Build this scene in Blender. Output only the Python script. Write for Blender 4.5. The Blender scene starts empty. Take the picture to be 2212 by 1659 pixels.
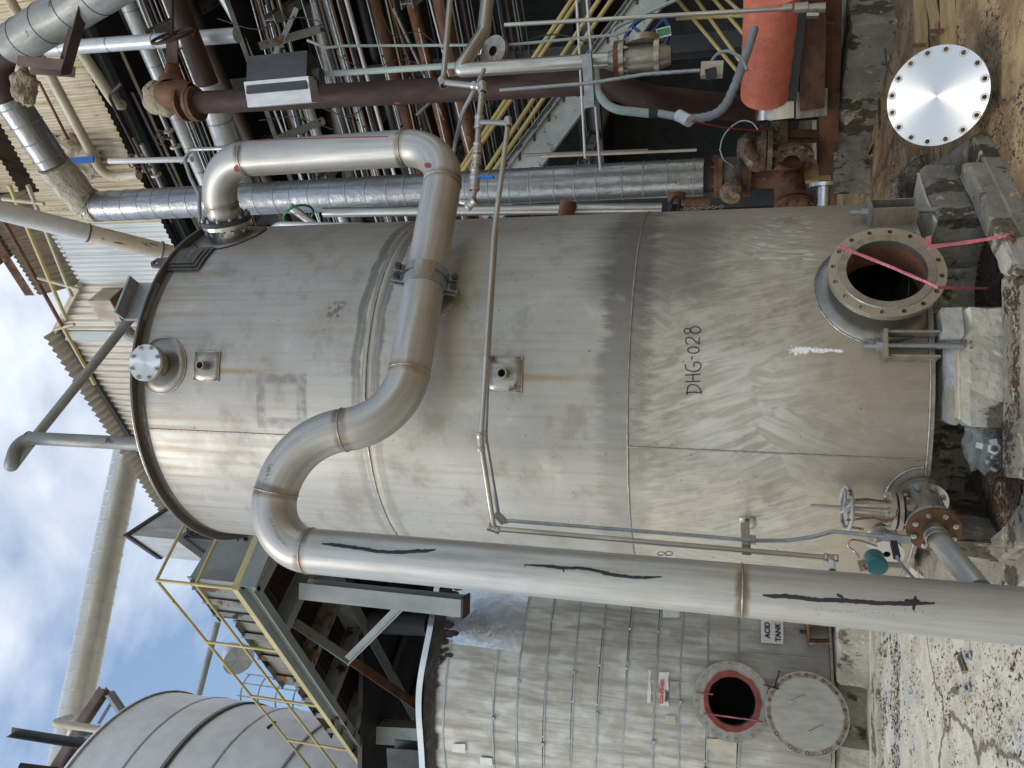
import bpy, math, random
import numpy as np
from mathutils import Vector, Matrix, noise as mnoise
from mathutils.geometry import delaunay_2d_cdt
random.seed(7); rng = np.random.default_rng(7)
sc = bpy.context.scene
PI = math.pi
# ------------------------------------------------------------------ camera (phone held on its side, pitched up 15.5 deg)
F_PX = 1640.0
_w = np.array([-5906.0, -139.5, F_PX]); _w /= np.linalg.norm(_w)
_F = np.array([0, 0, 1.0]); _Y = _F - (_F @ _w) * _w; _Y /= np.linalg.norm(_Y); _X = np.cross(_Y, _w)
RM = np.array([_X, _Y, _w]); CAM = np.array([0, 0, 1.68])
cam_data = bpy.data.cameras.new('camera'); cam = bpy.data.objects.new('camera', cam_data); sc.collection.objects.link(cam)
cam_data.sensor_fit = 'HORIZONTAL'; cam_data.sensor_width = 36; cam_data.lens = F_PX / 2212 * 36
cam_data.clip_start = .05; cam_data.clip_end = 3000
cx_, cy_, cz_ = RM @ np.array([1, 0, 0]), -(RM @ np.array([0, 1, 0])), -(RM @ np.array([0, 0, 1]))
cam.matrix_world = Matrix(((cx_[0], cy_[0], cz_[0], CAM[0]), (cx_[1], cy_[1], cz_[1], CAM[1]), (cx_[2], cy_[2], cz_[2], CAM[2]), (0, 0, 0, 1)))
sc.camera = cam
# ------------------------------------------------------------------ sky, sun, exposure
SUN_EL, SUN_AZ = math.radians(48), math.radians(-128)      # azimuth from +Y towards +X: the sun stands behind the camera's left shoulder
world = bpy.data.worlds.new('World'); sc.world = world; world.use_nodes = True
wn, wl = world.node_tree.nodes, world.node_tree.links; wn.clear()
sky = wn.new('ShaderNodeTexSky'); sky.sky_type = 'NISHITA'; sky.sun_disc = False
sky.sun_elevation = SUN_EL; sky.sun_rotation = SUN_AZ; sky.air_density = 1.6; sky.dust_density = .6; sky.ozone_density = 2.5
tc = wn.new('ShaderNodeTexCoord'); mp = wn.new('ShaderNodeMapping'); mp.inputs['Scale'].default_value = (1, 1, 1.8); mp.inputs['Rotation'].default_value = (0, 0.3, .7)
nz = wn.new('ShaderNodeTexNoise'); nz.inputs['Scale'].default_value = 2.3; nz.inputs['Detail'].default_value = 8; nz.inputs['Roughness'].default_value = .52; nz.inputs['Distortion'].default_value = .25
rp = wn.new('ShaderNodeValToRGB'); rp.color_ramp.elements[0].position = .44; rp.color_ramp.elements[1].position = .66
rp.color_ramp.elements[0].color = (.04, .04, .04, 1); rp.color_ramp.elements[1].color = (.88, .88, .88, 1)
mx = wn.new('ShaderNodeMix'); mx.data_type = 'RGBA'; mx.inputs[7].default_value = (7.0, 7.2, 7.5, 1)
bg = wn.new('ShaderNodeBackground'); bg.inputs['Strength'].default_value = .11; wo = wn.new('ShaderNodeOutputWorld')
wl.new(tc.outputs['Generated'], mp.inputs['Vector']); wl.new(mp.outputs[0], nz.inputs['Vector']); wl.new(nz.outputs['Fac'], rp.inputs[0])
wl.new(rp.outputs[0], mx.inputs[0]); wl.new(sky.outputs[0], mx.inputs[6]); wl.new(mx.outputs[2], bg.inputs[0]); wl.new(bg.outputs[0], wo.inputs[0])
sd = bpy.data.lights.new('sun', 'SUN'); sd.energy = 1.15; sd.angle = math.radians(28); sd.color = (1, .95, .87)
sun = bpy.data.objects.new('sun', sd); sc.collection.objects.link(sun)
sdir = Vector((math.sin(SUN_AZ) * math.cos(SUN_EL), math.cos(SUN_AZ) * math.cos(SUN_EL), math.sin(SUN_EL)))
sun.rotation_euler = sdir.to_track_quat('Z', 'Y').to_euler()
vs = sc.view_settings; vs.view_transform = 'Standard'; vs.look = 'None'; vs.exposure = .66; vs.gamma = 1; vs.use_curve_mapping = False

# ------------------------------------------------------------------ from a point of the picture (2212 x 1659) to a point of the place
def ray(x, y): return RM @ np.array([(x - 1106) / F_PX, (y - 829.5) / F_PX, 1])
def V(a): return Vector((float(a[0]), float(a[1]), float(a[2])))
def P(x, y, d): return V(CAM + d * ray(x, y))                        # at depth d
def PY(x, y, Y): r = ray(x, y); return V(CAM + r * Y / r[1])         # on the vertical plane at distance Y
def G(x, y, z=0): r = ray(x, y); return V(CAM + r * (z - CAM[2]) / r[2])
def depth(p): return float((RM.T @ (np.array(p) - CAM))[2])
def rp_(w, p): return w / 2 * depth(p) / F_PX                        # radius of a thing w pixels wide at p
def PL(x, y, W, d, k=0):                                             # on the vertical plane through W along d, k metres behind
    n = np.array([-d[1], d[0], 0]); n = n if n[1] > 0 else -n; r = ray(x, y)
    t = ((np.array(W) + k * n - CAM) @ n) / (r @ n); return V(CAM + t * r)
def CY(x, y, cx, cy, R, far=False):                                  # on a vertical cylinder
    r = ray(x, y); a = r[0] ** 2 + r[1] ** 2; b = -(r[0] * cx + r[1] * cy); c = cx * cx + cy * cy - R * R
    q = max(b * b - a * c, 0); t = (-b - math.sqrt(q)) / a if not far else (-b + math.sqrt(q)) / a; return V(CAM + t * r)

# ------------------------------------------------------------------ mesh builder
def frame(o, z, xh=None):
    z = Vector(z).normalized(); xh = Vector(xh) if xh is not None else (Vector((0, 0, 1)) if abs(z.z) < .9 else Vector((1, 0, 0)))
    x = (xh - z * xh.dot(z)).normalized(); y = z.cross(x)
    return Matrix(((x.x, y.x, z.x, o[0]), (x.y, y.y, z.y, o[1]), (x.z, y.z, z.z, o[2]), (0, 0, 0, 1)))
def fillet(pts, r, n=8):
    out = [Vector(pts[0])]
    for i in range(1, len(pts) - 1):
        p, a, b = Vector(pts[i]), Vector(pts[i - 1]), Vector(pts[i + 1])
        u, v = (a - p), (b - p); lu, lv = u.length, v.length; u /= lu; v /= lv
        ang = u.angle(v)
        if ang > PI - .03: out.append(p); continue
        rr = r if not isinstance(r, (list, tuple)) else r[i - 1]
        t = min(rr / math.tan(ang / 2), lu * .49 if i > 1 else lu * .98, lv * .49 if i < len(pts) - 2 else lv * .98); rr = t * math.tan(ang / 2)
        c = p + (u + v).normalized() * (rr / math.sin(ang / 2)); s, e = p + u * t - c, p + v * t - c
        tot = s.angle(e); ax = s.cross(e).normalized()
        for k in range(n + 1): out.append(c + Matrix.Rotation(tot * k / n, 3, ax) @ s)
    out.append(Vector(pts[-1])); return out
class MB:
    def __init__(s): s.v = []; s.f = []; s.uv = []; s.sm = []
    def add(s, vs_, fs, uvs=None, smooth=False):
        o = len(s.v); s.v += [tuple(v) for v in vs_]
        for i, f in enumerate(fs):
            s.f.append([o + k for k in f]); s.sm.append(smooth)
            if uvs is not None: s.uv.append(uvs[i])
            else:
                a, b, c = (Vector(vs_[f[0]]), Vector(vs_[f[1]]), Vector(vs_[f[2]])); n = (b - a).cross(c - a); n = (abs(n.x), abs(n.y), abs(n.z))
                k = n.index(max(n)); s.uv.append([((vs_[q][1], vs_[q][2]) if k == 0 else (vs_[q][0], vs_[q][2]) if k == 1 else (vs_[q][0], vs_[q][1])) for q in f])
        return s
    def box(s, lo, hi, M=None, bevel=0):
        x0, y0, z0 = lo; x1, y1, z1 = hi
        vs_ = [Vector(p) for p in ((x0, y0, z0), (x1, y0, z0), (x1, y1, z0), (x0, y1, z0), (x0, y0, z1), (x1, y0, z1), (x1, y1, z1), (x0, y1, z1))]
        fs = [(0, 3, 2, 1), (4, 5, 6, 7), (0, 1, 5, 4), (1, 2, 6, 5), (2, 3, 7, 6), (3, 0, 4, 7)]
        uv = []
        for f in fs:
            a, b, c = (vs_[f[0]], vs_[f[1]], vs_[f[2]]); n = (b - a).cross(c - a); n = (abs(n.x), abs(n.y), abs(n.z)); k = n.index(max(n))
            uv.append([((vs_[q].y, vs_[q].z) if k == 0 else (vs_[q].x, vs_[q].z) if k == 1 else (vs_[q].x, vs_[q].y)) for q in f])
        if M is not None: vs_ = [M @ v for v in vs_]
        return s.add(vs_, fs, uv)
    def prism(s, poly, z0, z1, top_in=0):                         # poly: xy list; top pulled in by top_in (chamfered look)
        n = len(poly); c = Vector((sum(p[0] for p in poly) / n, sum(p[1] for p in poly) / n)); A = sum(poly[i][0] * poly[(i + 1) % n][1] - poly[(i + 1) % n][0] * poly[i][1] for i in range(n))
        if A < 0: poly = poly[::-1]
        ins = [Vector(p[:2]) + (c - Vector(p[:2])).normalized() * top_in for p in poly]
        vs_ = [(p[0], p[1], z0) for p in poly] + [(p[0], p[1], z1 - top_in) for p in poly] + [(p[0], p[1], z1) for p in ins]
        fs = [tuple(range(n))[::-1], tuple(range(2 * n, 3 * n))]
        for i in range(n):
            j = (i + 1) % n; fs += [(i, j, n + j, n + i), (n + i, n + j, 2 * n + j, 2 * n + i)]
        return s.add(vs_, fs)
    def tube(s, pts, r, seg=14, caps=True, v0=0, radii=None):
        pts = [Vector(p) for p in pts]; n = len(pts); T = []
        for i in range(n):
            a = pts[max(i - 1, 0)]; b = pts[min(i + 1, n - 1)]
            if 0 < i < n - 1: T.append(((pts[i] - a).normalized() + (b - pts[i]).normalized()).normalized())
            else: T.append((b - a).normalized())
        h = Vector((0, 0, 1)) if abs(T[0].z) < .9 else Vector((0, -1, 0)); N = (h - T[0] * h.dot(T[0])).normalized()
        rings, vv = [], v0; vl = []
        for i in range(n):
            if i: N = (N - T[i] * N.dot(T[i])).normalized(); vv += (pts[i] - pts[i - 1]).length
            Bn = T[i].cross(N); rr = radii[i] if radii else r
            rings.append([pts[i] + (N * math.cos(2 * PI * k / seg) + Bn * math.sin(2 * PI * k / seg)) * rr for k in range(seg)]); vl.append(vv)
        vs_ = [p for R_ in rings for p in R_]; fs, uv = [], []; C0 = 2 * PI * (r if r else radii[0])
        for i in range(n - 1):
            for k in range(seg):
                k2 = (k + 1) % seg; fs.append((i * seg + k, i * seg + k2, (i + 1) * seg + k2, (i + 1) * seg + k))
                ua, ub = C0 * k / seg, C0 * (k + 1) / seg; uv.append([(ua, vl[i]), (ub, vl[i]), (ub, vl[i + 1]), (ua, vl[i + 1])])
        s.add(vs_, fs, uv, True)
        if caps:
            s.add(rings[0], [tuple(range(seg))[::-1]]); s.add(rings[-1], [tuple(range(seg))])
        return vl
    def lathe(s, prof, M, seg=24, smooth_prof=False, a0=0, a1=2 * PI):
        full = abs(a1 - a0 - 2 * PI) < 1e-6; cnt = seg if full else seg + 1; ang = [a0 + (a1 - a0) * k / seg for k in range(cnt)]
        segs = [prof] if smooth_prof else [prof[i:i + 2] for i in range(len(prof) - 1)]
        L = 0
        for sg in segs:
            vs_ = [M @ Vector((r * math.cos(a), r * math.sin(a), h)) for r, h in sg for a in ang]; fs, uv = [], []
            for i in range(len(sg) - 1):
                d = math.hypot(sg[i + 1][0] - sg[i][0], sg[i + 1][1] - sg[i][1]); rm = max(sg[i][0], sg[i + 1][0])
                for k in range(seg):
                    k2 = (k + 1) % cnt; fs.append((i * cnt + k, i * cnt + k2, (i + 1) * cnt + k2, (i + 1) * cnt + k))
                    ua, ub = rm * (a0 + (a1 - a0) * k / seg), rm * (a0 + (a1 - a0) * (k + 1) / seg); uv.append([(ua, L), (ub, L), (ub, L + d), (ua, L + d)])
                L += d
            s.add(vs_, fs, uv, True)
        return s
    def cyl(s, r, h0, h1, M, seg=20): return s.lathe([(1e-5, h0), (r, h0), (r, h1), (1e-5, h1)], M, seg)
    def plate(s, outer, holes, th, M):                            # flat plate with holes, th thick along local z (from 0 down to -th)
        pts = [Vector(p) for p in outer]; edges = [(i, (i + 1) % len(outer)) for i in range(len(outer))]
        for h in holes:
            o = len(pts); pts += [Vector(p) for p in h]; edges += [(o + i, o + (i + 1) % len(h)) for i in range(len(h))]
        vc, ec, fc = delaunay_2d_cdt(pts, edges, [], 1, 1e-6)[:3]
        def inside(c, poly):
            r = False; n = len(poly)
            for i in range(n):
                a, b = poly[i], poly[(i + 1) % n]
                if (a[1] > c[1]) != (b[1] > c[1]) and c[0] < (b[0] - a[0]) * (c[1] - a[1]) / (b[1] - a[1]) + a[0]: r = not r
            return r
        fs = []
        for f in fc:
            c = sum((vc[k] for k in f), Vector((0, 0))) / len(f)
            if inside(c, outer) and not any(inside(c, h) for h in holes): fs.append(tuple(f))
        up = [M @ Vector((p.x, p.y, 0)) for p in vc]; dn = [M @ Vector((p.x, p.y, -th)) for p in vc]
        uv = [[(vc[k].x, vc[k].y) for k in f] for f in fs]
        s.add(up, fs, uv); s.add(dn, [f[::-1] for f in fs], [u[::-1] for u in uv])
        for lp, fl in [(outer, 0)] + [(h, 1) for h in holes]:
            n = len(lp); a = [M @ Vector((p[0], p[1], 0)) for p in lp]; b = [M @ Vector((p[0], p[1], -th)) for p in lp]
            ff = [((i, n + i, n + (i + 1) % n, (i + 1) % n) if not fl else (i, (i + 1) % n, n + (i + 1) % n, n + i)) for i in range(n)]
            s.add(a + b, ff, None, n > 8)
        return s
    def beam(s, a, b, prof, w, h, t=.012, up=(0, 0, 1)):          # prof: I, C, L, box, flat ; h along up
        a, b = Vector(a), Vector(b); z = (b - a).normalized(); up = Vector(up)
        if abs(z.dot(up)) > .95: up = Vector((0, 1, 0))
        y = (up - z * up.dot(z)).normalized(); x = y.cross(z); L = (b - a).length
        M = Matrix(((x.x, y.x, z.x, a.x), (x.y, y.y, z.y, a.y), (x.z, y.z, z.z, a.z), (0, 0, 0, 1)))
        W, H = w / 2, h / 2
        if prof == 'I': bs = [(-W, -H, W, -H + t), (-W, H - t, W, H), (-t / 2, -H + t, t / 2, H - t)]
        elif prof == 'C': bs = [(-W, -H, W, -H + t), (-W, H - t, W, H), (-W, -H + t, -W + t, H - t)]
        elif prof == 'L': bs = [(-W, -H, W, -H + t), (-W, -H + t, -W + t, H)]
        else: bs = [(-W, -H, W, H)]
        for x0, y0, x1, y1 in bs: s.box((x0, y0, 0), (x1, y1, L), M)
        return s
    def sheet(s, grid, th=0):                                     # grid[i][j] of Vectors
        n, m = len(grid), len(grid[0]); vs_ = [p for r in grid for p in r]; fs, uv = [], []
        cu = [[0] * m for _ in range(n)]; cv = [[0] * m for _ in range(n)]
        for i in range(n):
            for j in range(m):
                if i: cu[i][j] = cu[i - 1][j] + (Vector(grid[i][j]) - Vector(grid[i - 1][j])).length
                if j: cv[i][j] = cv[i][j - 1] + (Vector(grid[i][j]) - Vector(grid[i][j - 1])).length
        for i in range(n - 1):
            for j in range(m - 1):
                fs.append((i * m + j, (i + 1) * m + j, (i + 1) * m + j + 1, i * m + j + 1)); uv.append([(cu[i][j], cv[i][j]), (cu[i + 1][j], cv[i + 1][j]), (cu[i + 1][j + 1], cv[i + 1][j + 1]), (cu[i][j + 1], cv[i][j + 1])])
        return s.add(vs_, fs, uv, True)
    def mesh(s, name, mat, off=(0, 0, 0)):
        me = bpy.data.meshes.new(name); ox, oy, oz = off
        me.from_pydata([(v[0] - ox, v[1] - oy, v[2] - oz) for v in s.v], [], s.f)
        ul = me.uv_layers.new(name='UVMap'); flat = [c for f in s.uv for p in f for c in (p[0], p[1])]; ul.data.foreach_set('uv', flat)
        me.polygons.foreach_set('use_smooth', s.sm); me.materials.append(mat); me.update(); return me
def link(o): sc.collection.objects.link(o); return o
def tag(o, label=None, cat=None, group=None, kind=None):
    if label: o['label'] = label
    if cat: o['category'] = cat
    if group: o['group'] = group
    if kind: o['kind'] = kind
    return o
def thing(name, label, cat, loc=(0, 0, 0), group=None):
    o = link(bpy.data.objects.new(name, None)); o.location = loc; o.empty_display_size = .1; return tag(o, label, cat, group)
WL = {}
def part(name, mb, mat, parent, label=None, kind=None):
    q = parent; off = Vector((0, 0, 0))
    while q is not None: off += q.location; q = q.parent
    o = link(bpy.data.objects.new(name, mb.mesh(name, mat, off))); o.parent = parent; return tag(o, label, kind=kind)
def inst(name, me, parent, M, label=None):
    q = parent; off = Vector((0, 0, 0))
    while q is not None: off += q.location; q = q.parent
    o = link(bpy.data.objects.new(name, me)); o.parent = parent; o.matrix_local = Matrix.Translation(-off) @ M; return tag(o, label)
def solo(name, mb, mat, label, cat, group=None, kind=None):
    xs = [v[0] for v in mb.v]; ys = [v[1] for v in mb.v]; zs = [v[2] for v in mb.v]; off = ((min(xs) + max(xs)) / 2, (min(ys) + max(ys)) / 2, min(zs))
    o = link(bpy.data.objects.new(name, mb.mesh(name, mat, off))); o.location = off; return tag(o, label, cat, group, kind)

# ------------------------------------------------------------------ materials
class NT:
    def __init__(s, name):
        s.m = bpy.data.materials.new(name); s.m.use_nodes = True; s.t = s.m.node_tree; s.n = s.t.nodes; s.l = s.t.links; s.b = s.n['Principled BSDF']
    def w(s, a, sock):
        if isinstance(a, (int, float)): sock.default_value = a
        elif isinstance(a, (tuple, list)): sock.default_value = tuple(a) + ((1,) if len(a) == 3 and len(sock.default_value) == 4 else ())
        else: s.l.new(a, sock)
    def math(s, op, a, b=0, c=None, clamp=False):
        n = s.n.new('ShaderNodeMath'); n.operation = op; n.use_clamp = clamp; s.w(a, n.inputs[0]); s.w(b, n.inputs[1])
        if c is not None: s.w(c, n.inputs[2])
        return n.outputs[0]
    def mul(s, a, b): return s.math('MULTIPLY', a, b)
    def addn(s, a, b): return s.math('ADD', a, b)
    def mix(s, f, a, b, mode='MIX'):
        n = s.n.new('ShaderNodeMix'); n.data_type = 'RGBA'; n.blend_type = mode; s.w(f, n.inputs[0]); s.w(a, n.inputs[6]); s.w(b, n.inputs[7]); return n.outputs[2]
    def mr(s, v, a, b, c=0, d=1, smooth=True):
        n = s.n.new('ShaderNodeMapRange'); n.interpolation_type = 'SMOOTHSTEP' if smooth else 'LINEAR'; s.w(v, n.inputs[0]); s.w(a, n.inputs[1]); s.w(b, n.inputs[2]); s.w(c, n.inputs[3]); s.w(d, n.inputs[4]); return n.outputs[0]
    def coord(s, which='UV', rand=True):
        t = s.n.new('ShaderNodeTexCoord').outputs[which]
        if rand:
            r = s.n.new('ShaderNodeObjectInfo').outputs['Random']; m = s.n.new('ShaderNodeVectorMath'); m.operation = 'ADD'; c = s.n.new('ShaderNodeCombineXYZ')
            for k in range(3): s.l.new(s.mul(r, 37.0 + 11 * k), c.inputs[k])
            s.l.new(t, m.inputs[0]); s.l.new(c.outputs[0], m.inputs[1]); t = m.outputs[0]
        return t
    def mapv(s, v, scale=(1, 1, 1), loc=(0, 0, 0), rot=(0, 0, 0)):
        n = s.n.new('ShaderNodeMapping'); s.l.new(v, n.inputs[0]); n.inputs['Scale'].default_value = scale; n.inputs['Location'].default_value = loc; n.inputs['Rotation'].default_value = rot; return n.outputs[0]
    def noise(s, v, scale=5, detail=4, rough=.55, dist=0, out='Fac'):
        n = s.n.new('ShaderNodeTexNoise'); s.l.new(v, n.inputs['Vector']); n.inputs['Scale'].default_value = scale; n.inputs['Detail'].default_value = detail; n.inputs['Roughness'].default_value = rough; n.inputs['Distortion'].default_value = dist; return n.outputs[out]
    def xyz(s, v): n = s.n.new('ShaderNodeSeparateXYZ'); s.l.new(v, n.inputs[0]); return n.outputs
    def band(s, v, pos, w, soft):                                 # 1 inside |v-pos|<w, fading over soft
        d = s.math('ABSOLUTE', s.math('SUBTRACT', v, pos)); return s.mr(d, w, (w + soft) if isinstance(w, (int, float)) and isinstance(soft, (int, float)) else s.addn(soft, w), 1, 0)
    def bands(s, v, ps, w, soft):
        o = None
        for p in ps:
            b = s.band(v, p, w, soft); o = b if o is None else s.math('MAXIMUM', o, b)
        return o
    def rect(s, u, v, u0, v0, hu, hv, soft): return s.mul(s.band(u, u0, hu, soft), s.band(v, v0, hv, soft))
    def bump(s, h, strength=.2, dist=.01, prev=None):
        n = s.n.new('ShaderNodeBump'); n.inputs['Strength'].default_value = strength; n.inputs['Distance'].default_value = dist; s.w(h, n.inputs['Height'])
        if prev is not None: s.l.new(prev, n.inputs['Normal'])
        return n.outputs[0]
    def out(s, col=None, rough=None, metal=None, normal=None):
        if col is not None: s.w(col, s.b.inputs['Base Color'])
        if rough is not None: s.w(rough, s.b.inputs['Roughness'])
        if metal is not None: s.w(metal, s.b.inputs['Metallic'])
        if normal is not None: s.l.new(normal, s.b.inputs['Normal'])
        return s.m
def simple(name, a, b=None, rough=.5, metal=0, scale=4, stretch=(1, 1, 1), bump=.15, bscale=30, bdist=.004, spots=(), coord='UV'):
    t = NT(name); v = t.coord(coord); b = b or tuple(c * .72 for c in a)
    n = t.noise(t.mapv(v, stretch), scale, 5); c = t.mix(t.mr(n, .32, .68), a, b)
    fine = t.noise(v, bscale, 3); c = t.mix(t.mr(fine, .3, .75, 0, .35), c, tuple(x * .6 for x in a)); r = t.mr(n, .3, .7, max(rough - .09, .05), min(rough + .09, 1)); mt = metal
    for sp in spots:
        col, th, ssc, sst = sp[:4]; rr = sp[4] if len(sp) > 4 else .8
        sn = t.noise(t.mapv(v, sst, (3.3, 7.7, 1)), ssc, 6, .62); m = t.mr(sn, th, th + .05)
        c = t.mix(m, c, t.mix(t.mr(fine, .3, .7), col, tuple(x * .5 for x in col))); r = t.math('ADD', t.mul(r, t.math('SUBTRACT', 1, m)), t.mul(m, rr)); mt = t.mul(t.math('SUBTRACT', 1, m), mt) if metal else 0
    bn = t.bump(t.math('ADD', fine, t.mul(n, .5)), bump, bdist)
    return t.out(c, r, mt, bn)
RUST = (.10, .038, .016); RUSTO = (.30, .12, .035); DARK = (.03, .022, .018)
m = {}
m['rust_dark'] = simple('dark rust', (.060, .030, .022), (.034, .02, .016), .72, .1, 5, (1, .35, 1), .5, 60, .004, [(RUSTO, .66, 4, (1, .5, 1))])
m['rust'] = simple('brown rust', (.19, .085, .040), (.08, .040, .024), .8, 0, 6, (1, .5, 1), .6, 55, .005, [((.34, .2, .09), .62, 5, (1, .6, 1)), (DARK, .64, 9, (1, 1, 1))])
m['rust_orange'] = simple('orange rust', (.21, .085, .032), (.09, .04, .02), .85, 0, 9, (1, .6, 1), .5, 60, .004, [(DARK, .66, 7, (1, 1, 1))])
m['rust_flaky'] = simple('flaking paint over rust', (.22, .16, .10), (.10, .06, .035), .85, 0, 7, (1, 1, 1), .9, 30, .012, [((.42, .36, .27), .56, 11, (1, 1, 1)), (DARK, .58, 22, (1, 1, 1)), ((.40, .20, .06), .64, 6, (1, 1, 1))])
m['grey_steel'] = simple('grey painted steel', (.30, .32, .31), (.20, .215, .21), .5, 0, 2.5, (1, .4, 1), .12, 30, .003, [((.12, .08, .06), .68, 3, (1, .6, 1))])
m['grey_rusty'] = simple('grey steel eaten by rust', (.27, .28, .265), (.17, .175, .16), .6, 0, 3, (1, .4, 1), .4, 30, .006, [((.20, .10, .05), .56, 2.6, (1, .7, 1)), (DARK, .58, 5, (1, 1, 1))])
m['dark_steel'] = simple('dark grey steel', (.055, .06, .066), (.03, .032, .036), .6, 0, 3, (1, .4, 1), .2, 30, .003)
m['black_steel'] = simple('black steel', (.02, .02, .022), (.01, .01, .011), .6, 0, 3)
m['yellow'] = simple('yellow safety paint', (.58, .47, .20), (.44, .35, .14), .5, 0, 4, (1, .5, 1), .15, 40, .003, [((.20, .085, .035), .66, 7, (1, .6, 1))])
m['stringer'] = simple('chipped pale paint on steel', (.44, .46, .44), (.34, .36, .34), .55, 0, 3, (1, 1, 1), .4, 30, .006, [((.20, .09, .04), .60, 8, (1, 1, 1)), (DARK, .66, 12, (1, 1, 1))])
m['galv'] = simple('galvanized steel', (.36, .38, .39), (.27, .29, .30), .42, .6, 12, (1, 1, 1), .1, 60, .002)
m['stainless'] = simple('dull stainless steel', (.50, .475, .43), (.37, .345, .31), .36, .8, 5, (4, .5, 1), .08, 40, .002, [((.24, .17, .11), .70, 7, (1, .5, 1), .6)])
m['stainless_bright'] = simple('machined stainless steel', (.62, .61, .58), (.55, .53, .50), .28, .9, 3, (1, 1, 1), .04, 50, .001)
m['stainless_dirty'] = simple('dirty stainless steel', (.42, .39, .33), (.25, .22, .18), .42, .7, 9, (2, .6, 1), .2, 50, .003, [((.20, .12, .06), .64, 9, (1, 1, 1), .8)])
m['insul_alu'] = simple('aluminium jacketing', (.38, .38, .38), (.22, .22, .225), .36, .8, 2.2, (5, .5, 1), .6, 7, .02, [((.30, .27, .23), .66, 3, (3, .5, 1), .6)])
m['insul_white'] = simple('pale pipe jacketing', (.60, .62, .63), (.44, .45, .46), .42, .25, 3, (3, .5, 1), .2, 12, .006, [((.30, .26, .2), .70, 4, (1, 1, 1), .7)])
m['insul_grey'] = simple('weathered pipe jacketing', (.30, .30, .28), (.20, .20, .19), .55, .3, 3, (3, .5, 1), .3, 14, .006, [((.12, .10, .08), .64, 4, (1, 1, 1), .8)])
m['cream'] = simple('stained cream paint', (.55, .49, .38), (.38, .32, .23), .6, 0, 4, (1, .4, 1), .25, 30, .004, [((.22, .12, .06), .64, 6, (1, .6, 1))])
m['mint'] = simple('mint green paint', (.36, .44, .40), (.27, .33, .30), .45, 0, 4, (1, .5, 1), .08, 30, .002)
m['blue_paint'] = simple('blue paint', (.02, .06, .22), (.012, .04, .14), .4)
m['white_paint'] = simple('white painted pipe', (.66, .67, .68), (.50, .51, .52), .4, 0, 3, (1, .3, 1), .08, 20, .002)
m['motor_red'] = simple('faded red motor cover', (.86, .25, .15), (.74, .19, .115), .62, 0, 5, (1, 1, 1), .5, 18, .01, [((.70, .28, .2), .62, 9, (1, 1, 1))])
m['rubber'] = simple('black rubber', (.02, .02, .022), (.012, .012, .013), .6)
m['grey_plastic'] = simple('grey plastic', (.32, .33, .34), (.25, .26, .27), .5)
m['wool'] = simple('torn mineral wool', (.42, .36, .25), (.26, .22, .15), .95, 0, 8, (1, 1, 1), 1, 22, .03, [((.16, .10, .06), .60, 8, (1, 1, 1))])
m['white_plastic'] = simple('white plastic', (.72, .72, .70), (.6, .6, .58), .4)
m['zip_black'] = m['rubber']
m['wood'] = simple('weathered wood', (.46, .33, .16), (.33, .22, .10), .8, 0, 6, (6, .6, 1), .4, 40, .004)
m['green_tag'] = simple('green tag', (.02, .22, .10), (.02, .17, .08), .4)
m['teal'] = simple('teal enamel', (.03, .15, .15), (.02, .11, .12), .35)
m['red'] = simple('red handle', (.5, .03, .03), (.35, .02, .02), .4)
m['gasket_red'] = simple('red gasket', (.24, .045, .03), (.15, .03, .02), .7, 0, 8, (1, 1, 1), .4, 40, .004)
m['void_shade'] = simple('vessel interior shade', (.012, .011, .010), (.008, .008, .008), .9)  # near-black colour standing in for unlit insides
m['tape'] = simple('pink barrier tape', (.50, .12, .16), (.34, .07, .10), .4, 0, 25, (1, 3, 1), .5, 60, .004, [(DARK, .57, 9, (5, .2, 1))])
m['sticker'] = simple('peeled white paper', (.75, .73, .70), (.6, .58, .54), .7)
m['ink'] = simple('black marker', (.012, .012, .015), (.02, .02, .022), .6)
m['ink_red'] = simple('red print', (.55, .09, .08), (.5, .12, .10), .6)
m['ink_pink'] = simple('red paint mark', (.30, .035, .045), (.22, .03, .04), .6)
m['pencil'] = simple('grey pencil', (.22, .21, .20), (.2, .19, .18), .6)
m['weld'] = simple('weld bead', (.46, .43, .38), (.30, .27, .23), .38, .8, 30, (1, 1, 1), .8, 90, .004)
m['cable_red'] = simple('red cable', (.38, .04, .04), (.3, .03, .03), .5)
m['conc'] = simple('weathered concrete', (.31, .275, .215), (.19, .165, .13), .88, 0, 3.5, (1, 1, 1), .8, 30, .012, [((.09, .07, .045), .53, 4.2, (1, 1, .5)), ((.50, .42, .27), .58, 6, (1, 1, 1)), ((.11, .06, .03), .64, 14, (1, 1, 1))], 'Object')
m['conc_light'] = simple('pale concrete', (.50, .465, .385), (.33, .305, .25), .88, 0, 4, (1, 1, 1), .8, 34, .010, [((.17, .13, .085), .52, 4.5, (1, 1, .5)), ((.66, .58, .42), .60, 7, (1, 1, 1)), ((.10, .07, .05), .66, 16, (1, 1, 1))], 'Object')
m['grout'] = simple('pale grout', (.44, .45, .47), (.38, .35, .30), .9, 0, 6, (1, 1, 1), .9, 25, .012, [((.25, .17, .1), .66, 7, (1, 1, 1))], 'Object')

m['mortar'] = simple('cream mortar', (.66, .58, .42), (.50, .42, .29), .9, 0, 5, (1, 1, 1), .7, 30, .008, [((.30, .22, .13), .60, 8, (1, 1, 1))], 'Object')
# clear plastic film
t = NT('clear plastic film'); t.b.inputs['Alpha'].default_value = .32
v = t.coord('Object'); m['film'] = t.out((.42, .44, .44), .15, 0, t.bump(t.noise(v, 40, 4), .8, .01))

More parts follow.
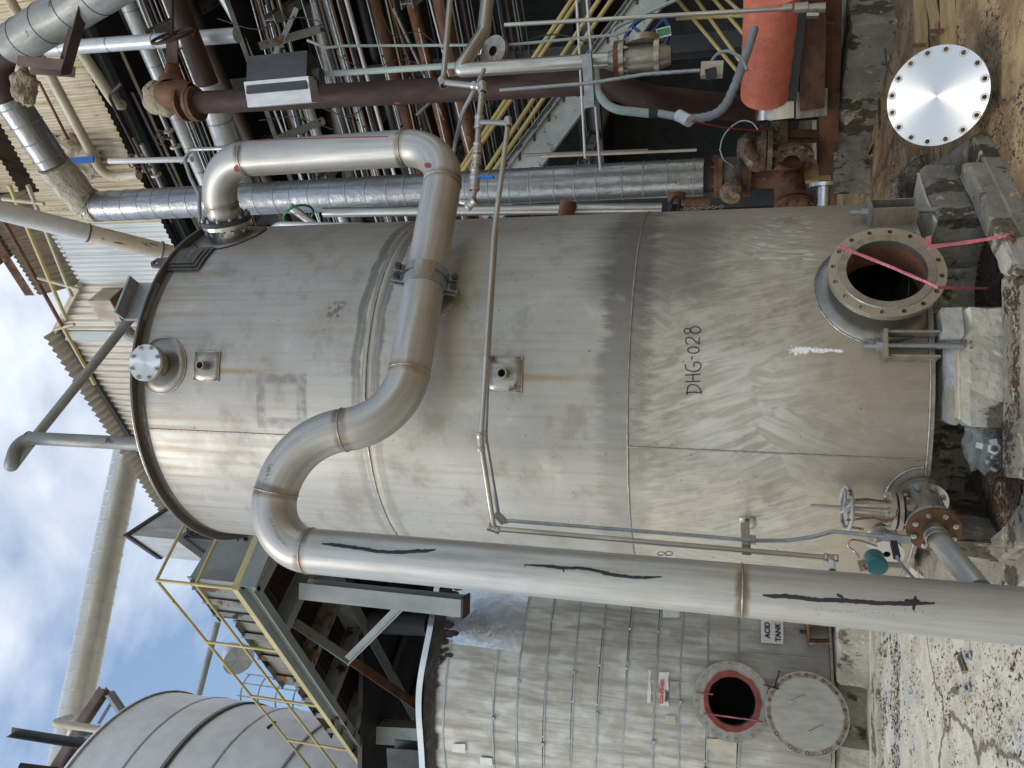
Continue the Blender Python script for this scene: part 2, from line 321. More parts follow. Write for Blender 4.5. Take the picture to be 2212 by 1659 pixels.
# main tank: u = arc length to the right of its front (m), v = height (m)
TX, TY, TR = -.027, 6.255, 1.417; TZ0, TZ1 = .527, 6.008; W1, W2 = 4.086, 2.259
def tuv(x, y, off=0):
    p = CY(x, y, TX, TY, TR + off); a = math.atan2(p.x - TX, -(p.y - TY)); return a * TR, p.z
t = NT('weathered stainless tank shell'); uv = t.coord('UV', False); U, Vv, _ = t.xyz(uv)
big = t.noise(uv, 1.3, 4); vert = t.noise(t.mapv(uv, (16, .55, 1)), 1.4, 5, .6); hor = t.noise(t.mapv(uv, (.5, 22, 1)), 1.6, 4); grain = t.noise(t.mapv(uv, (3, 40, 1)), 12, 3)
c = t.mix(t.mr(big, .35, .7), (.44, .415, .375), (.355, .335, .30)); c = t.mix(t.mr(vert, .44, .70, 0, .30), c, (.29, .245, .19)); blot = t.noise(uv, 1.9, 8, .72, .4); c = t.mix(t.mr(blot, .52, .64, 0, .38), c, (.24, .21, .165)); c = t.mix(t.mr(grain, .45, .8, 0, .25), c, (.25, .23, .2))
low = t.mr(Vv, W2 - .01, W2 + .01, 1, 0)
vd = t.n.new('ShaderNodeTexVoronoi'); vd.inputs['Scale'].default_value = 2.6; t.l.new(t.mapv(uv, (1, 1.0, 1)), vd.inputs['Vector'])
dn = t.n.new('ShaderNodeMix'); dn.data_type = 'VECTOR'; dn.inputs[0].default_value = .30; t.l.new(uv, dn.inputs[4]); t.l.new(t.noise(uv, 3, 2, out='Color'), dn.inputs[5]); t.l.new(dn.outputs[1], vd.inputs['Vector'])
def swirl(sc_, ang0, spread, vin):
    r = t.n.new('ShaderNodeVectorRotate'); r.rotation_type = 'Z_AXIS'; t.l.new(vin, r.inputs['Vector'])
    sep = t.n.new('ShaderNodeSeparateColor'); t.l.new(vd.outputs['Color'], sep.inputs[0]); t.l.new(t.addn(t.mul(sep.outputs[0], spread), ang0), r.inputs['Angle'])
    return t.noise(t.mapv(r.outputs[0], (1.3, 9, 1)), sc_, 3, .5, .9)
s1 = swirl(2.0, .9, 1.3, uv); s2 = swirl(4.2, 1.1, 1.0, t.mapv(uv, (1, 1, 1), (3, 5, 0)))
sw = t.mr(t.mul(t.addn(s1, t.addn(s2, t.noise(uv, 7, 6, .7))), .333), .38, .62)
patch = t.mr(t.noise(uv, 1.1, 3, .6), .40, .62)
lowc = t.mix(sw, (.32, .285, .23), (.50, .465, .405)); lowc = t.mix(t.mul(patch, .55), lowc, (.47, .405, .31))
lowc = t.mix(t.mul(t.rect(U, Vv, *tuv(1600, 880), .25, .22, .22), t.mr(s1, .38, .58, .2, .8)), lowc, (.60, .58, .54)); lowc = t.mix(t.mr(t.addn(Vv, t.mul(t.noise(uv, 2.5, 4), .5)), 1.05, 1.65, .62, 0), lowc, (.335, .275, .19)); lowmask = t.mul(low, t.mr(t.noise(uv, .9, 3), .30, .55, .45, .95)); c = t.mix(lowmask, c, lowc)
edge = t.noise(t.mapv(uv, (6, 1.5, 1)), 3, 4, .6); vj = t.addn(Vv, t.mul(t.math('SUBTRACT', t.noise(t.mapv(uv, (1.5, .3, 1)), 3, 5, .7), .5), .10))
side = t.mr(U, -.7, .9, .35, 1.0)
d1 = t.mul(t.mul(t.band(vj, W1, .10, .02), t.mr(hor, .3, .6, .55, 1)), side); c = t.mix(t.mul(d1, .85), c, (.12, .11, .095))
vj2 = t.addn(Vv, t.mul(t.math('SUBTRACT', t.noise(t.mapv(uv, (5, .6, 1), (2, 2, 0)), 3, 5, .75), .5), .42))
d2 = t.mul(t.band(vj2, W2 + .03, .10, .10), side); c = t.mix(t.mul(d2, .72), c, (.13, .12, .105))
dk = t.mul(t.rect(U, vj2, 1.02, W2 - .12, .28, .28, .25), 1.0); c = t.mix(t.mul(dk, .65), c, (.12, .11, .10))
hb = t.band(vj, W1 - .005, .035, .02); c = t.mix(t.mul(hb, t.mul(.6, t.mr(hor, .4, .6))), c, (.62, .57, .45))
rim_d = t.mr(t.addn(Vv, t.mul(t.math('SUBTRACT', vert, .5), .7)), 5.35, 5.95, 0, .5); c = t.mix(t.mul(rim_d, t.mr(vert, .4, .65)), c, (.33, .25, .17))
# the ghost of a removed patch plate
gu, gv = tuv(606, 866); gh, gw = .165, .16
ring = t.math('SUBTRACT', t.rect(t.addn(U, t.mul(edge, .05)), t.addn(Vv, t.mul(hor, .05)), gu + .02, gv + .02, gw + .03, gh + .03, .02), t.rect(U, Vv, gu, gv, gw - .05, gh - .05, .03), clamp=True)
c = t.mix(t.mul(ring, t.mr(t.noise(uv, 14, 4), .35, .6, .3, .85)), c, (.20, .19, .175))
u2, v2 = tuv(700, 675)
c = t.mix(t.mul(t.rect(U, Vv, *tuv(726, 668), .05, .05, .03), t.mr(t.noise(uv, 20, 4), .42, .55)), c, (.17, .15, .13))
# brown runs below the couplings
for (px, py, ln) in ((1122, 808, .75), (470, 795, .7)):
    a_, b_ = tuv(px, py); c = t.mix(t.mul(t.mul(t.band(t.addn(U, t.mul(t.math('SUBTRACT', edge, .5), .02)), a_ - .02, .004, .03), t.mul(t.mr(Vv, b_ - ln, b_ + .0, 0, .75), t.mr(Vv, b_ - .02, b_ + .03, 1, 0))), 1), c, (.30, .21, .09))
sp = t.mr(t.noise(uv, 34, 3, .5), .715, .735); c = t.mix(sp, c, (.14, .10, .07))
scr = t.mr(t.noise(t.mapv(uv, (60, 1.2, 1), rot=(0, 0, .1)), 2.2, 2), .76, .78); c = t.mix(t.mul(scr, .5), c, (.2, .18, .16))
lo_b = t.mr(t.addn(Vv, t.mul(big, .5)), .75, 1.35, .5, 0); c = t.mix(t.mul(lo_b, t.mr(s1, .4, .6, .4, 1)), c, (.24, .20, .145))
redm = t.mul(t.mul(t.rect(U, Vv, *tuv(1625, 484), .0, .0, .26), t.mr(t.noise(t.mapv(uv, (1, 5, 1)), 4, 3), .3, .6)), .9); 
# white crayon scribble and white smear
big2 = t.noise(uv, 2.6, 7, .68); c = t.mix(t.mr(big2, .53, .66, 0, .5), c, (.25, .21, .155)); c = t.mix(t.mr(big2, .30, .42, .35, 0), c, (.60, .57, .50))
chalk = t.mul(t.rect(U, Vv, *tuv(1690, 500), .30, .16, .05), t.mr(s2, .57, .60)); c = t.mix(t.mul(chalk, .6), c, (.62, .64, .66))
smu, smv = tuv(1780, 757); sm_ = t.mr(t.addn(t.mul(.5, t.mul(t.band(t.addn(U, t.mul(t.math('SUBTRACT', t.noise(uv, 9, 2), .5), .05)), smu, .0, t.mr(Vv, smv - .15, smv + .2, .020, .075, False)), t.band(Vv, smv + .04, .13, .09))), t.noise(uv, 26, 5, .75)), .90, .95); c = t.mix(sm_, c, (.80, .80, .80))
r = t.addn(t.mr(vert, .3, .7, .46, .55), t.mul(low, t.mr(sw, 0, 1, .06, -.09))); r = t.addn(r, t.mul(d2, .08))
mt = t.math('SUBTRACT', t.mr(big, .3, .7, .55, .42), t.mul(sm_, .6))
bn = t.bump(big, .25, .05); bn = t.bump(t.noise(uv, 4, 3), .12, .012, bn); bn = t.bump(t.mul(sw, low), .10, .003, bn)
m['tank'] = t.out(c, r, mt, bn)

# near stainless pipe with heat tint at its welds (positions along the pipe are filled in later)
def pipe_steel(name, welds, base=(.48, .465, .435)):
    t = NT(name); uv = t.coord('UV', False); U, Vv, _ = t.xyz(uv)
    lg = t.noise(t.mapv(uv, (9, .45, 1)), 2.2, 5, .6); b2 = t.noise(uv, 3.5, 4); fine = t.noise(uv, 60, 3)
    c = t.mix(t.mr(lg, .35, .68), base, tuple(x * .74 for x in base)); c = t.mix(t.mr(b2, .5, .75, 0, .35), c, (.34, .28, .21)); c = t.mix(t.mr(t.noise(t.mapv(uv, (2, 9, 1)), 9, 5, .7), .66, .70, 0, .7), c, (.16, .12, .09))
    if welds:
        vj = t.addn(Vv, t.mul(t.math('SUBTRACT', t.noise(uv, 12, 3), .5), .03))
        halo = t.bands(vj, welds, .015, .035); c = t.mix(t.mul(halo, t.mr(t.noise(uv, 4, 2), .38, .6, .25, .9)), c, (.15, .105, .07))
        c = t.mix(t.mul(t.bands(Vv, welds, .05, .05), t.mr(b2, .45, .7, 0, .5)), c, (.55, .44, .28))
    r = t.mr(lg, .3, .7, .36, .50); bn = t.bump(fine, .10, .002); bn = t.bump(b2, .12, .01, bn)
    return t.out(c, r, .58, bn)

# brushed blind flange: fine concentric machining marks
t = NT('faced stainless disc'); uv = t.coord('UV', False); ln = t.n.new('ShaderNodeVectorMath'); ln.operation = 'LENGTH'; t.l.new(uv, ln.inputs[0])
U, Vv, _ = t.xyz(uv); cmb = t.n.new('ShaderNodeCombineXYZ'); t.l.new(t.mul(ln.outputs['Value'], 160), cmb.inputs[0]); rn = t.noise(cmb.outputs[0], 2, 4)
tn = t.n.new('ShaderNodeTangent'); tn.direction_type = 'UV_MAP'
dx = t.n.new('ShaderNodeCombineXYZ'); geo = t.n.new('ShaderNodeTexCoord')
rad = t.n.new('ShaderNodeVectorMath'); rad.operation = 'CROSS_PRODUCT'; t.l.new(geo.outputs['Object'], rad.inputs[0]); ob = t.n.new('ShaderNodeTexCoord'); t.l.new(ob.outputs['Normal'], rad.inputs[1])
vt = t.n.new('ShaderNodeVectorTransform'); vt.vector_type = 'VECTOR'; vt.convert_from = 'OBJECT'; vt.convert_to = 'WORLD'; t.l.new(rad.outputs[0], vt.inputs[0]); nv = t.n.new('ShaderNodeVectorMath'); nv.operation = 'NORMALIZE'; t.l.new(vt.outputs[0], nv.inputs[0])
t.l.new(nv.outputs[0], t.b.inputs['Tangent']); t.b.inputs['Anisotropic'].default_value = .8
dirt = t.mr(t.noise(uv, 9, 5), .62, .68); c = t.mix(t.mr(rn, .3, .7), (.70, .68, .63), (.60, .585, .54)); c = t.mix(t.mul(dirt, .4), c, (.45, .38, .3))
m['faced'] = t.out(c, t.mr(rn, .3, .7, .31, .40), .85)

# dull cladding of the acid tank: long horizontal scuffs of grey and brown
t = NT('weathered tank cladding'); uv = t.coord('UV', False); U, Vv, _ = t.xyz(uv)
st = t.noise(t.mapv(uv, (8, .7, 1)), 1.2, 7, .66); st2 = t.noise(t.mapv(uv, (4, 1.6, 1), (5, 3, 0)), 1.3, 4, .5); b2 = t.noise(uv, 2, 4)
c = t.mix(t.mr(st, .34, .66), (.50, .48, .44), (.28, .262, .225)); c = t.mix(t.mr(st2, .52, .68, 0, .55), c, (.60, .59, .56)); c = t.mix(t.mr(b2, .48, .62, 0, .45), c, (.27, .245, .195)); c = t.mix(t.mr(t.noise(uv, 22, 3), .70, .72, 0, .6), c, (.12, .09, .06))
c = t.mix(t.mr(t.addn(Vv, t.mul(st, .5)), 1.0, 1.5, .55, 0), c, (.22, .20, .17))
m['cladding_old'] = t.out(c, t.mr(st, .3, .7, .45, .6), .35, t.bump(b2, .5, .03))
m['cladding_new'] = simple('newer bright cladding', (.62, .64, .67), (.55, .57, .60), .26, .85, 1.6, (1, 1, 1), .6, 3, .03)

# painted corrugated sheets
def clad(name, a, b, flakes, th):
    t = NT(name); uv = t.coord('UV'); st = t.noise(t.mapv(uv, (7, .6, 1)), 1.4, 5, .6); c = t.mix(t.mr(st, .35, .68), a, b)
    if flakes:
        f = t.mr(t.noise(t.mapv(uv, (5, 1.6, 1)), 2.2, 5, .65), th, th + .03); c = t.mix(f, c, (.085, .07, .055))
    return t.out(c, .55, .05, t.bump(st, .2, .01))
m['clad_yellow'] = clad('weathered yellow-buff cladding', (.56, .50, .38), (.42, .33, .19), True, .645)
m['clad_white'] = clad('pale blue-grey cladding', (.60, .64, .67), (.54, .56, .56), False, 1)
m['clad_beige'] = clad('beige cladding', (.58, .53, .46), (.44, .39, .33), False, 1)
m['clad_brown'] = clad('dirty brown underside sheet', (.20, .155, .10), (.10, .075, .05), False, 1)

# ground: buff dust, pale concrete towards the left, stains, cracks, dark litter stains
t = NT('dusty stained concrete yard'); ob = t.coord('Object', False); X_, Y_, _ = t.xyz(ob)
n1 = t.noise(ob, .8, 6, .6); n2 = t.noise(ob, 4, 6, .65); n3 = t.noise(ob, 26, 5, .7); n4 = t.noise(ob, 90, 3, .6)
xj = t.addn(X_, t.mul(t.math('SUBTRACT', n1, .5), 3.0)); left = t.mr(xj, -1.4, .3, 1, 0)
c = t.mix(t.mr(n2, .35, .65), (.40, .255, .115), (.20, .13, .065)); c = t.mix(t.mr(n1, .45, .62), c, (.46, .32, .16))
cl = t.mix(t.mr(n2, .35, .65), (.68, .63, .52), (.50, .45, .35)); cl = t.mix(t.mr(n1, .52, .60, 0, .8), cl, (.50, .50, .47)); c = t.mix(left, c, cl)
wet = t.mr(t.noise(ob, 1.7, 5, .62), .46, .58, 0, .7); c = t.mix(t.mul(wet, t.math('SUBTRACT', 1, left)), c, (.19, .11, .05)); c = t.mix(t.mr(n3, .50, .72, 0, .45), c, t.mix(left, (.15, .10, .06), (.36, .31, .24))); c = t.mix(t.mr(n3, .28, .42, .3, 0), c, t.mix(left, (.55, .40, .22), (.78, .72, .60))); c = t.mix(t.mr(n4, .60, .72, 0, .6), c, (.12, .085, .06))
vr = t.n.new('ShaderNodeTexVoronoi'); vr.feature = 'DISTANCE_TO_EDGE'; vr.inputs['Scale'].default_value = .55; dm = t.n.new('ShaderNodeMix'); dm.data_type = 'VECTOR'; dm.inputs[0].default_value = .35; t.l.new(ob, dm.inputs[4]); t.l.new(t.noise(ob, 2, 4, out='Color'), dm.inputs[5]); t.l.new(dm.outputs[1], vr.inputs['Vector'])
crk = t.mr(vr.outputs['Distance'], .004, .012, 1, 0); c = t.mix(t.mul(crk, .8), c, (.10, .075, .05))
far = t.mr(Y_, 9, 14, 0, .5); c = t.mix(far, c, (.17, .145, .115))  # ground darkened far back, shade under the rack put into the colour
bn = t.bump(t.addn(n3, t.mul(n4, .6)), .7, .012); m['ground'] = t.out(c, .92, 0, bn)
m['flake'] = simple('rust flakes and dead leaves', (.10, .055, .032), (.05, .03, .02), .85, 0, 3, (1, 1, 1), .3, 30, .003, [((.30, .24, .16), .56, 2, (1, 1, 1))], 'Object')
m['pebble'] = simple('pale grit', (.58, .54, .46), (.4, .36, .3), .9, 0, 3, (1, 1, 1), .3, 30, .003, coord='Object')

# ================================================================== ground and concrete
def gz(x, y): return .018 * mnoise.noise(Vector((x * .9, y * .9, 0))) + .006 * mnoise.noise(Vector((x * 4, y * 4, 3)))
gb = MB(); xs = np.concatenate([[-900, -200, -60, -25], np.arange(-14, 14.01, .16), [25, 60, 200, 900]]); ys = np.concatenate([[-900, -200, -60, -20, -5], np.arange(1, 20.01, .16), [26, 60, 200, 900]])
gb.sheet([[Vector((x, y, gz(x, y) if abs(x) < 14 and 1 < y < 20 else 0)) for y in ys] for x in xs])
solo('ground', gb, m['ground'], None, None, kind='structure').name = 'ground'
def hexpoly(r, n=6, a0=0): return [(r * math.cos(2 * PI * k / n + a0), r * math.sin(2 * PI * k / n + a0)) for k in range(n)]
_bolt = {}
def bolt_mesh(r, h, mat, shank=True):
    k = (round(r, 4), round(h, 4), mat)
    if k not in _bolt:
        b = MB(); I = Matrix.Identity(4); p6 = [Vector((x, y, 0)) for x, y in hexpoly(r)]; q6 = [p + Vector((0, 0, h)) for p in p6]
        b.add(p6 + q6, [tuple(range(6))[::-1], tuple(range(6, 12))] + [(i, (i + 1) % 6, 6 + (i + 1) % 6, 6 + i) for i in range(6)])
        if shank: b.lathe([(r * .55, h), (r * .55, h * 1.7), (1e-5, h * 1.75)], I, 8)
        _bolt[k] = b.mesh('bolt', m[mat])
    return _bolt[k]
def bolts(parent, M, n, bcd, r, h, mat='galv', a0=None, back=None, name='bolt'):
    me = bolt_mesh(r, h, mat); a0 = PI / n if a0 is None else a0
    for k in range(n):
        a = a0 + 2 * PI * k / n; L = Matrix.Translation((bcd / 2 * math.cos(a), bcd / 2 * math.sin(a), 0)) @ Matrix.Rotation(a, 4, 'Z')
        inst(name, me, parent, M @ L)
        if back is not None: inst(name, me, parent, M @ Matrix.Translation((0, 0, -back)) @ L @ Matrix.Rotation(PI, 4, 'X'))
def circ(r, n=48, c=(0, 0)): return [(c[0] + r * math.cos(2 * PI * k / n), c[1] + r * math.sin(2 * PI * k / n)) for k in range(n)]
def flange_plate(parent, M, od, bore, th, nb, bcd, hr, mat, name='flange', holes=True, label=None):
    b = MB(); hs = ([circ(bore / 2, 40)] if bore else []) + ([circ(hr, 10, (bcd / 2 * math.cos(PI / nb + 2 * PI * k / nb), bcd / 2 * math.sin(PI / nb + 2 * PI * k / nb))) for k in range(nb)] if holes else [])
    b.plate(circ(od / 2, 56), hs, th, M); return part(name, b, m[mat], parent, label)

# concrete under and around the big tank
def poly_g(pts, z): return [tuple(G(x, y, z)[:2]) for x, y in pts]
pad = MB().prism([(-.95, 4.6), (.60, 4.52), (1.75, 5.75), (1.9, 7.6), (.9, 8.3), (-1.0, 8.3), (-1.5, 7.4), (-1.42, 5.3)], -.02, .10, .012)
solo('tank_slab', pad, m['conc'], None, None, kind='structure')
def rough_block(name, poly, z0, z1, mat, label, top_in=.02, group=None, rough=.014, cap=None):
    b = MB(); n = len(poly); c = Vector((sum(p[0] for p in poly) / n, sum(p[1] for p in poly) / n))
    A = sum(poly[i][0] * poly[(i + 1) % n][1] - poly[(i + 1) % n][0] * poly[i][1] for i in range(n)); poly = poly if A > 0 else poly[::-1]
    P2 = []
    for i in range(n):
        a, e = Vector(poly[i][:2]), Vector(poly[(i + 1) % n][:2]); k = max(int((e - a).length / .05), 1); P2 += [a + (e - a) * j / k for j in range(k)]
    rows = []
    for z, ins in ((z0, 0), (z0 + (z1 - z0) * .33, 0), (z0 + (z1 - z0) * .66, 0), (z1 - top_in, 0), (z1, top_in)):
        rows.append([Vector((*(p + (c - p).normalized() * (ins + rough * (1.6 * mnoise.noise(Vector((p.x * 7, p.y * 7, z * 9))) + mnoise.noise(Vector((p.x * 25, p.y * 25, z * 30)))))), z + rough * .6 * mnoise.noise(Vector((p.x * 14, p.y * 14, z))))) for p in P2])
    N = len(P2); vs_ = [v for r in rows for v in r]; fs = [(i * N + k, i * N + (k + 1) % N, (i + 1) * N + (k + 1) % N, (i + 1) * N + k) for i in range(4) for k in range(N)]
    fs.append(tuple(4 * N + k for k in range(N))); b.add(vs_, fs)
    if cap:
        o = thing(name, label, 'concrete block', (c.x, c.y, z0)); part('body', b, m[mat], o); q = MB(); q.prism([tuple(p + (c - p).normalized() * (top_in + .012 + .02 * (mnoise.noise(Vector((p.x * 12, p.y * 12, 4))) + .4))) for p in P2], z1 - .01, z1 + .012, .004); part('mortar_cap', q, m[cap], o); return o
    return solo(name, b, m[mat], label, 'concrete block', group)
A0, A1 = G(2081, 665, .38), G(2081, 919, .38)
rough_block('concrete_block', [(A0.x, A0.y), (A1.x, A1.y), (A1.x + .02, A1.y + .85), (A0.x + .08, A0.y + .85)], .0, .38, 'conc_light', 'pale concrete pedestal block under the front of the big tank, below the anchor bolt', .035, cap='mortar')
B0, B1 = G(2030, 473, .4), G(1986, 356, .4)
rough_block('concrete_block', [(B0.x, B0.y), (B1.x, B1.y), (B1.x - .55, B1.y + .45), (B0.x - .55, B0.y + .50)], .0, .4, 'conc', 'brownish concrete pedestal block right of the open manhole, littered with flakes', .035, cap='mortar')
rough_block('concrete_block', [(-1.25, 5.15), (-.85, 4.95), (-.62, 5.5), (-1.1, 5.7)], .0, .42, 'conc', 'stained concrete pedestal block behind the gate valve at the tank foot', .03)
rough_block('concrete_block', [(-.55, 5.6), (.9, 5.5), (.9, 7.4), (-.6, 7.4)], .05, .515, 'conc', 'dark concrete core carrying the middle of the big tank', .02)
# the low kerb round the tank, in stretches
K = .2; ko = [(2222, 1040), (2203, 596), (2140, 470), (2088, 353)]; ki = [(2166, 1030), (2163, 596), (2130, 514), (2060, 353)]
kl = ['low concrete kerb in front of the pale pedestal block, covered with rusty litter', 'short concrete kerb stretch below the manhole, crossed by pink tape', 'concrete kerb stretch running back to the right beside the blind flange']
for i in range(3):
    q = poly_g([ko[i], ko[i + 1], ki[i + 1], ki[i]], K); rough_block('concrete_kerb', q, -.02, K, 'conc_light' if i == 1 else 'conc', kl[i], .02, None, .006)
q = poly_g([(2205, 1085), (2122, 1180), (2150, 1215), (2235, 1150)], .17); rough_block('concrete_kerb', q, -.02, .17, 'conc', 'slanting broken kerb stretch beside the rusty flange of the gate valve', .02)
# pale grout and shims between block and tank base
def lump(name, c, r, mat, label, cat, sq=(1, 1, .6), amp=.25, n=3, sharp=3.0, group=None):
    b = MB(); import bmesh as _bm; q = _bm.new(); _bm.ops.create_icosphere(q, subdivisions=n, radius=1); vs_ = []
    for v in q.verts:
        k = 1 + amp * mnoise.noise(v.co * sharp + Vector(c) * 3); p = v.co * k; vs_.append(Vector(c) + Vector((p.x * r * sq[0], p.y * r * sq[1], p.z * r * sq[2])))
    b.add(vs_, [tuple(v.index for v in f.verts) for f in q.faces]); q.free(); return solo(name, b, m[mat], label, cat, group)
gc = CY(2036, 708, TX, TY, TR + .02); gb = MB().box((-.085, -.09, 0), (.085, .06, .105), Matrix.Translation((gc.x, gc.y, .385)) @ Matrix.Rotation(.35, 4, 'Z'))
solo('grout_lump', gb, m['grout'], 'bluish white grout lump wedged under the tank beside its anchor bolt', 'grout')
rough_block('grout_bed', [(-.16, 4.90), (.34, 4.88), (.34, 5.1), (-.16, 5.1)], .37, .455, 'grout', 'thin pale grout bed between the pale block and the tank bottom', .01, None, .02)
p_ = G(2035, 880, .40); solo('steel_shim', MB().box((-.05, 0, 0), (.05, .12, .12), Matrix.Translation((p_.x + .02, p_.y + .25, .385))), m['rust_orange'], 'rusty brown steel shim packed under the tank bottom', 'shim')

# ================================================================== the big tank
tank = thing('storage_tank', 'tall weathered stainless steel tank marked DHG-028 in the middle of the picture', 'tank', (TX, TY, TZ0))
def tp(a, z, off=0): return Vector((TX + (TR + off) * math.sin(a), TY - (TR + off) * math.cos(a), z))
def rad(a): return Vector((math.sin(a), -math.cos(a), 0))
def ta(p): return math.atan2(p.x - TX, -(p.y - TY))
def tpx(x, y, off=0): return CY(x, y, TX, TY, TR + off)
mh = tpx(1915, 585, .17); mha, mhz = ta(mh), mh.z
b = MB(); na = 220; zs = list(np.linspace(TZ0, TZ1, 138)); vs_ = []; fs = []; uv = []
for z in zs: vs_ += [tp(-PI + 2 * PI * k / na, z) for k in range(na)]
for i in range(len(zs) - 1):
    for k in range(na):
        a = -PI + 2 * PI * (k + .5) / na; zc = (zs[i] + zs[i + 1]) / 2
        if math.hypot((a - mha) * TR, zc - mhz) < .262: continue
        k2 = (k + 1) % na; a1, a2 = (-PI + 2 * PI * k / na) * TR, (-PI + 2 * PI * (k + 1) / na) * TR
        fs.append((i * na + k, i * na + k2, (i + 1) * na + k2, (i + 1) * na + k)); uv.append([(a1, zs[i]), (a2, zs[i]), (a2, zs[i + 1]), (a1, zs[i + 1])])
b.add(vs_, fs, uv, True); part('shell', b, m['tank'], tank)
MT = Matrix.Translation((TX, TY, 0))
b = MB(); b.lathe([(TR + .001, TZ0), (TR + .012, TZ0 - .0), (TR + .012, TZ0 - .018), (1e-4, TZ0 - .018)], MT, 96); part('bottom_plate', b, m['stainless_dirty'], tank)
b = MB(); b.lathe([(TR + .002, TZ1 - .075), (TR + .006, TZ1 - .012), (TR + .062, TZ1 - .012), (TR + .062, TZ1 + .010), (TR - .03, TZ1 + .012), (.3, TZ1 + .2), (1e-4, TZ1 + .22)], MT, 120)
m['rim'] = simple('grimy rim steel', (.14, .125, .105), (.085, .075, .062), .55, .35, 6, (.5, 6, 1), .3, 30, .004, [((.25, .22, .18), .60, 6, (.3, 4, 1))]); part('top_rim', b, m['rim'], tank)
b = MB(); b.lathe([(TR + .058, TZ1 + .011), (TR + .064, TZ1 + .008), (TR + .064, TZ1 + .002)], MT, 120); part('rim_edge', b, m['stainless'], tank)
def wobble_tube(pts, r, seg=6):
    b = MB(); o = []
    for i, p in enumerate(pts): o.append(r * (1 + .35 * mnoise.noise(Vector(p) * 26)))
    b.tube(pts, r, seg, radii=o); return b
for z in (W1, W2): part('weld_seam', wobble_tube([tp(-PI * .62 + PI * 1.24 * k / 260, z + .002 * mnoise.noise(Vector((k * .2, 0, z))), .001) for k in range(261)], .0065), m['weld'], tank)
part('weld_seam', wobble_tube([tp(-PI * .62 + PI * 1.24 * k / 260, TZ0 + .004, .004) for k in range(261)], .009), m['weld'], tank)
for (x, y, z1, z0) in ((314, 926, TZ1 - .07, W1), (1358, 965, W2, TZ0)):
    a = ta(tpx(x, y)); part('weld_seam', wobble_tube([tp(a, z1 + (z0 - z1) * k / 120, .001) for k in range(121)], .006), m['weld'], tank)
def curved_pad(a0, z0, ro, ri, th, sq=False, half=None, n=40):      # plate wrapped on the shell
    b = MB(); vs_, fs, uv = [], [], []
    def pt(k, r):
        t_ = 2 * PI * k / n
        if sq:
            c_, s_ = math.cos(t_), math.sin(t_); q = 5; d_ = (abs(c_) ** q + abs(s_) ** q) ** (-1 / q) if r > ri else 1; return r * c_ * d_, r * s_ * d_
        return r * math.cos(t_), r * math.sin(t_)
    rr = [(ro, 0), (ro - .003, th), ((ro + ri) / 2, th), (ri, th)]
    for r, off in rr:
        for k in range(n):
            u, v = pt(k, r); z = z0 + v
            if half: z = max(min(z, half[1]), half[0])
            vs_.append(tp(a0 + u / TR, z, off))
    for i in range(3):
        for k in range(n): k2 = (k + 1) % n; fs.append((i * n + k, i * n + k2, (i + 1) * n + k2, (i + 1) * n + k)); uv.append([pt(k, rr[i][0]), pt(k2, rr[i][0]), pt(k2, rr[i + 1][0]), pt(k, rr[i + 1][0])])
    b.add(vs_, fs, uv, True); return b
m['pad_dark'] = simple('scuffed repad plate', (.30, .285, .25), (.20, .185, .16), .38, .7, 4, (1, 1, 1), .15, 20, .004, [((.17, .11, .06), .66, 6, (1, 1, 1), .7)])
def pad_ring(a0, z0, ro, r=.006, lim=(-9, 99), n=90):
    pts = [tp(a0 + ro * math.cos(2 * PI * k / n) / TR, z0 + ro * math.sin(2 * PI * k / n), .004) for k in range(n + 1)]; runs, cur = [], []
    for p in pts:
        if lim[0] < p.z < lim[1]: cur.append(p)
        elif cur: runs.append(cur); cur = []
    if cur: runs.append(cur)
    b = MB()
    for q in runs:
        if len(q) > 2: b.tube(q, r, 6, radii=[r * (1 + .3 * mnoise.noise(p * 30)) for p in q])
    return b
# open manhole
mhM = frame(tp(mha, mhz), rad(mha), (0, 0, 1)); OFF = .17
hatch = curved_pad(mha, mhz, .375, .215, .012, half=(TZ0 + .012, 99)); hp = part('reinforcing_pad', hatch, m['pad_dark'], tank)
part('weld_seam', pad_ring(mha, mhz, .377, .007, (TZ0 + .01, 99)), m['weld'], tank)
b = MB(); b.lathe([(.228, -.06), (.228, OFF - .045)], mhM, 48); nk = part('manhole_neck', b, m['stainless_dirty'], tank, 'stub neck of the open manhole')
b = MB(); b.lathe([(.2195, OFF - .041), (.2165, -.06)], mhM, 48); m['bore'] = simple('rust-stained bore', (.20, .085, .04), (.10, .055, .03), .85, .1, 7, (1, 1, 1), .8, 30, .01, [((.26, .17, .11), .6, 9, (1, 1, 1))]); part('bore_lining', b, m['bore'], nk)
fM = mhM @ Matrix.Translation((0, 0, OFF)) @ Matrix.Rotation(.06, 4, 'Z'); m['flange_warm'] = simple('turned flange face', (.58, .55, .49), (.47, .44, .38), .30, .85, 6, (1, 1, 1), .05, 60, .001, [((.30, .2, .12), .68, 9, (1, 1, 1), .6)]); fl = flange_plate(tank, fM, .635, .436, .040, 16, .578, .0145, 'flange_warm', 'manhole_flange', label='thick drilled flange ring of the open manhole')
b = MB(); b.lathe([(.218, .001), (.2185, .007), (.262, .007), (.266, .001)], fM, 56); part('raised_face', b, m['stainless_dirty'], fl)
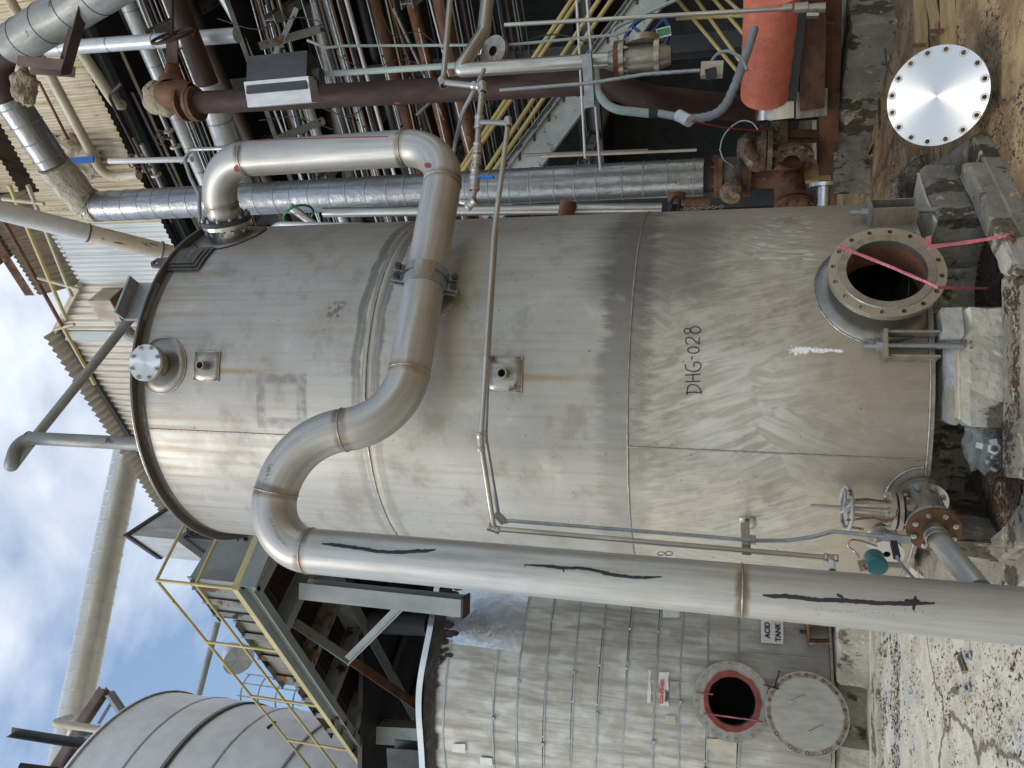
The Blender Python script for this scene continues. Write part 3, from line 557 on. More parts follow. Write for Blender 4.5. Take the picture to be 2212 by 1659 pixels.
# pads with open couplings
for (x, y, s) in ((447, 791, .108), (1091, 808, .118)):
    c_ = tpx(x, y); a = ta(c_); pd = part('patch_plate', curved_pad(a, c_.z, s, .02, .010, True), m['stainless_dirty'], tank)
    part('weld_seam', wobble_tube([tp(a + u * s / TR, c_.z + v * s, .006) for u, v in ((-1, -1), (0, -1), (1, -1), (1, 0), (1, 1), (0, 1), (-1, 1), (-1, 0), (-1, -1))], .005), m['weld'], pd)
    M_ = frame(tp(a, c_.z), rad(a), (0, 0, 1)); b = MB(); b.lathe([(.034, 0), (.034, .085), (.026, .085), (.025, .0), (1e-4, 0)], M_, 24); part('pipe_coupling', b, m['stainless_dirty'], pd)
    b = MB(); b.lathe([(1e-4, .03), (.026, .03)], M_, 20); part('bore_shade', b, m['void_shade'], pd)  # black disc in place of the shade inside the coupling
# blinded nozzle high on the left
c_ = tpx(310, 783, .18); a = ta(c_); z = c_.z; M_ = frame(tp(a, z), rad(a), (0, 0, 1))
part('reinforcing_pad', curved_pad(a, z - .01, .215, .085, .010, half=(0, TZ1 - .08)), m['pad_dark'], tank); part('weld_seam', pad_ring(a, z - .01, .217, .006, (0, TZ1 - .08)), m['weld'], tank)
b = MB(); b.lathe([(.086, 0), (.086, .11)], M_, 32); nz_ = part('nozzle', b, m['stainless_dirty'], tank, 'short nozzle closed by a bolted blind flange')
for k, (o, th, mt) in enumerate(((.135, .028, 'stainless_dirty'), (.168, .028, 'faced'))):
    b = MB(); b.plate(circ(.1375, 44), [], th, M_ @ Matrix.Translation((0, 0, o))); q = link(bpy.data.objects.new('blind_flange' if k else 'weld_neck_flange', b.mesh('f', m['faced'] if k else m[mt], tp(a, z, .168)))); q.parent = nz_; q.location = tp(a, z, .168) - Vector((TX, TY, TZ0))
bolts(nz_, M_ @ Matrix.Translation((0, 0, .168)), 8, .235, .018, .016, 'stainless_bright', PI / 8, .06)
# outlet nozzle at the top right, where the big pipe starts
np_ = tpx(489, 477, .12); NA, NZ = ta(np_), np_.z; nzM = frame(tp(NA, NZ), rad(NA), (0, 0, 1))
part('reinforcing_pad', curved_pad(NA, NZ, .30, .13, .010), m['pad_dark'], tank); part('weld_seam', pad_ring(NA, NZ, .30, .006), m['rust_dark'], tank)
b = MB(); b.lathe([(.137, -.03), (.137, .10)], nzM, 36); nz2 = part('nozzle', b, m['stainless_bright'], tank, 'polished outlet nozzle near the tank top')
b = MB(); b.lathe([(.137, .08), (.2, .08), (.2, .115), (.137, .115)], nzM, 44); part('weld_neck_flange', b, m['stainless_bright'], nz2)
# flat tie bar patch, lug and bracket near the rim
c_ = tpx(405, 560); a = ta(c_); b = MB()
for k in range(3): b.sheet([[tp(a + u, c_.z + dz, .02 + .01 * k) for dz in (-.19 + .03 * k, .16 - .03 * k)] for u in np.linspace(-.11 + .02 * k, .10 - .02 * k, 8)])
part('nameplate_bracket', b, m['rim'], tank, 'grimy empty nameplate bracket under the rim')
c_ = tpx(352, 566, .05); M_ = frame((c_.x, c_.y, TZ1 + .02), rad(ta(c_)), (0, 0, 1)); b = MB(); b.plate([(0, -.06), (.10, -.05), (.135, 0), (.10, .05), (0, .06)], [circ(.022, 12, (.085, 0))], .02, M_); part('lifting_lug', b, m['rim'], tank)
pa = tpx(322, 648, .03); M_ = frame((pa.x, pa.y, TZ1), rad(ta(pa)), (0, 0, 1)); b = MB(); b.box((-.02, -.16, -.03), (.18, .17, .0), M_); b.box((.16, -.16, -.03), (.18, .17, .10), M_); part('rim_bracket', b, m['galv'], tank, 'folded bright bracket sticking up over the rim')
# anchor chairs
def chair(x, y, off=0, lab=None):
    p_ = tpx(x, y); a = ta(p_); M_ = frame(tp(a, 0), rad(a), (0, 0, 1))   # local x up, y sideways
    b = MB(); z0, z1 = TZ0 - .02, TZ0 + .25
    for s in (-1, 1): b.box((z0, s * .072 - .007, -.01), (z1, s * .072 + .007, .115), M_)
    b.box((z1, -.085, -.01), (z1 + .022, .085, .13), M_); ch = part('anchor_chair', b, m['stainless_dirty'], tank, lab)
    MM = Matrix.Translation(tp(a, z1 + .022, .06)); bolt = MB(); bolt.cyl(.018, -.42, .10, MM, 12); part('anchor_rod', bolt, m['galv'], ch); inst('nut', bolt_mesh(.034, .032, 'galv', False), ch, MM); return a
chair(1965, 753, 0, 'front anchor chair with its threaded rod and nut'); chair(1900, 476, 0, 'right hand anchor chair beside the manhole')
# small flanged nozzle low on the right
sp_ = tpx(1868, 463, .0); a = PI * .47; M_ = frame(tp(a, .98), rad(a), (0, 0, 1)); b = MB(); b.lathe([(.045, -.02), (.045, .15), (.11, .15), (.11, .175), (.05, .176), (.045, .1)], M_, 28); part('drain_nozzle', b, m['stainless_bright'], tank, 'small open flanged nozzle low on the right side')
# pad behind the pipe clamp
c_ = tpx(945, 640); CA, CZ = ta(c_), c_.z; part('support_pad', curved_pad(CA, CZ, .16, .02, .012), m['pad_dark'], tank); part('weld_seam', pad_ring(CA, CZ, .161, .006), m['weld'], tank)
# hand lettering on the shell
def stroke_part(name, strokes, hit, r, mat, parent, seg=5, label=None, fl=True):
    b = MB()
    for st in strokes:
        pts = []
        for i in range(len(st) - 1):
            (x0, y0), (x1, y1) = st[i], st[i + 1]; k = max(int(math.hypot(x1 - x0, y1 - y0) / 3), 1)
            pts += [hit(x0 + (x1 - x0) * j / k, y0 + (y1 - y0) * j / k) for j in range(k)]
        pts.append(hit(*st[-1])); b.tube(pts, r, seg)
    return part(name, b, m[mat], parent, label)
def arc(cx, cy, rx, ry, a0, a1, n=12): return [(cx + rx * math.cos(math.radians(a0 + (a1 - a0) * k / n)), cy + ry * math.sin(math.radians(a0 + (a1 - a0) * k / n))) for k in range(n + 1)]
T3 = lambda l: [(1097 + .2513 * a_, 822.9 + .2513 * b_) for a_, b_ in l]; T3b = lambda l: [(1097 + .2513 * a_, 411.4 + .2513 * b_) for a_, b_ in l]
dhg = [T3([(1535, 120), (1542, 112), (1540, 85), (1548, 45), (1580, 30), (1620, 38), (1645, 60), (1660, 95), (1662, 105), (1600, 97), (1530, 100)]), T3([(1662, 108), (1668, 90)]),
       T3b([(1525, 1645), (1655, 1640)]), T3b([(1522, 1588), (1655, 1580)]), T3b([(1590, 1645), (1592, 1584)]),
       T3b([(1523, 1492), (1528, 1530), (1555, 1550), (1600, 1556), (1640, 1545), (1662, 1515), (1655, 1488), (1630, 1476), (1600, 1480), (1598, 1500), (1600, 1515)]),
       T3b([(1583, 1455), (1580, 1440), (1588, 1426)]),
       T3b(arc(1595, 1372, 50, 27, 0, 360, 20)),
       T3b([(1550, 1325), (1530, 1305), (1528, 1275), (1548, 1262), (1580, 1268), (1610, 1295), (1640, 1320), (1648, 1315), (1640, 1290), (1648, 1262)]),
       T3b(arc(1541, 1208, 27, 22, 0, 360, 16)), T3b(arc(1612, 1200, 44, 29, 180, 540, 18))]
stroke_part('marker_lettering', dhg, lambda x, y: tpx(x, y, .0015), .0034, 'ink', tank, label='black handwritten DHG-028')
stroke_part('marker_lettering', [T3(arc(1318, 1484, 33, 14, 0, 360)), T3(arc(1385, 1484, 30, 18, 180, 540)), T3([(1295, 1505), (1310, 1498), (1330, 1503)]), T3([(1358, 1505), (1375, 1500), (1390, 1506)])], lambda x, y: tpx(x, y, .0015), .002, 'ink', tank, label='partly hidden black 28')
tape_end = None

# ================================================================== the big looping pipe in front of the tank
VX, VY = -1.045, 4.135
def vert_at(x, y, X, Y):                                            # point of the vertical line (X,Y) seen at picture column x
    best = min((abs(((RM.T @ (np.array([X, Y, z]) - CAM))[0] / (RM.T @ (np.array([X, Y, z]) - CAM))[2] * F_PX + 1106) - x), z) for z in np.linspace(-1, 12, 2601)); return Vector((X, Y, best[1]))
R10 = .1365
nend = tp(NA, NZ, .115); EE = nend + rad(NA) * .50; EE.z = NZ
lA = vert_at(562, 0, VX, VY); lB = P(631.5, 942, 4.80); lC = P(864.7, 913.7, 4.72); lD = vert_at(969, 0, EE.x, EE.y)
path = [Vector((VX, VY, -.02)), lA, lB, lC, lD, EE, nend + rad(NA) * .02]
pp = fillet(path, [.5, .55, .42, .36, .36], 14)
pipe = thing('process_pipe', 'big looping stainless pipe with black spray marks crossing in front of the tank', 'pipe', (VX, VY, 0))
b = MB(); vl = b.tube(pp, R10, 40)
# weld positions along the run: both ends of every elbow, and one in the riser
wl_, idx = [], []
j = 1
for k in range(5): wl_ += [vl[j], vl[j + 14]]; idx += [j, j + 14]; j += 15
rz = vert_at(1602, 0, VX, VY).z; wl_.append(rz + .02)
part('pipe_run', b, pipe_steel('near stainless pipe', wl_), pipe)
def ring_at(p, d, r, rr, mat, parent, name='weld_bead', seg=28):
    M_ = frame(p, d); q = MB(); q.tube([M_ @ Vector((r * math.cos(2 * PI * k / seg), r * math.sin(2 * PI * k / seg), .0)) for k in range(seg + 1)], rr, 6, caps=False); return part(name, q, m[mat], parent)
for n_i, i in enumerate(idx):
    if n_i and (pp[i] - pp[idx[n_i - 1]]).length < .06: continue
    d = (pp[min(i + 1, len(pp) - 1)] - pp[i - 1]).normalized(); ring_at(pp[i], d, R10 + .001, .0055, 'weld', pipe)
ring_at(Vector((VX, VY, rz)), (0, 0, 1), R10 + .001, .0055, 'weld', pipe)
# black flange with its bolts
fM2 = frame(nend, rad(NA), (0, 0, 1)); b = MB(); b.lathe([(.139, -.004), (.205, -.004), (.205, .034), (.139, .034)], fM2, 44); bf = part('black_flange', b, m['dark_steel'], pipe)
bolts(bf, fM2 @ Matrix.Translation((0, 0, .034)), 12, .362, .017, .018, 'galv', PI / 12, .085)
# spray marks and pen marks lie on the riser's surface
hitV = lambda x, y: CY(x, y, VX, VY, R10 + .0015)
def spray(strokes, hit, w, mat, parent, label):
    for st, ww in zip(strokes, w):
        b = MB(); P1, P2 = [], []
        for i in range(len(st) - 1):
            (x0, y0), (x1, y1) = st[i], st[i + 1]; k = max(int(math.hypot(x1 - x0, y1 - y0) / 4), 1)
            for j in range(k + (i == len(st) - 2)):
                x, y = x0 + (x1 - x0) * j / k, y0 + (y1 - y0) * j / k; L = math.hypot(x1 - x0, y1 - y0); nx, ny = -(y1 - y0) / L, (x1 - x0) / L
                tt = (i + j / k) / (len(st) - 1); taper = min(1, 6 * min(tt, 1 - tt) + .35); ww_ = ww * 1.45; hw = ww_ * taper * (1 + .35 * mnoise.noise(Vector((x * .09, y * .09, 0)))); hw2 = ww_ * taper * (1 + .5 * mnoise.noise(Vector((x * .13, y * .1, 9))))
                P1.append(hit(x + nx * hw, y + ny * hw)); P2.append(hit(x - nx * hw2, y - ny * hw2))
        b.sheet([P1, [hit_mid(a_, c_) for a_, c_ in zip(P1, P2)], P2]); part('spray_mark', b, m[mat], parent, label)
def hit_mid(a, c): q = (a + c) / 2; d = Vector((q.x - VX, q.y - VY, 0)); d = d.normalized() * (R10 + .0032); return Vector((VX + d.x, VY + d.y, q.z))
# picture coordinates of the three marks
r3 = lambda l: [(548.6 + .2513 * a_, 822.9 + .2513 * b_) for a_, b_ in l]; r4 = lambda l: [(1646 + .256 * a_, 1234.4 + .256 * b_) for a_, b_ in l]; r43 = lambda l: [(1097 + .2559 * a_, 1234.4 + .2559 * b_) for a_, b_ in l]
spray([r3([(583, 1398), (720, 1412), (900, 1436), (1060, 1465), (1200, 1472), (1330, 1468), (1400, 1460), (1470, 1462), (1560, 1448)])], hitV, [2.6], 'ink', pipe, 'upper black spray line')
spray([T3([(140, 1580), (330, 1590), (480, 1608), (600, 1606), (700, 1618), (800, 1640), (870, 1655)]) + r43([(800, 12), (900, 30), (1060, 50), (1180, 50), (1300, 45)])], hitV, [2.3], 'ink', pipe, 'middle black spray line')
spray([T3([(478, 1606), (480, 1646)]), T3([(142, 1578), (150, 1605)])], hitV, [1.1, 1.2], 'ink', pipe, None)
spray([r4([(5, 200), (100, 210), (200, 208), (320, 222), (480, 243), (600, 242), (760, 250), (1000, 268), (1200, 272), (1300, 270), (1460, 268)]), r4([(630, 190), (690, 225)]), r4([(1295, 205), (1290, 250), (1278, 330)]), r4([(1200, 252), (1330, 250)])], hitV, [3.2, 2.2, 2.4, 3.0], 'ink', pipe, 'lower black spray line')
dots = MB()
for k in range(46):
    x = 1646 + .256 * rng.uniform(440, 1490); y = 1234.4 + .256 * (rng.uniform(285, 330) + (x - 1760) * .12 + abs(rng.normal()) * 22); rr = rng.uniform(.4, 1.0)
    c_ = [hitV(x + rr * math.cos(a_) * 1.3, y + rr * math.sin(a_)) for a_ in np.linspace(0, 2 * PI, 7)[:-1]]; dots.add(c_, [tuple(range(6))])
part('paint_spatter', dots, m['ink'], pipe, kind='stuff')
# grey pencil writing on the top elbows, red dabs
elb = MB()
def on_pipe(x, y, off=.0015):                                        # first hit of the picture ray with the run, by stepping to the nearest surface
    r = ray(x, y); best = None
    for i in range(len(pp) - 1):
        a_, e_ = np.array(pp[i]), np.array(pp[i + 1]); d = e_ - a_; L = np.linalg.norm(d); d = d / L
        o = CAM - a_; rp2 = r - (r @ d) * d; op2 = o - (o @ d) * d; A, B_, C_ = rp2 @ rp2, rp2 @ op2, op2 @ op2 - (R10 + off) ** 2; q = B_ * B_ - A * C_
        if q < 0: continue
        t_ = (-B_ - math.sqrt(q)) / A; h = (CAM + t_ * r - a_) @ d
        if -.01 <= h <= L + .01 and (best is None or t_ < best): best = t_
    return V(CAM + (best or 5) * r)
def onp(strokes, r, mat, label): return stroke_part('pen_mark', strokes, on_pipe, r, mat, pipe, 4, label)
L3 = lambda l: [(548.6 + .2513 * a_, 822.9 + .2513 * b_) for a_, b_ in l]
onp([L3([(100, 835), (95, 850), (110, 855), (128, 848)]), L3([(98, 810), (120, 818), (112, 800), (150, 803)]), L3(arc(125, 775, 12, 9, 0, 360, 8)), L3([(100, 780), (118, 772)]), L3(arc(125, 752, 12, 9, 0, 360, 8)), L3([(103, 758), (118, 750)]), L3([(112, 738), (135, 735)]), L3([(115, 722), (165, 720)])], .0013, 'pencil', 'pencilled C4664')
s10 = [([(285, 1425), (262, 1405)]), arc(252, 1392, 14, 9, 0, 360, 8), ([(240, 1372), (225, 1378)]), arc(215, 1350, 14, 9, 0, 360, 8), ([(205, 1335), (190, 1320), (200, 1312), (185, 1300)]), arc(180, 1285, 12, 8, 0, 360, 8), ([(170, 1270), (165, 1260)]), ([(178, 1250), (150, 1238)]), ([(150, 1252), (175, 1236)]), ([(165, 1225), (140, 1212)]), ([(140, 1226), (162, 1210)]), ([(152, 1200), (128, 1196), (145, 1188), (122, 1182)])]
onp([L3(q) for q in s10], .0011, 'pencil', 'pencilled line number')
spray([[(505, 354), (513, 366), (520, 372)], [(512, 356), (519, 364)]], on_pipe, [3.5, 3], 'ink_pink', pipe, 'red dab on the upper elbow') if False else None
def blotch(cx, cy, rx, ry, mat, label):
    q = MB(); c_ = [on_pipe(cx + rx * math.cos(a_) * (1 + .3 * mnoise.noise(Vector((a_, cx, 0)))), cy + ry * math.sin(a_) * (1 + .3 * mnoise.noise(Vector((a_, 3, cy))))) for a_ in np.linspace(0, 2 * PI, 17)[:-1]]; q.add(c_ + [on_pipe(cx, cy)], [(i, (i + 1) % 16, 16) for i in range(16)], None, True); part('paint_dab', q, m[mat], pipe, label)
blotch(512, 364, 6.5, 8, 'ink_pink', 'dark red dab on the upper elbow'); blotch(924, 357, 7.5, 6.5, 'ink_pink', 'dark red dab on the lower right elbow')
onp([[(556, 304), (600, 301), (700, 298), (780, 296), (838, 295)]], .004, 'ink_pink', 'thin dark red line along the right hand riser')

# pipe clamp holding the loop to the tank
c1 = (lC * .60 + lD * .40); dirp = (lD - lC).normalized()
def near_line(x, y):
    best = min((abs(0), 9),) if False else None; bt = min(((abs((RM.T @ (np.array(lC + (lD - lC) * t_) - CAM))[1] / (RM.T @ (np.array(lC + (lD - lC) * t_) - CAM))[2] * F_PX + 829.5 - y), t_) for t_ in np.linspace(0, 1, 400))); return lC + (lD - lC) * bt[1]
clc = near_line(0, 604); upv = Vector((0, 0, 1)); sidev = dirp.cross(upv).normalized()
toc = (Vector(CAM) - clc); toc = (toc - dirp * toc.dot(dirp)).normalized(); upc = dirp.cross(toc).normalized(); upc = upc if upc.z > 0 else -upc
clamp = thing('pipe_clamp', 'grey two-bolt pipe clamp holding the looping pipe in front of the tank', 'clamp', clc)
for k, s in enumerate((-.040, .040)):
    for half, sg in (('front_half', 1), ('back_half', -1)):
        q = MB(); C0 = clc + dirp * s; rr, tk, hw = R10 + .004, .012, .026; rows = []
        prof = [(-1, 1), (1, 1), (1, 0), (-1, 0), (-1, 1)]
        seq = []
        for a_ in np.linspace(-80, 80, 18): seq.append((math.cos(math.radians(a_)), math.sin(math.radians(a_)), 0))
        pts_i = [C0 + toc * sg * (.02) + upc * -(rr + .085)] + [C0 + toc * sg * .02 + upc * -(rr + .012)] + [C0 + toc * sg * max(rr * c__, .02) + upc * rr * s__ for c__, s__, _ in seq] + [C0 + toc * sg * .02 + upc * (rr + .012), C0 + toc * sg * .02 + upc * (rr + .085)]
        pts_o = [p_ + (toc * sg * tk if i in (0, 1, len(pts_i) - 1, len(pts_i) - 2) else (p_ - C0).normalized() * tk) for i, p_ in enumerate(pts_i)]
        g = [[a_ - dirp * hw for a_ in pts_o], [a_ + dirp * hw for a_ in pts_o], [a_ + dirp * hw for a_ in pts_i], [a_ - dirp * hw for a_ in pts_i], [a_ - dirp * hw for a_ in pts_o]]
        q.sheet([list(x_) for x_ in zip(*g)]); q.sm = [False] * len(q.sm)
        for e_ in (0, -1): q.add([g[0][e_], g[1][e_], g[2][e_], g[3][e_]], [(0, 1, 2, 3)])
        part('clamp_' + half, q, m['clampm'] if 'clampm' in m else m.setdefault('clampm', simple('blue-grey painted clamp', (.20, .235, .26), (.15, .175, .19), .5)), clamp)
    for sg in (-1, 1):
        M_ = frame(clc + dirp * s + upc * sg * (rr + .052), toc, upc); q = MB(); q.cyl(.012, -.05, .062, M_, 12); bl = part('clamp_bolt', q, m['dark_steel'], clamp)
        inst('nut', bolt_mesh(.024, .022, 'dark_steel', False), bl, M_ @ Matrix.Translation((0, 0, .033))); 
q = MB(); q.sheet([[clc + dirp * d_ + toc * (R10 + .019) * math.cos(a_) + upc * (R10 + .019) * math.sin(a_) for d_ in (-.062, .062)] for a_ in np.linspace(-.35, .6, 9)]); part('wear_pad', q, m['stainless_dirty'], clamp)
back = tp(CA, CZ, .0); q = MB(); q.beam(back, clc - toc * (R10 + .03), 'box', .09, .09); part('support_arm', q, m['stainless_dirty'], clamp)

# ================================================================== thin lines across the front of the tank
def run(label, pts, w, mat, name='pipe', cat='pipe', fr=None, parent=None, group=None, n=5, seg=12, r=None):
    pts = [Vector(p) for p in pts]; r = r or rp_(w, pts[len(pts) // 2]); q = MB(); q.tube(fillet(pts, fr if fr else r * 2.2, n), r, seg)
    if parent is not None: return part(name, q, m[mat], parent, label), r
    return solo(name, q, m[mat], label, cat, group), r
def fitting(parent, p, d, r, L, mat='stainless', name='fitting'):
    q = MB(); M_ = frame(Vector(p) - Vector(d).normalized() * L / 2, d); q.lathe([(r * .8, 0), (r, 0), (r * 1.05, L * .15), (r * .95, L * .3), (r * .95, L * .7), (r * 1.05, L * .85), (r, L), (r * .8, L)], M_, 16); return part(name, q, m[mat], parent)
line = thing('sample_line', 'thin stainless line running across the front of the tank and down beside the big riser', 'pipe', P(1098, 265, 4.8))
lp = [P(1047, 264, 4.95), P(1098, 265, 4.75), P(1068, 500, 4.55), P(1050, 770, 4.42), P(1038, 955, 4.42), P(1067, 1142, 4.43), P(1795, 1206, 4.05), P(1797, 1224, 4.0)]
q = MB(); q.tube(fillet(lp, .03, 4), .0165, 14); part('line_pipe', q, m['stainless'], line)
for i, L in ((1, .07), (4, .11), (5, .07), (6, .07)): fitting(line, lp[i], (lp[i + 1] - lp[i - 1]), .024, L)
fitting(line, lp[7], lp[7] - lp[6], .02, .06, 'white_plastic', 'end_cap')
cond = thing('conduit', 'slim galvanized conduit following the thin stainless line down the left of the tank', 'conduit', P(1050, 770, 4.5))
cp = [P(1072, 500, 4.62), P(1055, 775, 4.49), P(1049, 945, 4.49), P(1077, 1112, 4.52), P(1083, 1130, 4.5), P(1100, 1125, 4.5), P(1500, 1157, 4.28), P(1624, 1168, 4.2), P(1700, 1168, 4.18), P(1755, 1160, 4.12), P(1800, 1148, 4.1), P(1912, 1160, 4.0)]
q = MB(); q.tube(fillet(cp, .05, 5), .0115, 12); part('conduit_run', q, m['galv'], cond)
for i, L in ((2, .08),): fitting(cond, cp[i], cp[i + 1] - cp[i - 1], .015, L, 'galv')
e_ = P(1082, 1122, 4.5); q = MB(); q.beam(P(1070, 1108, 4.5), P(1090, 1128, 4.5), 'box', .034, .034); part('elbow_fitting', q, m['mint'], cond)
q = MB(); q.beam(P(1910, 1160, 4.0), P(1965, 1166, 3.97), 'box', .04, .045); cb = part('junction_fitting', q, m['galv'], cond); q = MB(); q.beam(P(1930, 1172, 3.97), P(1938, 1205, 3.9), 'box', .03, .03); part('cable_gland', q, m['rubber'], cb)
q = MB(); q.tube(fillet([P(1936, 1200, 3.9), P(1945, 1218, 3.88), P(1972, 1248, 3.95), P(2010, 1275, 4.2)], .1, 6), .009, 10); part('cable', q, m['grey_plastic'], cond)
# standoff bracket on the shell for both lines
c_ = tpx(1614, 1128); a = ta(c_); brk = thing('pipe_bracket', 'small stainless standoff bracket holding the thin lines at the lower left of the tank', 'bracket', c_)
part('base_plate', curved_pad(a, c_.z, .052, .01, .012, True, n=24), m['stainless'], brk)
q = MB(); q.beam(tp(a, c_.z, .0), P(1612, 1140, 4.45), 'box', .03, .03); part('arm', q, m['stainless_dirty'], brk)
q = MB(); q.beam(P(1609, 1130, 4.42), P(1613, 1198, 4.12), 'box', .006, .048, up=(0, 0, 1)); part('strap', q, m['stainless'], brk)
fitting(brk, P(1626, 1166, 4.19), (0, 0, 1), .026, .03, 'galv', 'pipe_clip')
c_ = tpx(1060, 772); q = MB(); q.beam(tpx(1062, 772, .0), P(1058, 773, 4.42), 'box', .012, .03); solo('pipe_clip', q, m['rust'], 'little rusty clip fastening the thin lines above the lower coupling', 'clip')

# process tubing with blue ball valve right of the tank
tub = thing('sample_tubing', 'right hand stainless sample tubing with unions and a blue-handled ball valve', 'tubing', P(1038, 188, 5))
d0 = 5.0
tp1 = [P(973, -10, 5.6), P(957, 178, 5.3), P(1030, 186, 5.1), P(1042, 190, 5.05), P(1035, 262, 5.0), P(1025, 410, 5.0), P(1018, 440, 5.0), P(996, 436, 5.05)]
q = MB(); q.tube(fillet(tp1, .03, 4), .021, 12); part('tube_run', q, m['stainless'], tub)
for i in (1, 2, 3, 6): fitting(tub, tp1[i], tp1[i + 1] - tp1[i - 1], .03, .075)
for x, y, w_ in ((1035, 264, .085), (1032, 320, .07), (1030, 345, .06), (1026, 375, .06)): fitting(tub, P(x, y, 5.0), tp1[5] - tp1[4], .031, w_, 'stainless', 'union')
fitting(tub, P(1025, 395, 5.0), tp1[5] - tp1[4], .036, .10, 'stainless', 'ball_valve'); q = MB(); q.beam(P(1032, 382, 4.95), P(1066, 383, 4.92), 'box', .012, .032); part('valve_handle', q, m.setdefault('blue_lever', simple('blue lever', (.02, .12, .45), (.02, .10, .38), .4)), tub)
q = MB(); q.tube(fillet([P(1035, 264, 5.0), P(1047, 264, 4.95), P(1098, 266, 4.75)], .02, 3), .017, 12); part('branch', q, m['stainless'], tub)
run('grey flexible conduit with two couplings curving left of the sample tubing', [P(1046, 150, 5.6), P(1025, 195, 5.5), P(1000, 240, 5.6), P(985, 300, 5.8), P(978, 345, 6.2)], 9, 'grey_plastic', 'conduit', 'conduit', .3)

# ================================================================== valve set at the foot of the tank (lower left)
c_ = tpx(1995, 1090); FA = math.radians(-33)
gv = thing('gate_valve', 'stainless gate valve with handwheel and rusty chain at the left foot of the tank', 'valve', P(2000, 1085, 4.3))
vc = P(2003, 1108, 4.32)                                               # centre of the body
tdir = Vector((-.42, -.88, 0)).normalized(); M1 = frame(vc, tdir, (0, 0, 1))
nb_ = vc - tdir * .45
b = MB(); b.lathe([(.075, -.42), (.075, -.13)], M1, 28); part('inlet_neck', b, m['stainless'], gv)
c2 = tpx(1985, 1075); part('repad', pad_ring(ta(c2), c2.z - .02, .20, .008, (TZ0 + .01, 9)), m['weld'], gv, 'half-round weld on the shell around the outlet')
for o, md, th in ((-.16, 'stainless', .028), (-.13, 'stainless_bright', .026), (.12, 'stainless_bright', .026)):
    b = MB(); b.lathe([(.06, 0), (.135, 0), (.135, th), (.06, th)], M1 @ Matrix.Translation((0, 0, o)), 40); part('flange', b, m[md], gv)
b = MB(); b.lathe([(.13, .147), (.138, .150), (.138, .168), (.06, .168)], M1, 40); rf = part('rusty_flange', b, m.setdefault('rust_mid', simple('deep brown rust', (.17, .075, .028), (.09, .042, .02), .75, 0, 7, (1, 1, 1), .5, 50, .004)), gv, 'outlet flange coated with rust'); bolts(rf, M1 @ Matrix.Translation((0, 0, .168)), 8, .215, .016, .014, 'stainless_bright', PI / 8)
bolts(gv, M1 @ Matrix.Translation((0, 0, -.104)), 8, .215, .015, .014, 'stainless', PI / 8)
b = MB(); b.lathe([(.085, -.13), (.10, -.05), (.10, .05), (.085, .13)], M1, 28, True); b.lathe([(.085, -.06), (.07, .12)], frame(vc, (0, 0, 1)), 24); part('valve_body', b, m['stainless_dirty'], gv)
U_ = Matrix.Translation(vc)
for o in (.14, .175): b = MB(); b.lathe([(.02, 0), (.112, 0), (.112, .022), (.02, .022)], U_ @ Matrix.Translation((0, 0, o)), 36); bn_ = part('bonnet_flange', b, m['stainless'], gv); 
bolts(bn_, U_ @ Matrix.Translation((0, 0, .197)), 8, .19, .012, .012, 'stainless', .2, .075)
b = MB()
for s in (-1, 1): b.beam(vc + Vector((s * .05, 0, .19)), vc + Vector((s * .035, 0, .40)), 'box', .018, .028, up=(0, 1, 0))
b.cyl(.042, .385, .41, U_, 20); part('yoke', b, m['stainless_dirty'], gv)
b = MB(); b.cyl(.0125, .17, .62, U_, 12); part('stem', b, m['stainless'], gv)
HM = Matrix.Translation(vc + Vector((0, 0, .425))) @ Matrix.Rotation(.12, 4, 'X')
b = MB(); b.tube([HM @ Vector((.125 * math.cos(k * PI / 16), .125 * math.sin(k * PI / 16), .0)) for k in range(33)], .0125, 10, False)
for k in range(4): b.tube([HM @ Vector((.02 * math.cos(k * PI / 2 + .4), .02 * math.sin(k * PI / 2 + .4), 0)), HM @ Vector((.12 * math.cos(k * PI / 2 + .4), .12 * math.sin(k * PI / 2 + .4), 0))], .008, 8)
b.cyl(.026, -.02, .02, HM, 14); part('handwheel', b, m.setdefault('chip_grey', simple('chipped grey enamel', (.40, .40, .38), (.28, .28, .26), .5, 0, 9, (1, 1, 1), .3, 40, .003, [(RUST, .60, 14, (1, 1, 1))])), gv)
def chain(parent, pts, mat='rust', link_len=.022, r=.0028, name='chain'):
    pts = fillet([Vector(p) for p in pts], .05, 3); b = MB(); acc = 0; i = 0; L = 0
    tot = sum((pts[k + 1] - pts[k]).length for k in range(len(pts) - 1)); n = int(tot / (link_len * .8))
    for k in range(n):
        s = k * link_len * .8; j = 0
        while j < len(pts) - 2 and s > (pts[j + 1] - pts[j]).length: s -= (pts[j + 1] - pts[j]).length; j += 1
        d = (pts[j + 1] - pts[j]).normalized(); c = pts[j] + d * s; M_ = frame(c, d) @ Matrix.Rotation(PI / 2 * (k % 2) + .4, 4, 'Z')
        b.tube([M_ @ Vector((link_len * .28 * math.cos(t_), 0, link_len * .55 * math.sin(t_))) for t_ in np.linspace(0, 2 * PI, 9)], r, 5, False)
    return part(name, b, m[mat], parent)
chain(gv, [vc + Vector((.06, -.11, .43)), vc + Vector((.07, -.09, .33)), vc + Vector((.06, -.09, .2))]); chain(gv, [vc + Vector((-.05, -.12, .43)), vc + Vector((-.03, -.11, .30)), vc + Vector((-.05, -.10, .19)), vc + Vector((.05, -.12, .17))]); chain(gv, [vc + Vector((-.1, -.05, .42)), vc + Vector((-.11, -.05, .33))])
o1 = vc + tdir * .168; o2 = P(2095, 1270, 3.75); drain = thing('drain_pipe', 'short stainless pipe leaving the rusty valve flange towards the big riser', 'pipe', o1)
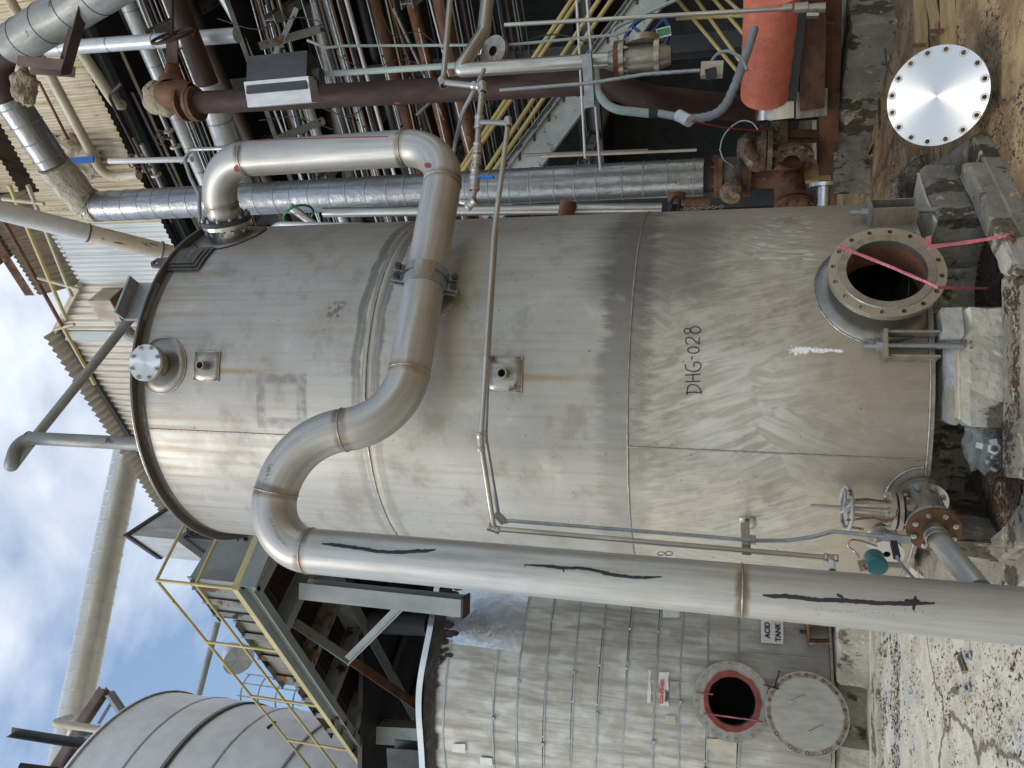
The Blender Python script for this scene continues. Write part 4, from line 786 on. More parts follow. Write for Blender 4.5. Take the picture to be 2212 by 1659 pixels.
b = MB(); b.tube([o1, o1 + tdir * .06, Vector((o2.x, o2.y, o1.z - .10))], .058, 28); part('drain_run', b, pipe_steel('drain steel', [.03, .09]), drain)
for s in (.05, .09): ring_at(o1 + tdir * s, tdir, .058, .004, 'weld', drain)
# instrument behind the riser: flanged diaphragm with teal transmitter
ins = thing('level_transmitter', 'teal level transmitter on a flanged stub behind the big riser', 'instrument', P(1893, 1215, 4.3))
ic = P(1915, 1195, 4.45); M3 = frame(ic, tdir, (0, 0, 1))
for o, md in ((-.14, 'stainless_bright'), (-.02, 'stainless_bright')): b = MB(); b.lathe([(.02, 0), (.095, 0), (.095, .03), (.02, .03)], M3 @ Matrix.Translation((0, 0, o)), 32); part('flange', b, m[md], ins)
b = MB(); b.lathe([(.05, -.4), (.05, -.02)], M3, 20); part('stub', b, m['stainless_dirty'], ins)
tc_ = P(1893, 1219, 4.08); M4 = frame(tc_, (-.25, -.97, .0), (0, 0, 1)); b = MB(); b.lathe([(1e-4, -.09), (.045, -.09), (.052, -.08), (.052, .0), (.056, .003), (.056, .022), (.048, .03), (1e-4, .032)], M4, 28); part('housing', b, m['teal'], ins)
b = MB(); b.cyl(.02, -.06, .05, frame(tc_ + Vector((0, 0, -.06)), (0, 0, 1)), 12); part('housing_base', b, m['stainless'], ins)
b = MB(); b.beam(P(1862, 1210, 4.1), P(1868, 1232, 4.1), 'box', .02, .05); part('label_plate', b, m['stainless_bright'], ins); b = MB(); b.beam(P(1866, 1228, 4.08), P(1882, 1224, 4.08), 'box', .01, .02); part('red_lever', b, m['red'], ins)
b = MB(); b.tube(fillet([P(1895, 1180, 4.2), P(1860, 1168, 4.2), P(1835, 1165, 4.2), P(1830, 1180, 4.2), P(1848, 1192, 4.2), P(1856, 1205, 4.15)], .04, 5), .006, 8); part('capillary_tube', b, m['stainless'], ins)
# clear bag of nuts on the sump edge
bagc = G(2122, 968, .26); bag = thing('plastic_bag', 'knotted clear plastic bag of steel nuts lying in the sump under the tank edge', 'bag', bagc)
for k, (dx, dy, dz) in enumerate([(0, 0, .0), (-.05, .02, .01), (.05, .01, .0), (.09, .03, .03), (-.1, .0, .0), (.0, .04, .06), (.15, .02, .03), (.2, .03, .04)]):
    M_ = Matrix.Translation(bagc + Vector((dx, dy, dz - .06))) @ Matrix.Rotation(k * .9, 4, 'Z') @ Matrix.Rotation(PI / 2.3, 4, 'X'); q = MB(); q.plate(hexpoly(.036), [circ(.019, 12)], .032, M_); part('nut', q, m['stainless_bright'], bag)
def crumple(c, rx, ry, rz_, seed, nn=4, amp=.35):
    import bmesh as _bm; q = _bm.new(); _bm.ops.create_icosphere(q, subdivisions=nn, radius=1); b = MB(); vs_ = []
    for v in q.verts:
        k = 1 + amp * mnoise.noise(v.co * 2 + Vector((seed, 0, 0))) + amp * .6 * (abs(mnoise.noise(v.co * 5 + Vector((0, seed, 0)))) - .2); vs_.append(Vector(c) + Vector((v.co.x * rx * k, v.co.y * ry * k, v.co.z * rz_ * k)))
    b.add(vs_, [tuple(v.index for v in f.verts) for f in q.faces]); q.free(); return b
q = crumple(bagc + Vector((.0, .02, .0)), .15, .075, .085, 3.1); q.sm = [True] * len(q.sm); part('bag_film', q, m['film'], bag); q = crumple(bagc + Vector((.17, .03, .02)), .10, .06, .07, 8.3); part('bag_film', q, m['film'], bag)
# pink barrier tape at the manhole
def ribbon(name, pts, w, mat, label, cat, twist=1.5, parent=None):
    pts = fillet([Vector(p) for p in pts], .12, 4); q = MB(); A_, B_ = [], []; s = 0
    for i, p in enumerate(pts):
        d = (pts[min(i + 1, len(pts) - 1)] - pts[max(i - 1, 0)]).normalized(); s += (p - pts[i - 1]).length if i else 0; h = Vector(CAM) - p; n_ = d.cross(h).normalized(); n_ = Matrix.Rotation(twist * mnoise.noise(Vector((s * 5, 1, 2))), 3, d) @ n_
        ww = w * (1 + .5 * mnoise.noise(Vector((s * 9, 4, 4)))); A_.append(p + n_ * ww); B_.append(p - n_ * ww)
    q.sheet([A_, [(a_ + b_) / 2 + (Vector(CAM) - a_).normalized() * w * .3 for a_, b_ in zip(A_, B_)], B_])
    if parent: return part(name, q, m[mat], parent)
    return solo(name, q, m[mat], label, cat)
def lerp_pts(a, b, n, sag=0): return [Vector(a).lerp(Vector(b), k / n) + Vector((0, 0, -sag * math.sin(PI * k / n) + .006 * mnoise.noise(Vector((k * 1.3, 0, 0))))) for k in range(n + 1)]
fp = lambda x, y: tpx(x, y, OFF + .02)
tape = thing('barrier_tape', 'twisted pink barrier tape tied across the open manhole and down to the kerb', 'tape', fp(1815, 534))
ribbon('tape_strip', lerp_pts(fp(1812, 532) , fp(2026, 621), 14, .012), .009, 'tape', '', '', 1.5, tape)
ribbon('tape_strip', lerp_pts(P(2002, 534, 4.28), G(2178, 508, .21), 12, .04), .010, 'tape', '', '', 2, tape); ribbon('tape_strip', lerp_pts(P(2026, 621, 4.2), G(2135, 623, .20), 8, .01), .008, 'tape', '', '', 1.5, tape)
ribbon('tape_strip', lerp_pts(G(2178, 508, .22), G(2195, 553, .02), 6, .02), .012, 'tape', '', '', 2, tape); ribbon('tape_strip', lerp_pts(P(2002, 534, 4.28), P(2006, 510, 4.3), 4, .0), .012, 'tape', '', '', 2, tape)

# ================================================================== right hand side: cladded building on stilts, pipe rack below it
_r = ray(377, 534); W0 = CAM + _r * 15 / math.hypot(_r[0], _r[1]); DW = ray(1561, 2900); DW = np.array([DW[0], DW[1], 0]); DW /= np.linalg.norm(DW); NW = np.array([-DW[1], DW[0], 0]); NW = NW if NW[1] > 0 else -NW
W0z = float(W0[2]); ZB, ZT = 13.9, 17.1
def ws(s, z, k=0): return Vector((W0[0] + DW[0] * s + NW[0] * k, W0[1] + DW[1] * s + NW[1] * k, z))
def sheets(parent, s0, s1, zb, zt, pitch, amp, w, mat, trap=False, k=0, name='cladding_sheet'):
    n = max(int(round((s1 - s0) / w)), 1); w = (s1 - s0) / n
    for i in range(n):
        q = MB(); g = []; m_ = max(int(w / pitch * (8 if not trap else 12)), 4); dk = .012 * (i % 2)
        for j in range(m_ + 1):
            s = s0 + w * i + w * j / m_ - (0 if j else .01); ph = (s / pitch) % 1; o = amp * (math.cos(2 * PI * ph) if not trap else max(-1, min(1, 3.2 * math.cos(2 * PI * ph) - 1.1)))
            b_, t_ = (zb(s) if callable(zb) else zb), (zt(s) if callable(zt) else zt); g.append([ws(s, b_, k - o - dk), ws(s, (b_ + t_) / 2, k - o - dk), ws(s, t_, k - o - dk)])
        q.sheet(g); part(name, q, m[mat], parent)
bld = thing('building', 'upper storey clad in stained buff corrugated sheet, on stilts above the pipes at upper right', 'building', ws(-2, 0))
sheets(bld, -9, -.65, ZB, lambda s: 16.75 if s < -1.5 else ZT, .125, .022, .95, 'clad_yellow')
sheets(bld, -9, -1.6, ZT + .05, 20.5, .125, .022, .95, 'clad_yellow', k=-.12)
sheets(bld, -.65, .94, ZB, ZT, .125, .022, .8, 'clad_white')
q = MB()                                                             # brown underside of the eave
for s0, s1 in ((-1.6, .94),):
    g = []
    for j in range(200): s = s0 + (s1 - s0) * j / 199; o = .03 * math.cos(2 * PI * s / .125); g.append([ws(s, ZT + o, -.02), ws(s, ZT + .9 + o, -.5)])
    q.sheet(g)
part('eave_underside', q, m['clad_brown'], bld)
q = MB(); g = []
for j in range(120): s = -1.8 + 2.7 * j / 119; o = .02 * (j % 2); g.append([ws(s, ZT + .95, -.55 - o), ws(s, ZT + 1.25, -.55 - o)])
q.sheet(g); part('rusty_fascia', q, m['rust'], bld)
q = MB(); q.beam(ws(-9, ZB - .1, .35), ws(1, ZB - .1, .35), 'I', .2, .25); part('floor_beam', q, m['dark_steel'], bld)
q = MB(); n = 6; lo, hi = -12, 8; c8 = [ws(lo, 0, .25), ws(hi, 0, .25), ws(hi, 0, 11), ws(lo, 0, 11)]; q.prism([(c.x, c.y) for c in c8], ZB + .1, ZB + .35); part('floor_slab', q, m['dark_steel'], bld)  # slab run far back out of view to shade the rack below
q = MB(); q.prism([(c.x, c.y) for c in (ws(lo, 0, .3), ws(.8, 0, .3), ws(.8, 0, 8), ws(lo, 0, 8))], 20.3, 20.5); part('roof', q, m['clad_brown'], bld)
gab = thing('building', 'beige ribbed gable wall with scalloped roof edge standing above the tank rim', 'building', ws(3, 0))
ztop = lambda s: 17.1 + (18.65 - 17.1) * min(max((s - .94) / 1.31, 0), 1)
sheets(gab, .97, 9.5, 9, ztop, .21, .03, .84, 'clad_beige', True, k=.02)
q = MB(); q.beam(ws(.90, 17.05, -.1), ws(2.32, 18.72, -.1), 'box', .16, .12); part('rake_trim', q, m['cream'], gab)
q = MB(); g = []
for j in range(400): s = 2.25 + 7.2 * j / 399; o = .05 * math.cos(2 * PI * s / .21); g.append([ws(s, 18.62 + o, .02), ws(s, 18.78 + o, -.42)])
q.sheet(g); part('roof_edge', q, m['clad_beige'], gab); q = MB(); q.beam(ws(2.3, 18.52, -.06), ws(9.4, 18.52, -.06), 'box', .1, .12); part('eave_gutter', q, m['dark_steel'], gab)
for s in (2.5, 6.6): q = MB(); q.beam(ws(s, 9, -.06), ws(s, 18.5, -.06), 'box', .24, .08, up=(0, 1, 0)); part('downpipe', q, m['clad_white'], gab)
# box fan on the gable wall and its insulated elbow
fx = PL(245, 655, W0, DW, -.2); fan = thing('ventilator_box', 'louvred ventilator box with a rusty underside on the beige gable wall', 'ventilator', fx)
q = MB(); Mb = frame(fx, (0, 0, 1), Vector((DW[0], DW[1], 0))); q.box((-.30, -.28, -.32), (.30, .35, .32), Mb); part('casing', q, m['cream'], fan)
q = MB(); q.box((-.33, -.3, -.36), (.33, .35, -.32), Mb); part('drip_tray', q, m['rust'], fan)
for i in range(9): q = MB(); q.box((-.26, -.31, -.24 + i * .055), (.26, -.285, -.215 + i * .055), Mb); part('louvre', q, m['dark_steel'], fan)
el = [PL(330, 745, W0, DW, -.35), PL(278, 722, W0, DW, -.35), PL(258, 695, W0, DW, -.35), PL(270, 668, W0, DW, -.35), PL(300, 660, W0, DW, -.35)]
run('dull metal duct elbow curling over the tank rim beside the ventilator box', el, 26, 'insul_grey', 'duct_elbow', 'duct', .35, n=8)

# rusty rail and canopy above the eave
cnp = thing('canopy', 'white corrugated canopy on rusty rails at the top of the picture', 'canopy', ws(-1, 19))
for i in range(3):
    g = []
    for j in range(40): s = -3.6 + i * 1.5 + 1.5 * j / 39; o = .03 * math.cos(2 * PI * s / .22); g.append([ws(s, 20.6 + o, -.9), ws(s, 19.9 + o, -2.3)])
    q = MB(); q.sheet(g); part('canopy_sheet', q, m['white_paint'], cnp)
for a_, b_, mt, w_ in (((10, 480), (135, 705), 'rust', 6), ((20, 400), (143, 690), 'yellow', 9), ((60, 400), (155, 640), 'cream', 8), ((135, 705), (205, 830), 'yellow', 7)):
    A_, B_ = PL(*a_, W0, DW, -1.2), PL(*b_, W0, DW, -1.2); q = MB(); q.tube([A_, B_], .045, 8); part('rail', q, m[mt], cnp)
for x0, y0, x1, y1 in ((5, 430, 95, 440), (60, 470, 90, 474), (82, 600, 172, 625), (118, 712, 160, 700)):
    q = MB(); q.tube([PL(x0, y0, W0, DW, -1.2), PL(x1, y1, W0, DW, -1.2)], .04, 8); part('rail_post', q, m['cream'], cnp)

# big insulated riser
RX, RY = 2.80, 10.35
def ra(x, X=RX, Y=RY): return vert_at(x, 0, X, Y)
RR = .245; ris = thing('insulated_riser', 'tall banded insulated riser standing between the tank and the pipe rack', 'pipe', (RX, RY, 0))
top = ra(196); q = MB(); vlr = q.tube([ra(1520), top], RR, 36); part('jacket', q, m['insul_alu'], ris)
zb_, zt_ = ra(1520).z, top.z; k = 0; z = zb_ + .12
bm_ = MB(); bm_.lathe([(RR + .001, 0), (RR + .006, .002), (RR + .006, .018), (RR + .001, .02)], Matrix.Identity(4), 30); band_me = bm_.mesh('band', m['galv'])
while z < zt_ - .1:
    inst('band', band_me, ris, Matrix.Translation((RX, RY, z)) @ Matrix.Rotation(.03 * math.sin(z * 7), 4, 'X')); z += .31 + .03 * math.sin(z * 13)
P1, P2, P3 = P(158, 392, 12.6), P(112, 350, 12.0), P(22, 214, 11.4)
q = MB(); ep = fillet([ra(212), ra(140), P2, P3], [.7, .7], 10); rr_ = [RR * (1 + .16 * mnoise.noise(p * 5)) for p in ep]
q = MB(); ee = [p for p in ep[:16]]; qq = []
for i in range(len(ee) - 1): qq += [ee[i].lerp(ee[i + 1], t_) for t_ in (0, .5)]
qq.append(ee[-1]); q.tube(qq, RR, 30, radii=[RR * (1.02 + .10 * math.sin(i * 1.7) * .5 + .08 * mnoise.noise(p * 4)) for i, p in enumerate(qq)]); 
for i, v in enumerate(q.v): vv = Vector(v); o = mnoise.noise(vv * 6) * .03; q.v[i] = tuple(vv + Vector((o, o, o)))
part('elbow_insulation', q, m.setdefault('wrap', simple('pale torn wrapping', (.56, .52, .44), (.36, .31, .24), .85, 0, 9, (2, .6, 1), .9, 26, .02, [((.20, .11, .05), .62, 5, (1, 1, 1))])), ris, 'torn wool wrapping on the elbow')
q = MB(); q.tube([ee[-1], P3], RR * .97, 32); part('jacket', q, m['insul_alu'], ris)
for k in range(4): p_ = ee[-1].lerp(P3, .12 + k * .26); ring_at(p_, P3 - ee[-1], RR, .01, 'galv', ris, 'band')
q = MB(); P4, P5 = P(-8, 150, 11.2), P(30, 96, 10.8); q.tube(fillet([P3, P(-4, 178, 11.2), P(-2, 120, 11), P5], .5, 8), RR * .8, 24); part('bare_elbow', q, m['rust_dark'], ris, 'bare rusty elbow between the jacketed lengths')
q = crumple(P(52, 186, 11.0), .27, .15, .16, 2, 4, .35); part('loose_insulation', q, m['wool'], ris, 'clump of torn insulation on the bare elbow')
q = MB(); P6 = P(232, -30, 9.6); q.tube([P5, P6 + (P6 - P5).normalized() * 2.5], RR * 1.12, 32); part('jacket', q, m['insul_grey'], ris, 'dull grey jacketed length at the top right corner')
for k in range(4): p_ = P5.lerp(P6, .15 + k * .25); ring_at(p_, P6 - P5, RR * 1.12, .008, 'dark_steel', ris, 'band')
st_ = thing('pipe_strut', 'rusty angle strut and bracket holding the topmost insulated pipe', 'strut', P(120, 150, 10)); q = MB(); q.beam(P(178, -30, 9.6), P(128, 152, 10.2), 'L', .2, .2); part('strut', q, m['rust_dark'], st_)
q = MB(); q.beam(P(52, 140, 10.3), P(150, 148, 10.3), 'C', .14, .28); part('bracket_plate', q, m.setdefault('brk_red', simple('faded red primer steel', (.20, .15, .13), (.14, .09, .075), .6, 0, 3, (1, 1, 1), .2, 30, .004)), st_)

def ext(a, b, e0=3.2, e1=2.0):
    d = (b - a).normalized(); return a - d * e0, b + d * e1
# rack pipes: (label, x0,y0, x1,y1, k, width px, material, band spacing)
def jacketed(label, a, b, w, mat, sp=None, name='rack_pipe', cat='pipe', group=None, bm='galv', r=None, seg=16):
    r = r or rp_(w, (a + b) / 2)
    if not sp: q = MB(); q.tube([a, b], r, seg); return solo(name, q, m[mat], label, cat, group)
    o = thing(name, label, cat, a, group); q = MB(); q.tube([a, b], r, seg + 6); part('jacket', q, m[mat], o); L = (b - a).length; n = int(L / sp)
    bb = MB(); bb.lathe([(r, 0), (r + .006, .0), (r + .006, .022), (r, .022)], Matrix.Identity(4), 20); me = bb.mesh('band', m[bm]); d = (b - a).normalized()
    for k in range(n): inst('band', me, o, frame(a + d * (sp * (k + .5 + .12 * math.sin(k * 5 + L))), d))
    return o
rack = [
 ('fat white banded pipe, uppermost of the sloping rack lines', 260, -30, 478, 470, .3, 33, 'insul_white', .55),
 ('slimmer pale banded pipe just below the uppermost fat white one', 292, -15, 512, 470, .9, 22, 'insul_white', .6),
 ('dark brown rusty line under the white rack pipes', 388, -30, 620, 480, .2, 27, 'rust_dark', None),
 ('cream stained pipe showing beside the uppermost white rack pipe', 240, -10, 440, 470, 1.2, 13, 'cream', None),
 ('pale jacketed pipe crossing above the light fixture', 478, -20, 700, 372, .2, 26, 'insul_white', .7),
 ('weathered grey banded pipe right behind the light fixture', 683, -10, 770, 470, .4, 29, 'insul_grey', .5),
 ('rusty pipe with peeling skin in the middle of the rack', 806, -10, 940, 480, .2, 24, 'rust', None),
 ('orange-brown pipe beside the grey rack beam', 884, -20, 1010, 480, .1, 25, 'rust_orange', None),
 ('thickest mottled rusty rack pipe behind the sample tubing', 948, -20, 1052, 480, 0, 33, 'rust', None),
 ('dark grey pipe between the two rusty rack pipes', 850, -20, 975, 480, .9, 22, 'dark_steel', None),
 ('charcoal pipe above the peeling rusty one', 775, -20, 905, 480, 1.0, 20, 'dark_steel', None),
 ('slim orange rusty pipe left behind the corrugated eave', 548, -20, 690, 480, .9, 24, 'rust_orange', None),
 ('wide dark pipe behind the light fixture', 590, -20, 735, 480, 1.4, 28, 'black_steel', None),
 ('pale grey pipe ending behind the looping pipe', 630, 120, 740, 470, .0, 24, 'insul_white', None),
 ('brown pipe above the pale green riser', 655, -20, 760, 480, 1.7, 18, 'rust', None),
]
for lb, x0, y0, x1, y1, k, w, mt, sp in rack:
    w_m = rp_(w, (PL(x0, y0, W0, DW, k + .5) + PL(x1, y1, W0, DW, k + .5)) / 2); pa_, pb_ = ext(PL(x0, y0, W0, DW, k + .5), PL(x1, y1, W0, DW, k + .5), 3.2 if y0 < 5 else 0, 2.0 if y1 > 460 else 0); jacketed(lb, pa_, pb_, w, mt, sp, r=w_m)
thin = [(648, -10, 745, 300, 3.4, 'galv'), (668, -10, 790, 400, 4, 'white_paint'), (684, -10, 800, 400, 4, 'white_paint'), (703, -10, 840, 480, 7, 'galv'), (745, -10, 880, 480, 8, 'white_paint'), (790, -10, 915, 480, 4, 'galv'), (838, -10, 905, 200, 5, 'rust'), (925, -10, 1005, 300, 4, 'white_paint'),
        (905, 60, 1000, 470, 5, 'galv'), (600, -10, 720, 470, 4, 'mint'), (575, 10, 690, 470, 5, 'galv'), (520, 60, 690, 480, 5, 'white_paint')]
for i, (x0, y0, x1, y1, w, mt) in enumerate(thin):
    q = MB(); a_, b_ = PL(x0, y0, W0, DW, .1 + .1 * (i % 3)), PL(x1, y1, W0, DW, .1 + .1 * (i % 3)); q.tube(list(ext(a_, b_, 3.2 if y0 < 5 else 0, 1.5)), rp_(w, (a_ + b_) / 2), 8); solo('thin_line', q, m[mt], ['thin galvanized tube farthest up the middle of the rack, beside the light fixture', 'first of three close white tubes under the light fixture', 'second of three close white tubes under the light fixture', 'wider galvanized tube between the white tubes and the peeling rusty pipe', 'widest thin white tube next to the peeling rusty pipe', 'slim galvanized tube left of the peeling rusty pipe', 'short thin rusty tube at the right end of the peeling rusty pipe', 'short thin white tube beside the orange-brown pipe', 'galvanized tube between orange-brown and mottled rack pipes', 'thin pale green tube close above the light fixture', 'galvanized tube next to the slim orange rusty pipe', 'white tube above the slim orange rusty pipe'][i], 'tube', 'thin tubes in the pipe rack')
thin2 = [(300, 60, 485, 470, 5, 'cream'), (200, 120, 395, 520, 5, 'galv'), (222, 110, 410, 510, 6, 'insul_grey'), (238, 100, 420, 500, 4, 'mint'), (255, 95, 432, 490, 7, 'cream'), (212, 60, 400, 470, 4, 'white_paint'), (190, 200, 345, 540, 4, 'galv'), (270, 120, 445, 500, 5, 'insul_grey'), (285, 200, 430, 500, 6, 'white_paint'), (230, 180, 385, 520, 10, 'insul_grey'), (322, 250, 440, 510, 8, 'cream')]
for i, (x0, y0, x1, y1, w, mt) in enumerate(thin2):
    q = MB(); kk = .8 + .25 * (i % 4); a_, b_ = PL(x0, y0, W0, DW, kk), PL(x1, y1, W0, DW, kk); q.tube([a_, b_], rp_(w, (a_ + b_) / 2), 8); solo('thin_line', q, m[mt], ['cream tube lowest of the bundle under the corrugated storey', 'galvanized tube right under the scalloped cladding edge', 'grey lagged tube second below the scalloped cladding edge', 'pale green tube inside the bundle under the corrugated storey', 'thicker cream tube beside the pale green one in the bundle', 'white tube crossing behind the rusty thin pipe in the bundle', 'short galvanized tube closest to the tank rim', 'grey lagged tube beside the uppermost white rack pipe', 'short white tube beside the uppermost white rack pipe', 'thickest grey lagged tube of the bundle under the cladding', 'short cream tube nearest the black flange'][i], 'tube', 'thin tubes under the corrugated storey')
# bare brown pipe continuing as a fat jacketed one
o = thing('rack_pipe', 'fat brown pipe whose torn jacket starts again below the rusty gate valve', 'pipe', PL(400, 60, W0, DW, -1.6)); q = MB(); q.tube([ext(PL(368, -30, W0, DW, -1.6), PL(450, 182, W0, DW, -1.6))[0], PL(450, 182, W0, DW, -1.6)], rp_(46, PL(400, 60, W0, DW, -1.6)), 26); part('bare_length', q, m['rust_dark'], o)
q = MB(); q.tube([PL(449, 180, W0, DW, -1.6), PL(520, 400, W0, DW, -1.6)], rp_(54, PL(470, 230, W0, DW, -1.6)), 26); part('jacket', q, m['insul_white'], o)
for x, y in ((462, 216), (476, 262), (490, 306)): ring_at(PL(x, y, W0, DW, -1.6), Vector((DW[0], DW[1], 0)), rp_(55, PL(470, 230, W0, DW, -1.6)), .012, 'galv', o, 'band')
# vertical white banded pipe near the corner, buff pipes on the wall
jacketed('white banded upright pipe crossing the top right corner', PY(98, 106, 10.9), PY(512, 76, 10.9), 30, 'insul_white', .9)
run('buff pipe running along the corrugated wall and turning down at its end', [PL(-5, -50, W0, DW, -.5), PL(226, 384, W0, DW, -.5), PL(300, 378, W0, DW, -.5)], 21, 'cream', 'wall_pipe', 'pipe', .3)
run('thicker buff vent pipe with clamps sloping across the corrugated wall', [PL(165, 96, W0, DW, -.9), PL(250, 225, W0, DW, -.9), PL(262, 226, W0, DW, -.3)], 23, 'cream', 'wall_pipe', 'pipe', .2)
run('rusty thin pipe dropping diagonally in front of the bundled tubes', [PL(262, 180, W0, DW, -1.5), PL(235, 208, W0, DW, -1.5), PL(372, 480, W0, DW, -1.5)], 7, 'rust_dark', 'wall_pipe', 'pipe', .1)
run('rusty angle rail on the lower edge of the gap in the corrugated wall', [PL(84, 176, W0, DW, -.2), PL(156, 318, W0, DW, -.2)], 6, 'rust', 'wall_rail', 'rail', .1)
jacketed('white capped pipe standing upright over the slim rack lines', PY(236, 348, 11.2), PY(415, 344, 11.2), 12, 'white_paint')
q = crumple(PL(148, 348, W0, DW, -.25), .5, .4, .75, 5, 4, .4); solo('plastic_wrap', q, m['cream'], 'torn pale plastic wrap with a blue stripe caught on the corrugated wall', 'plastic wrap')
q = MB(); q.beam(PL(140, 349, W0, DW, -.75), PL(202, 344, W0, DW, -.75), 'box', .13, .03); solo('blue_stripe', q, m['blue_lever'], 'flat blue strip lying on the torn plastic wrap', 'strip')
# grey pipe with rust crossing in front of the building, rising to upper left
gp = thing('vent_pipe', 'long pale grey pipe with a rusty lower end slanting down to the tank rim', 'pipe', P(200, 490, 11)); aG, bG, cG = P(-30, 448, 9.6), P(190, 503, 10.4), P(372, 548, 11.0)
q = MB(); q.tube([aG, bG], .125, 24); part('upper_length', q, m['white_paint'], gp); q = MB(); q.tube([bG, cG], .121, 24); part('lower_length', q, m.setdefault('cream_rust', simple('rust-streaked cream paint', (.62, .57, .47), (.50, .44, .34), .55, 0, 4, (1, .5, 1), .3, 30, .004, [((.22, .09, .04), .56, 3.5, (2, .5, 1))])), gp, 'rust-streaked lower length')
ring_at(bG, bG - aG, .125, .012, 'rust', gp, 'joint'); pC = bG.lerp(cG, .86); ring_at(pC, cG - bG, .128, .02, 'galv', gp, 'pipe_clamp')

# tall dark brown upright with its valve
bx = thing('brown_riser', 'tall dark brown upright pipe dropping from a rusty gate valve', 'pipe', PY(430, 220, 9.2)); a_, b_ = PY(430, 222, 9.2), PY(1345, 172, 9.0)
rB = rp_(48, PY(600, 210, 9.2)); q = MB(); vlb = q.tube(fillet([a_, PY(1300, 176, 9.05), PY(1395, 212, 9.0), PY(1650, 240, 9.9)], .45, 8), rB, 26); part('pipe_run', q, m['rust_dark'], bx)
ring_at(PY(856, 200, 9.15), (0, 0, 1), rB, .008, 'rust_dark', bx, 'weld_bead')
for x in (428, 420, 400): Mv = Matrix.Translation(PY(x, 224, 9.2)); q = MB(); q.lathe([(rB * .8, 0), (rB * 1.55, 0), (rB * 1.55, .05), (rB * .8, .05)], Mv, 26); part('flange', q, m['rust'], bx)
gvb = thing('rusty_gate_valve', 'rusty gate valve with an open handwheel at the top of the brown upright pipe', 'valve', PY(380, 200, 9.2)); vb = PY(372, 205, 9.2)
q = MB(); q.lathe([(rB * .9, -.35), (rB * 1.3, -.2), (rB * 1.3, .1), (rB * .8, .25)], Matrix.Translation(vb), 22, True); part('valve_body', q, m['rust'], gvb)
e1 = PY(388, 160, 9.0); d_ = (P(375, 70, 11.2) - vb).normalized(); Mg = frame(vb, d_); hw_ = P(372, 78, 10.6)
q = MB(); q.lathe([(rB * 1.25, .12), (rB * 1.25, .22), (rB * .8, .26), (rB * .7, .45), (1e-4, .5)], Mg, 22); part('bonnet', q, m['rust'], gvb)
q = MB(); q.beam(vb + d_ * .45, hw_, 'flat', .05, .16); q.tube([hw_, hw_ + (hw_ - vb).normalized() * .55], .022, 8); part('yoke', q, m['rust_dark'], gvb)
nh = (hw_ - vb).normalized(); Mh = frame(hw_, (nh + Vector((.1, -.5, .35))).normalized()); q = MB(); q.tube([Mh @ Vector((.29 * math.cos(t_), .29 * math.sin(t_), 0)) for t_ in np.linspace(0, 2 * PI, 33)], .022, 8, False)
for k in range(5): q.tube([Mh.translation, Mh @ Vector((.29 * math.cos(k * 1.257), .29 * math.sin(k * 1.257), 0))], .014, 6)
part('handwheel', q, m['rust_dark'], gvb)
q = MB(); sph = [(.02 + .23 * math.sin(t_), -.26 * math.cos(t_)) for t_ in np.linspace(0, PI, 14)]; q.lathe([(max(r_, 1e-4), h_ * 1.05) for r_, h_ in sph], frame(PY(350, 213, 9.3), (0, 0, 1)), 24, True)
for i, v in enumerate(q.v): vv = Vector(v); q.v[i] = tuple(vv + (vv - PY(350, 213, 9.3)) * .18 * mnoise.noise(vv * 7))
solo('elbow_lagging', q, m['wool'], 'shaggy grey lagging ball on the elbow above the rusty gate valve', 'lagging')
run('bright short conduit with a swan neck joining the black flange', [PY(500, 290 + 30, 5.7), PY(412, 323, 5.75), PY(398, 345, 5.75), PY(412, 385, 5.7), PY(430, 420, 5.65), PY(432, 478, 5.6)], 8, 'galv', 'conduit', 'conduit', .06)

# uprights: mint pipe, light fixture, process line
jacketed('pale green upright pipe rising to the hooded light fixture', PY(686, 161, 8.6), PY(1010, 140, 8.6), 13, 'mint')
run('thin pale green conduit wandering across the rack pipes', [PY(664, 95 - 8, 8.9), PY(705, 103, 8.9), PY(745, 99, 8.9), PY(1100, 97, 8.9), PY(1330, 75, 8.9), PY(1365, 62, 8.9)], 6, 'mint', 'conduit', 'conduit', .1)
lf = thing('light_fixture', 'grey hooded light fixture with a pale diffuser hanging above the brown upright pipe', 'lamp', PY(610, 170, 8.4)); 
la, lb_ = PY(548, 172, 8.4), PY(676, 160, 8.4); q = MB(); q.beam(la, lb_, 'box', .46, .30, up=(0, 1, 0)); part('hood', q, m['dark_steel'], lf)
q = MB(); q.beam(la + Vector((-.20, -.02, .03)), lb_ + Vector((-.20, -.02, -.03)), 'box', .30, .20, up=(.35, 1, 0)); part('diffuser', q, m['insul_white'], lf)
q = MB(); q.cyl(.07, -.03, .12, frame(PY(676, 160, 8.4), PY(690, 160, 8.4) - PY(676, 160, 8.4)), 14); part('socket', q, m['dark_steel'], lf)
pl_ = thing('process_line', 'stainless upright pipe with an orange-rusted flange and swing check valve', 'pipe', PY(1200, 140, 8.8)); rq = .085; YP = 8.6
q = MB(); q.tube(fillet([PY(1056, -30, YP + .6), PY(1045, 70, YP + .4), PY(1003, 135, YP), PY(990, 152, YP), PY(1318, 130, YP)], [.25, .2, .12], 8), rq, 24); part('pipe_run', q, m['stainless'], pl_)
for x, y, mt in ((1334, 129, 'rust_orange'), (1344, 128, 'stainless_dirty'), (1420, 122, 'stainless_dirty')): q = MB(); q.lathe([(.03, -.03), (.20, -.03), (.20, .028), (.03, .028)], Matrix.Translation(PY(x, y, YP)), 30); part('flange', q, m[mt], pl_)
